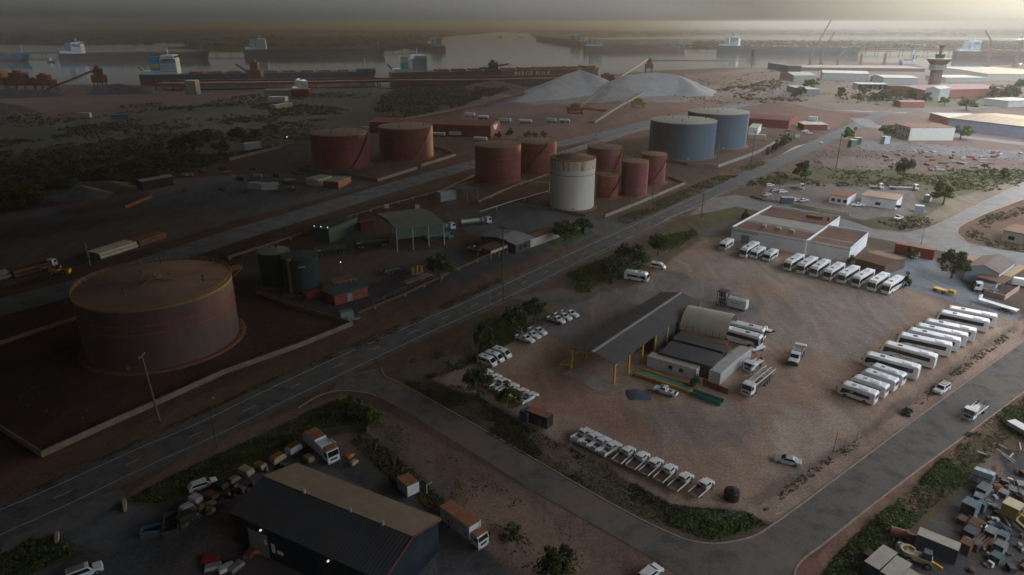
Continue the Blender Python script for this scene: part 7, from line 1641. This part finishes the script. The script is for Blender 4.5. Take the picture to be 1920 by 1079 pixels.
for i, (x, y, m_) in enumerate([(1597, 276, mat('kiosk_green', (.07, .14, .11), .6, .1)), (1606, 272, DARK), (1659, 270, PALEW)]):
    t = thing('kiosk', ['green electrical kiosk under the round bright tree', 'dark electrical kiosk behind the green kiosk', 'pale kiosk under the tree left of the white office block'][i], 'kiosk', G(x, y), .3, g); MB().box(-2.2, 2.2, -1.6, 1.6, .2, 4.6).build('housing', m_, t); MB().box(-2.4, 2.4, -1.8, 1.8, 4.61, 4.9).build('roof', PALERF, t); MB().box(-2.5, 2.5, -1.9, 1.9, 0, .19).build('base', CONC, t)
# barriers
g = 'orange and white road barriers'
bo = MB().prof([(-.3, 0), (.3, 0), (.22, .3), (.08, 1.0), (-.08, 1.0), (-.22, .3)], -1.2, 1.2).build('road_barrier', ORG); bo['category'] = 'barrier'
A, B = G(238, 390), G(282, 372)
for i in range(9):
    o = bo if i == 0 else bo.copy()
    if i: COL.objects.link(o)
    c = A.lerp(B, i / 8); o.location = (c.x, c.y, 0); o.rotation_euler = (0, 0, heading(A, B) + R(90)); o.scale = (1.6, 1.0, 1.2); o['group'] = g; o['label'] = 'plastic road barrier in the row beside the soil heap, %s from the near end' % (nm + ['ninth'])[i]

# ------------------------------------------------------------------ trailers and plant behind the navy warehouse
def compressor(label, x, y, mt, rz=.9, s=1.0, top=None):
    t = thing('trailer_compressor', label, 'compressor', G(x, y), rz, 'site trailers parked behind the navy warehouse'); t.scale = (s, s, s)
    MB().prof([(-1.3, .5), (1.2, .5), (1.3, .9), (1.0, 1.5), (-1.0, 1.6), (-1.3, 1.3)], -.75, .75).build('canopy', mt, t, bevel=.12)
    MB().box(-1.0, .9, -.6, .6, 1.6, 1.64).build('canopy_top', top or mt, t) if top else None
    m = MB(); m.bar((1.2, -.5, .45), (2.4, 0, .45), .08); m.bar((1.2, .5, .45), (2.4, 0, .45), .08); m.build('drawbar', GREY, t); wheels(t, (-.1,), 1.7, .32); return t
BEI = mat('beige_canopy', (.42, .33, .20), .6, .15)
for x, y, m_, s_, l in [(463, 893, BEI, 1.1, 'beige compressor trailer with white drawbar, largest of three'), (489, 881, BEI, .9, 'beige compressor trailer nearest the orange topped cabinet'), (440, 905, BEI, .75, 'smallest beige compressor trailer of the line'), (552, 850, WC, 1.15, 'white site trailer with orange roof beside the refuse truck'), (580, 866, BEI, .85, 'small beige trailer in front of the refuse truck'), (522, 868, BEI, 1.1, 'orange topped cabinet trailer left of the white site trailer'), (369, 944, WC, .95, 'white lighting trailer left of the brown skid'), (351, 958, WC, .8, 'small white pump trailer above the dark plant'), (398, 938, RUST, .95, 'rusty skid trailer with yellow engine'), (416, 917, DARK, .9, 'dark trailer beside the white hatchback'), (380, 955, BEI, .6, 'small brown box trailer, left of a pair'), (396, 950, BEI, .65, 'small brown box trailer, right of a pair'), (537, 880, GREY, .6, 'grey cabinet below the orange topped cabinet'), (656, 860, ORG, .6, 'orange trailer right of the refuse truck'), (664, 872, BEI, .6, 'yellowish drum trailer right of the refuse truck'), (350, 978, DARK, 1.1, 'dark engine plant beside the open skip')]:
    compressor(l, x, y, m_, random.choice((.8, 1.0, -.5, 2.4)), s_, OCR if 'orange' in l else None)
def skip(label, x, y, rz, L_=4.0, W_=1.9, m_=None):
    t = thing('skip_bin', label, 'skip', G(x, y), rz); m_ = m_ or DARK; h = 1.4
    MB().box(-L_ / 2, L_ / 2, -W_ / 2, W_ / 2, 0, .1).build('floor', RUST, t)
    for s in (-1, 1): MB().box(-L_ / 2, L_ / 2, s * W_ / 2 - .05, s * W_ / 2 + .05, .101, h).build('side', m_, t); MB().box(s * L_ / 2 - .05, s * L_ / 2 + .05, -W_ / 2 + .06, W_ / 2 - .06, .101, h).build('end', m_, t)
skip('long dark open skip beside the blue skip', 322, 990, R(-68), 5.0, 2.2); skip('blue grey skip at the gravel apron', 286, 1003, R(12), 3.0, 1.7, BC)
t = thing('covered_trailer', 'white cabinet with orange top and red ring beside the dusty verge', 'cabinet', G(766, 922), R(-50)); MB().box(-1.7, 1.7, -1.2, 1.2, .4, 2.5).build('body', WC, t, bevel=.05); MB().box(-1.68, 1.68, -1.18, 1.18, 2.5, 2.54).build('roof', OCR, t); MB().box(-3.2, -1.72, -.9, .9, .4, 1.2).build('engine', DARK, t); wheels(t, (0,), 2.2, .35)
m = MB(); [m.bar((.0, 0, z), (0, 0, z + 1), .12) for z in (0, 1)]; m.bar((0, 0, 2), (.9, .3, 2.4), .12); o = m.build('bent_pipe', WHITE); o.location = G(801, 928); tag(o, 'bent white stand pipe on the dusty verge', 'pipe')
o = MB().box(-.3, 2.6, -.25, .25, 0, .9).build('concrete_headwall', CONC); o.location = G(234, 944); o.rotation_euler = (0, 0, R(-60)); tag(o, 'pale culvert headwall at the left end of the green verge', 'headwall')
o = MB().box(-1.2, 1.2, -.25, .25, 0, .8).build('concrete_headwall', CONC); o.location = G(108, 1012); o.rotation_euler = (0, 0, R(-60)); tag(o, 'culvert headwall by the bottom left weeds', 'headwall')
g = 'junk stacked before the navy warehouse'
for i, (x, y, m_) in enumerate([(395, 1052, RED), (400, 1066, GALV), (425, 1068, WHITE), (443, 1066, GALV), (470, 1040, RUST), (488, 1030, ORG)]):
    t = thing('pallet_load', ['red bundle on the ground left of the navy warehouse', 'pale bundle below the red bundle', 'white sacks before the navy warehouse', 'white flat sacks beside the white sacks', 'rusty frames against the navy warehouse', 'orange frame against the navy warehouse'][i], 'pallet', G(x, y), R(20 * i), g); MB().box(-1.2, 1.2, -.7, .7, .15, .7, .1).build('load', m_, t, bevel=.06); MB().box(-1.25, 1.25, -.75, .75, 0, .14).build('pallet', WOOD, t)

# ------------------------------------------------------------------ bottom right yard
cont_px('blue container with pale roof at the bottom edge, leftmost', (1620, 1052.5), (1656, 1021), (1649, 1066), 2.6, side=BC, roof=DUSTR)
cont_px('blue container with pale roof at the bottom edge, middle', (1650, 1072), (1681, 1041), (1711, 1058), 2.6, side=BC, roof=DUSTR)
cont_px('blue container with pale roof at the bottom edge, rightmost', (1668, 1094), (1703, 1064), (1694, 1108), 2.5, side=BC, roof=DUSTR)
cont_px('long blue container with cream roof and open side', (1719, 1002), (1797.5, 1034), (1727.5, 993), 2.7, side=BC, roof=DUSTR)
def crate(label, x, y, w_, d_, h_, m_, rz, group='crates and tanks in the bottom right yard', name='crate', z=0):
    t = thing(name, label, 'crate', G(x, y) + Vector((0, 0, z)), rz, group); a, b = w_ / 2, d_ / 2
    MB().box(-a + .08, a - .08, -b + .08, b - .08, .14, h_ - .08).build('body', mat('crate_dark_core', (.09, .085, .08), .8, .3, 1.5), t)
    m = MB(); n = int(w_ / .22)
    for i in range(n + 1):
        x_ = -a + i * w_ / n; m.box(x_ - .03, x_ + .03, -b - .02, -b + .04, .14, h_); m.box(x_ - .03, x_ + .03, b - .04, b + .02, .14, h_); m.box(x_ - .03, x_ + .03, -b, b, h_ - .04, h_)
    m.build('slats', m_, t); MB().box(-a, a, -b, b, 0, .13).build('pallet', WOOD, t); return t
def ibc(label, x, y, rz, m_=None, z=0):
    t = thing('bulk_tank', label, 'tank', G(x, y) + Vector((0, 0, z)), rz, 'caged bulk tanks in the bottom right yard')
    MB().box(-.55, .55, -.45, .45, .16, 1.12).build('tank', m_ or WC, t, bevel=.08); m = MB()
    for i in range(6): m.bar((-.6 + i * .24, -.5, .14), (-.6 + i * .24, -.5, 1.15), .03); m.bar((-.6 + i * .24, .5, .14), (-.6 + i * .24, .5, 1.15), .03)
    for z_ in (.4, .8, 1.15):
        for s in (-1, 1): m.bar((-.6, s * .5, z_), (.6, s * .5, z_), .03); m.bar((s * .6, -.5, z_), (s * .6, .5, z_), .03)
    m.build('cage', GALV, t); MB().box(-.6, .6, -.5, .5, 0, .13).build('pallet', BLUE, t); t.scale = (1.15, 1.15, 1.15); return t
yr_ = heading(G(1600, 976), G(1790, 832))
k = 0
for i in range(3):
    for z in (0, 1.4): ibc('caged bulk tank in the stack of six, %s from the left, %s layer' % (nm[i], 'upper' if z else 'lower'), 1828 + i * 12, 903 + i * 4, yr_ + .1, mat('pale_blue_plastic', (.36, .46, .54), .5, .1), z)
crate('white frame crate behind the ribbed blue white crate, upper', 1842, 925, 2.6, 1.6, 1.5, WC, yr_); crate('white slatted crate left of the pipe racks', 1833, 940, 1.6, 1.4, 1.3, WC, yr_ + .2)
crate('large ribbed pale blue crate at the yard centre', 1816, 962, 2.2, 2.2, 2.2, mat('pale_blue_slats', (.38, .50, .56), .6, .1), yr_); crate('pale blue slatted crate right of the large ribbed crate', 1838, 958, 1.2, 1.2, 1.8, mat('pale_blue_slats', (.38, .5, .56)), yr_)
crate('pinkish crate right below the large ribbed crate', 1803, 980, 1.6, 1.3, 1.0, mat('pink_crate', (.38, .26, .22), .7, .1), yr_); crate('orange slatted crate in the middle of the crate row', 1826, 988, 2.2, 1.5, 1.1, mat('orange_slats', (.45, .22, .11), .7, .15), yr_)
crate('grey junk crate below the orange slatted crate', 1818, 1006, 2.2, 1.8, 1.4, GREY, yr_); crate('orange topped crate at the end of the long blue container', 1808, 1034, 1.9, 1.5, 2.0, mat('orange_slats', (.45, .22, .11)), yr_ + .1); crate('grey crate right of the orange topped crate', 1826, 1030, 1.4, 1.2, 1.5, GREY, yr_)
crate('white box crate above the stacked pipes', 1856, 1008, 1.9, 1.5, 1.5, WC, yr_); crate('pale crate right of the white box crate', 1878, 1014, 1.5, 1.3, 1.4, PALEW, yr_); crate('sea green topped white crate near the right edge', 1872, 1034, 1.7, 1.5, 1.6, WC, yr_); crate('sea green crate at the lower end of the crate row', 1866, 1052, 1.6, 1.4, 1.3, mat('sea_green_crate', (.28, .48, .42), .6, .1), yr_)
for i, (x, y) in enumerate([(1880, 930), (1897, 925), (1913, 915), (1920, 935)]): crate('white frame box in the upper right heap, %s from the left' % nm[i], x, y, 1.5, 1.3, 1.0, (WC, PALEW)[i % 2], yr_ + .3 * i)
pipes('short rusty pipe of the crate yard, %s from the left', (1842, 1034), (1860, 1018), 10, .22, PIPR, 'rusty pipes in the honeycomb stack')
pipes('thin pale pipe by the white crates, %s from the near side', (1850, 948), (1872, 958), 8, .12, PIPM, 'thin pipes on the rack')
t = thing('tower_machine', 'yellow machine with square cab at the right of the yard', 'machine', G(1892, 972), yr_); MB().box(-1.3, 1.3, -1.2, 1.2, .8, 2.9).build('cab', mat('dull_ochre', (.36, .24, .07), .7, .2), t, bevel=.05); MB().box(-1.1, 1.1, -1.23, -1.19, 1.5, 2.5).build('window', GLASS, t); MB().box(-1.32, 1.32, -1.22, 1.22, 2.91, 3.0).build('roof', mat('pale_yellow_top', (.5, .4, .25), .6, .1), t); m = MB(); m.bar((-1, -1, .8), (-2.2, -3.4, .6), .5); m.bar((1, -1, .8), (1.4, -3.6, .5), .6); m.build('arm', mat('dull_ochre', (.36, .24, .07)), t); MB().cyl((1.6, -3.2, .2), (1.6, -3.2, 1.8), .8, 12).build('drum', YEL, t)
t = thing('wheel_loader', 'cream wheel loader parked between the blue containers', 'loader', G(1722, 1056), R(-35)); MB().box(-2, 1.6, -.8, .8, .7, 1.5).build('body', mat('cream_yellow', (.45, .36, .20), .6, .12), t, bevel=.08); m = MB(); [m.bar((1.0 * math.cos(R(a)) - 1.6, 1.0 * math.sin(R(a)), 1.7), (1.0 * math.cos(R(a + 40)) - 1.6, 1.0 * math.sin(R(a + 40)), 1.7), .35, .3) for a in range(40, 320, 40)]; m.build('clamp_arm', mat('cream_yellow', (.45, .36, .2)), t); MB().box(.2, 1.5, -.7, .7, 1.5, 2.6, .1).build('cab', DARK, t); MB().bar((1.6, 0, 1), (3.0, -.4, .8), .4).build('boom', YEL, t); wheels(t, (-1.3, 1.2), 1.9, .55, .4)
t = thing('water_tank', 'small white plastic tank behind the pale roofed containers', 'water tank', G(1686, 1034)); MB().lathe([(.62, 0), (.62, 1.3), (.4, 1.5), (.01, 1.5)], 20).build('shell', WHITE, t, smooth=True); MB().lathe([(.2, 1.5), (.2, 1.62), (.01, 1.62)], 12).build('lid', BLUE, t)
for i, (x, y, L_) in enumerate([(1668, 1002, 2.6), (1698, 1014, 1.6)]):
    t = thing('boiler_drum', 'rusty red drum lying in the scrub, %s' % ('the longer one' if i == 0 else 'the shorter one'), 'drum', G(x, y), R(-28), 'rusty red drums'); MB().cyl((0, 0, .75), (L_, 0, .75), .75, 18).build('shell', mat('dull_red_drum', (.24, .08, .06), .7, .2), t, smooth=True); MB().box(.2, L_ - .2, -.5, .5, 0, .15).build('cradle', RUST, t)
crate('pink box beside the leftmost blue container', 1628, 1044, 1.4, 1.1, .8, mat('pink_crate', (.38, .26, .22)), yr_, 'boxes at the bottom edge')
t = thing('red_white_float', 'white trailer with red panels at the right edge above the junk', 'trailer'); MB().box(-3.5, 3.5, -1.1, 1.1, .7, 1.5).build('body', WC, t); MB().box(-2.5, -.8, -1.14, -1.105, .8, 1.4).build('panel', RED, t); MB().box(.5, 2.2, -1.14, -1.105, .8, 1.4).build('panel', RED, t); wheels(t, (-1, .4), 2.1, .4); MB().box(-5.8, -3.6, -.8, .8, .8, .95).build('ramp', mat('tan_ramp', (.35, .22, .13), .8), t); put(t, (1896, 808), (1935, 830), 1, 1.1)
g = 'scrap lying in the bottom right yard'
for i in range(26):
    x = random.uniform(1835, 1925); y = random.uniform(835, 905) if i % 2 else random.uniform(900, 1000)
    if 1 and x < 1870 and 900 < y < 1060: x += 45
    L_ = random.uniform(1.2, 4); m_ = (PIPR, PIPM, RUST, GREY, WOOD)[i % 5]; o = MB().bar((-L_ / 2, 0, .15), (L_ / 2, 0, .25), .2, .16).build('steel_beam', m_); p = G(x, y); o.location = (p.x, p.y, .02 + .02 * i); o.rotation_euler = (0, 0, random.uniform(0, 3.1)); tag(o, 'loose beam or pipe lying in the scrap at the right edge of the bottom right yard', 'beam', g)
for i in range(60):
    x = random.uniform(1790, 1925); y = random.uniform(890, 1075)
    if x < 1835 and y < 930 or x < 1815: x += 60
    t = thing('pallet_load', 'small junk load among the crates of the bottom right yard', 'load', G(x, y), random.uniform(0, 3), 'small junk loads in the bottom right yard'); a = random.uniform(.25, .75)
    MB().box(-a, a, -a * .7, a * .7, .12, random.uniform(.3, .9), .06).build('load', (RUST, GREY, WC, DARK, WOOD, GALV, BC, BRN_RF)[i % 8], t); MB().box(-a, a, -a * .6, a * .6, 0, .11).build('pallet', WOOD, t)
for i in range(34):
    x = random.uniform(290, 545); y = 1000 - (x - 290) * .52 + random.uniform(-8, 16)
    t = thing('scrap_load', 'small scrap piece between the parked trailers behind the navy warehouse', 'scrap', G(x, y), random.uniform(0, 3), 'scrap between the parked trailers'); a = random.uniform(.25, .8)
    MB().box(-a, a, -a * .6, a * .6, .12, random.uniform(.3, 1), .08).build('body', (RUST, DARK, GREY, BEI, WOOD, GALV)[i % 6], t); MB().box(-a * .9, a * .9, -a * .5, a * .5, 0, .11).build('base', DARK, t)
# crated stock in the far storage yard
g = 'stored pieces in the far storage yard'
for i in range(52):
    x = random.uniform(1650, 1925); y = random.uniform(283, 322)
    t = thing('stored_load', 'small stored load on the ground of the wide storage yard beyond the cross street', 'load', G(x, y), random.uniform(0, 3), g); w_ = random.uniform(.8, 3)
    MB().box(-w_, w_, -.6, .6, .2, random.uniform(.5, 1.3), .1).build('load', (RUST, GREY, WOOD, GREY, BRN_RF, GALV, WOOD)[i % 7], t); MB().box(-w_, w_, -.5, .5, 0, .19).build('skid', WOOD, t)
g = 'wrecks and crates beside the soil heap yard'
for i in range(34):
    x, y = (random.uniform(340, 575), random.uniform(318, 362)) if i < 22 else (random.uniform(1400, 1500), random.uniform(225, 262))
    t = thing('scrap_load', 'piece of plant or scrap scattered in the yard left of the small pale sheds' if i < 22 else 'piece of clutter in the yard of the maroon warehouse', 'scrap', G(x, y), random.uniform(-.5, .5), g if i < 22 else 'clutter in the maroon warehouse yard'); w_ = random.uniform(1, 3)
    MB().box(-w_, w_, -.8, .8, .3, random.uniform(.9, 2), .2).build('body', (RUST, DARK, GREY, BRN_RF, WOOD, GALV)[i % 6], t); MB().box(-w_ * .9, w_ * .9, -.6, .6, 0, .29).build('base', DARK, t)
SKY_STRENGTH = .05
SUN_STRENGTH = 2.5
HAZE = 2.3e-4
HAZE_G = .5
HAZE_C = (.375, .385, .39, 1)
EXPOSURE = .06
GREYING = 1.0
CLOUD = [.8, (.33, .76), (.66, .56), (.86, .44), (.95, .31), (1, .172)]
DOME = (78.0, 72.0)
DOME_TINT = (.91, .99, 1.10)
BLOCKER_EDGE = (138, .22)  # right-hand edge of the added sky-light blocker
FARGAP = (.28, .15)
# ------------------------------------------------------------------ light and air
SUN_AZ = R(38)      # to the right of the view direction (+Y), clockwise
SUN_EL = R(4)
w = bpy.data.worlds.new('World'); SC.world = w; w.use_nodes = True
nt = w.node_tree; N, L = nt.nodes, nt.links
bg = N['Background']
sky = N.new('ShaderNodeTexSky'); sky.sky_type = 'NISHITA'; sky.sun_disc = False
sky.sun_elevation = SUN_EL; sky.sun_rotation = SUN_AZ; sky.air_density = 1.0; sky.dust_density = 2.0; sky.ozone_density = 3.0; sky.altitude = 50
# thin high overcast: greys the sky, thickening to a dark bank away from the sun
tc = N.new('ShaderNodeTexCoord'); dt = N.new('ShaderNodeVectorMath'); dt.operation = 'DOT_PRODUCT'; L.new(tc.outputs['Generated'], dt.inputs[0]); dt.inputs[1].default_value = (math.sin(SUN_AZ), math.cos(SUN_AZ), 0)
cl = N.new('ShaderNodeTexNoise'); cl.inputs['Scale'].default_value = 1.6; cl.inputs['Detail'].default_value = 6
mp = N.new('ShaderNodeMapping'); mp.inputs['Scale'].default_value = (1, 1, 5); L.new(tc.outputs['Generated'], mp.inputs[0]); L.new(mp.outputs[0], cl.inputs['Vector'])
ad = N.new('ShaderNodeMath'); ad.operation = 'MULTIPLY_ADD'; ad.inputs[1].default_value = .12; L.new(cl.outputs['Fac'], ad.inputs[0]); L.new(dt.outputs['Value'], ad.inputs[2])
cr = N.new('ShaderNodeValToRGB'); L.new(ad.outputs[0], cr.inputs[0])
E = cr.color_ramp.elements; E[0].position = 0; E[0].color = (*[CLOUD[0]] * 3, 1); E[1].position = 1.0; E[1].color = (*[CLOUD[-1][1]] * 3, 1)
for p_, v_ in CLOUD[1:-1]: e = E.new(p_); e.color = (v_, v_, v_, 1)
bw = N.new('ShaderNodeRGBToBW'); L.new(sky.outputs[0], bw.inputs[0])
tint = N.new('ShaderNodeVectorMath'); tint.operation = 'SCALE'; tint.inputs[0].default_value = (4.98, 5.0, 4.9); L.new(bw.outputs[0], tint.inputs['Scale'])
mx = N.new('ShaderNodeMix'); mx.data_type = 'RGBA'; mx.inputs[0].default_value = GREYING; L.new(sky.outputs[0], mx.inputs[6]); L.new(tint.outputs[0], mx.inputs[7])
mu = N.new('ShaderNodeMix'); mu.data_type = 'RGBA'; mu.blend_type = 'MULTIPLY'; mu.inputs[0].default_value = 1; L.new(mx.outputs[2], mu.inputs[6]); L.new(cr.outputs[0], mu.inputs[7])
# horizon murk: a little brighter at the very horizon, warm towards the sun
sz = N.new('ShaderNodeSeparateXYZ'); L.new(tc.outputs['Generated'], sz.inputs[0])
hr = N.new('ShaderNodeMapRange'); hr.inputs[1].default_value = 0; hr.inputs[2].default_value = .03; hr.inputs[3].default_value = 1.35; hr.inputs[4].default_value = .97; L.new(sz.outputs['Z'], hr.inputs[0])
wr = N.new('ShaderNodeMapRange'); wr.inputs[1].default_value = .9; wr.inputs[2].default_value = 1.06; L.new(ad.outputs[0], wr.inputs[0])
wm = N.new('ShaderNodeMix'); wm.data_type = 'RGBA'; wm.inputs[6].default_value = (1, 1, 1, 1); wm.inputs[7].default_value = (1.10, 1.02, .84, 1); L.new(wr.outputs[0], wm.inputs[0])
hs = N.new('ShaderNodeVectorMath'); hs.operation = 'SCALE'; L.new(wm.outputs[2], hs.inputs[0]); L.new(hr.outputs[0], hs.inputs['Scale'])
m5 = N.new('ShaderNodeMix'); m5.data_type = 'RGBA'; m5.blend_type = 'MULTIPLY'; m5.inputs[0].default_value = 1; L.new(mu.outputs[2], m5.inputs[6]); L.new(hs.outputs[0], m5.inputs[7]); mu = m5
# bright cloud sheet above the horizon haze
sx = N.new('ShaderNodeSeparateXYZ'); L.new(tc.outputs['Generated'], sx.inputs[0])
up = N.new('ShaderNodeMapRange'); up.interpolation_type = 'SMOOTHSTEP'; up.inputs[1].default_value = .08; up.inputs[2].default_value = .42; L.new(sx.outputs['Z'], up.inputs[0])
br = N.new('ShaderNodeMapRange'); br.inputs[1].default_value = -1; br.inputs[2].default_value = 1; br.inputs[3].default_value = DOME[0]; br.inputs[4].default_value = DOME[1]; L.new(ad.outputs[0], br.inputs[0])
dc = N.new('ShaderNodeVectorMath'); dc.operation = 'SCALE'; dc.inputs[0].default_value = DOME_TINT; L.new(br.outputs[0], dc.inputs['Scale'])
m3 = N.new('ShaderNodeMix'); m3.data_type = 'RGBA'; L.new(up.outputs[0], m3.inputs[0]); L.new(mu.outputs[2], m3.inputs[6]); L.new(dc.outputs[0], m3.inputs[7])
L.new(m3.outputs[2], bg.inputs[0]); bg.inputs[1].default_value = SKY_STRENGTH
sd = Vector((math.sin(SUN_AZ) * math.cos(SUN_EL), math.cos(SUN_AZ) * math.cos(SUN_EL), math.sin(SUN_EL)))
ld = bpy.data.lights.new('sun', 'SUN'); ld.energy = SUN_STRENGTH; ld.angle = R(6); ld.color = (1.0, .76, .45)
lo = bpy.data.objects.new('sun', ld); COL.objects.link(lo); lo.rotation_euler = (-sd).to_track_quat('-Z', 'Y').to_euler(); lo.location = (300, 400, 300)
# haze
mh, nh, _b = _nodes('haze_air'); nh.nodes.remove(_b)
pv = nh.nodes.new('ShaderNodeVolumePrincipled'); pv.inputs['Color'].default_value = HAZE_C; pv.inputs['Density'].default_value = HAZE; pv.inputs['Anisotropy'].default_value = HAZE_G
nh.links.new(pv.outputs[0], nh.nodes['Material Output'].inputs['Volume'])
hz = MB().box(-165000, 165000, -400, 33500, -1.6, CAMH + 8).build('haze', mh); hz['kind'] = 'stuff'
SC.view_settings.view_transform = 'Standard'; SC.view_settings.look = 'None'; SC.view_settings.gamma = 1; SC.view_settings.exposure = EXPOSURE
SC.cycles.use_denoising = True
SC.cycles.max_bounces = 5; SC.cycles.diffuse_bounces = 2; SC.cycles.glossy_bounces = 2; SC.cycles.volume_bounces = 1; SC.cycles.transparent_max_bounces = 8
SC.cycles.use_adaptive_sampling = True; SC.cycles.sample_clamp_indirect = 4

# unseen deck added to block sky light: dense near left, scattered over far port.
# every blocker piece is a closed lump; all of it floats above the haze
ny_, nx_ = 120, 84
ys = np.concatenate([np.linspace(-3600, -300, 14), np.linspace(-250, 330, 30), np.geomspace(350, 33000, ny_ - 44)])
edge_f = lambda y: BLOCKER_EDGE[0] + BLOCKER_EDGE[1] * max(0, y)
sm = lambda t: max(0., min(1., t)) ** 2 * (3 - 2 * max(0., min(1., t)))
rows = []
for y in ys:
    lf = -(1000 + .9 * max(0, y)); rt = max(edge_f(y), 1.3 * y)
    rows.append([(lf + (rt - lf) * (i / (nx_ - 1)) ** .7, y) for i in range(nx_)])
A = np.array(rows); X_, Y_ = A[..., 0].copy(), A[..., 1].copy()
Zb = 93 + .07 * np.hypot(X_, np.maximum(0, Y_)) * (Y_ > -1) + .07 * np.abs(X_) * (Y_ <= -1) + np.abs(fbm(X_ / 90, Y_ / 90, 4) - .5) * (12 + .02 * np.abs(Y_))
Zt = Zb + 8 + 50 * fbm(X_ / 140 + 9, Y_ / 140, 4)
mb = MB()
for j in range(ny_ - 1):
    for i in range(nx_ - 1):
        x, y = X_[j, i], Y_[j, i]; e = edge_f(y)
        if x < e: cov = 1 - FARGAP[0] * sm((y - 200) / 400) * (1 - sm((y - 1100) / 1500))
        else: cov = FARGAP[1] * sm((y - 330) / 300)
        if rng.random() > cov: continue
        q = [(j, i), (j, i + 1), (j + 1, i + 1), (j + 1, i)]
        mb._add([(X_[a], Y_[a], Zb[a]) for a in q] + [(X_[a], Y_[a], Zt[a]) for a in q], [(3, 2, 1, 0), (4, 5, 6, 7), (0, 1, 5, 4), (1, 2, 6, 5), (2, 3, 7, 6), (3, 0, 4, 7)])
cb = struct('added_sky_blocker', mb, mat('sky_blocker_grey', (.16, .16, .17), 1.0, .15, .01, spec=0))
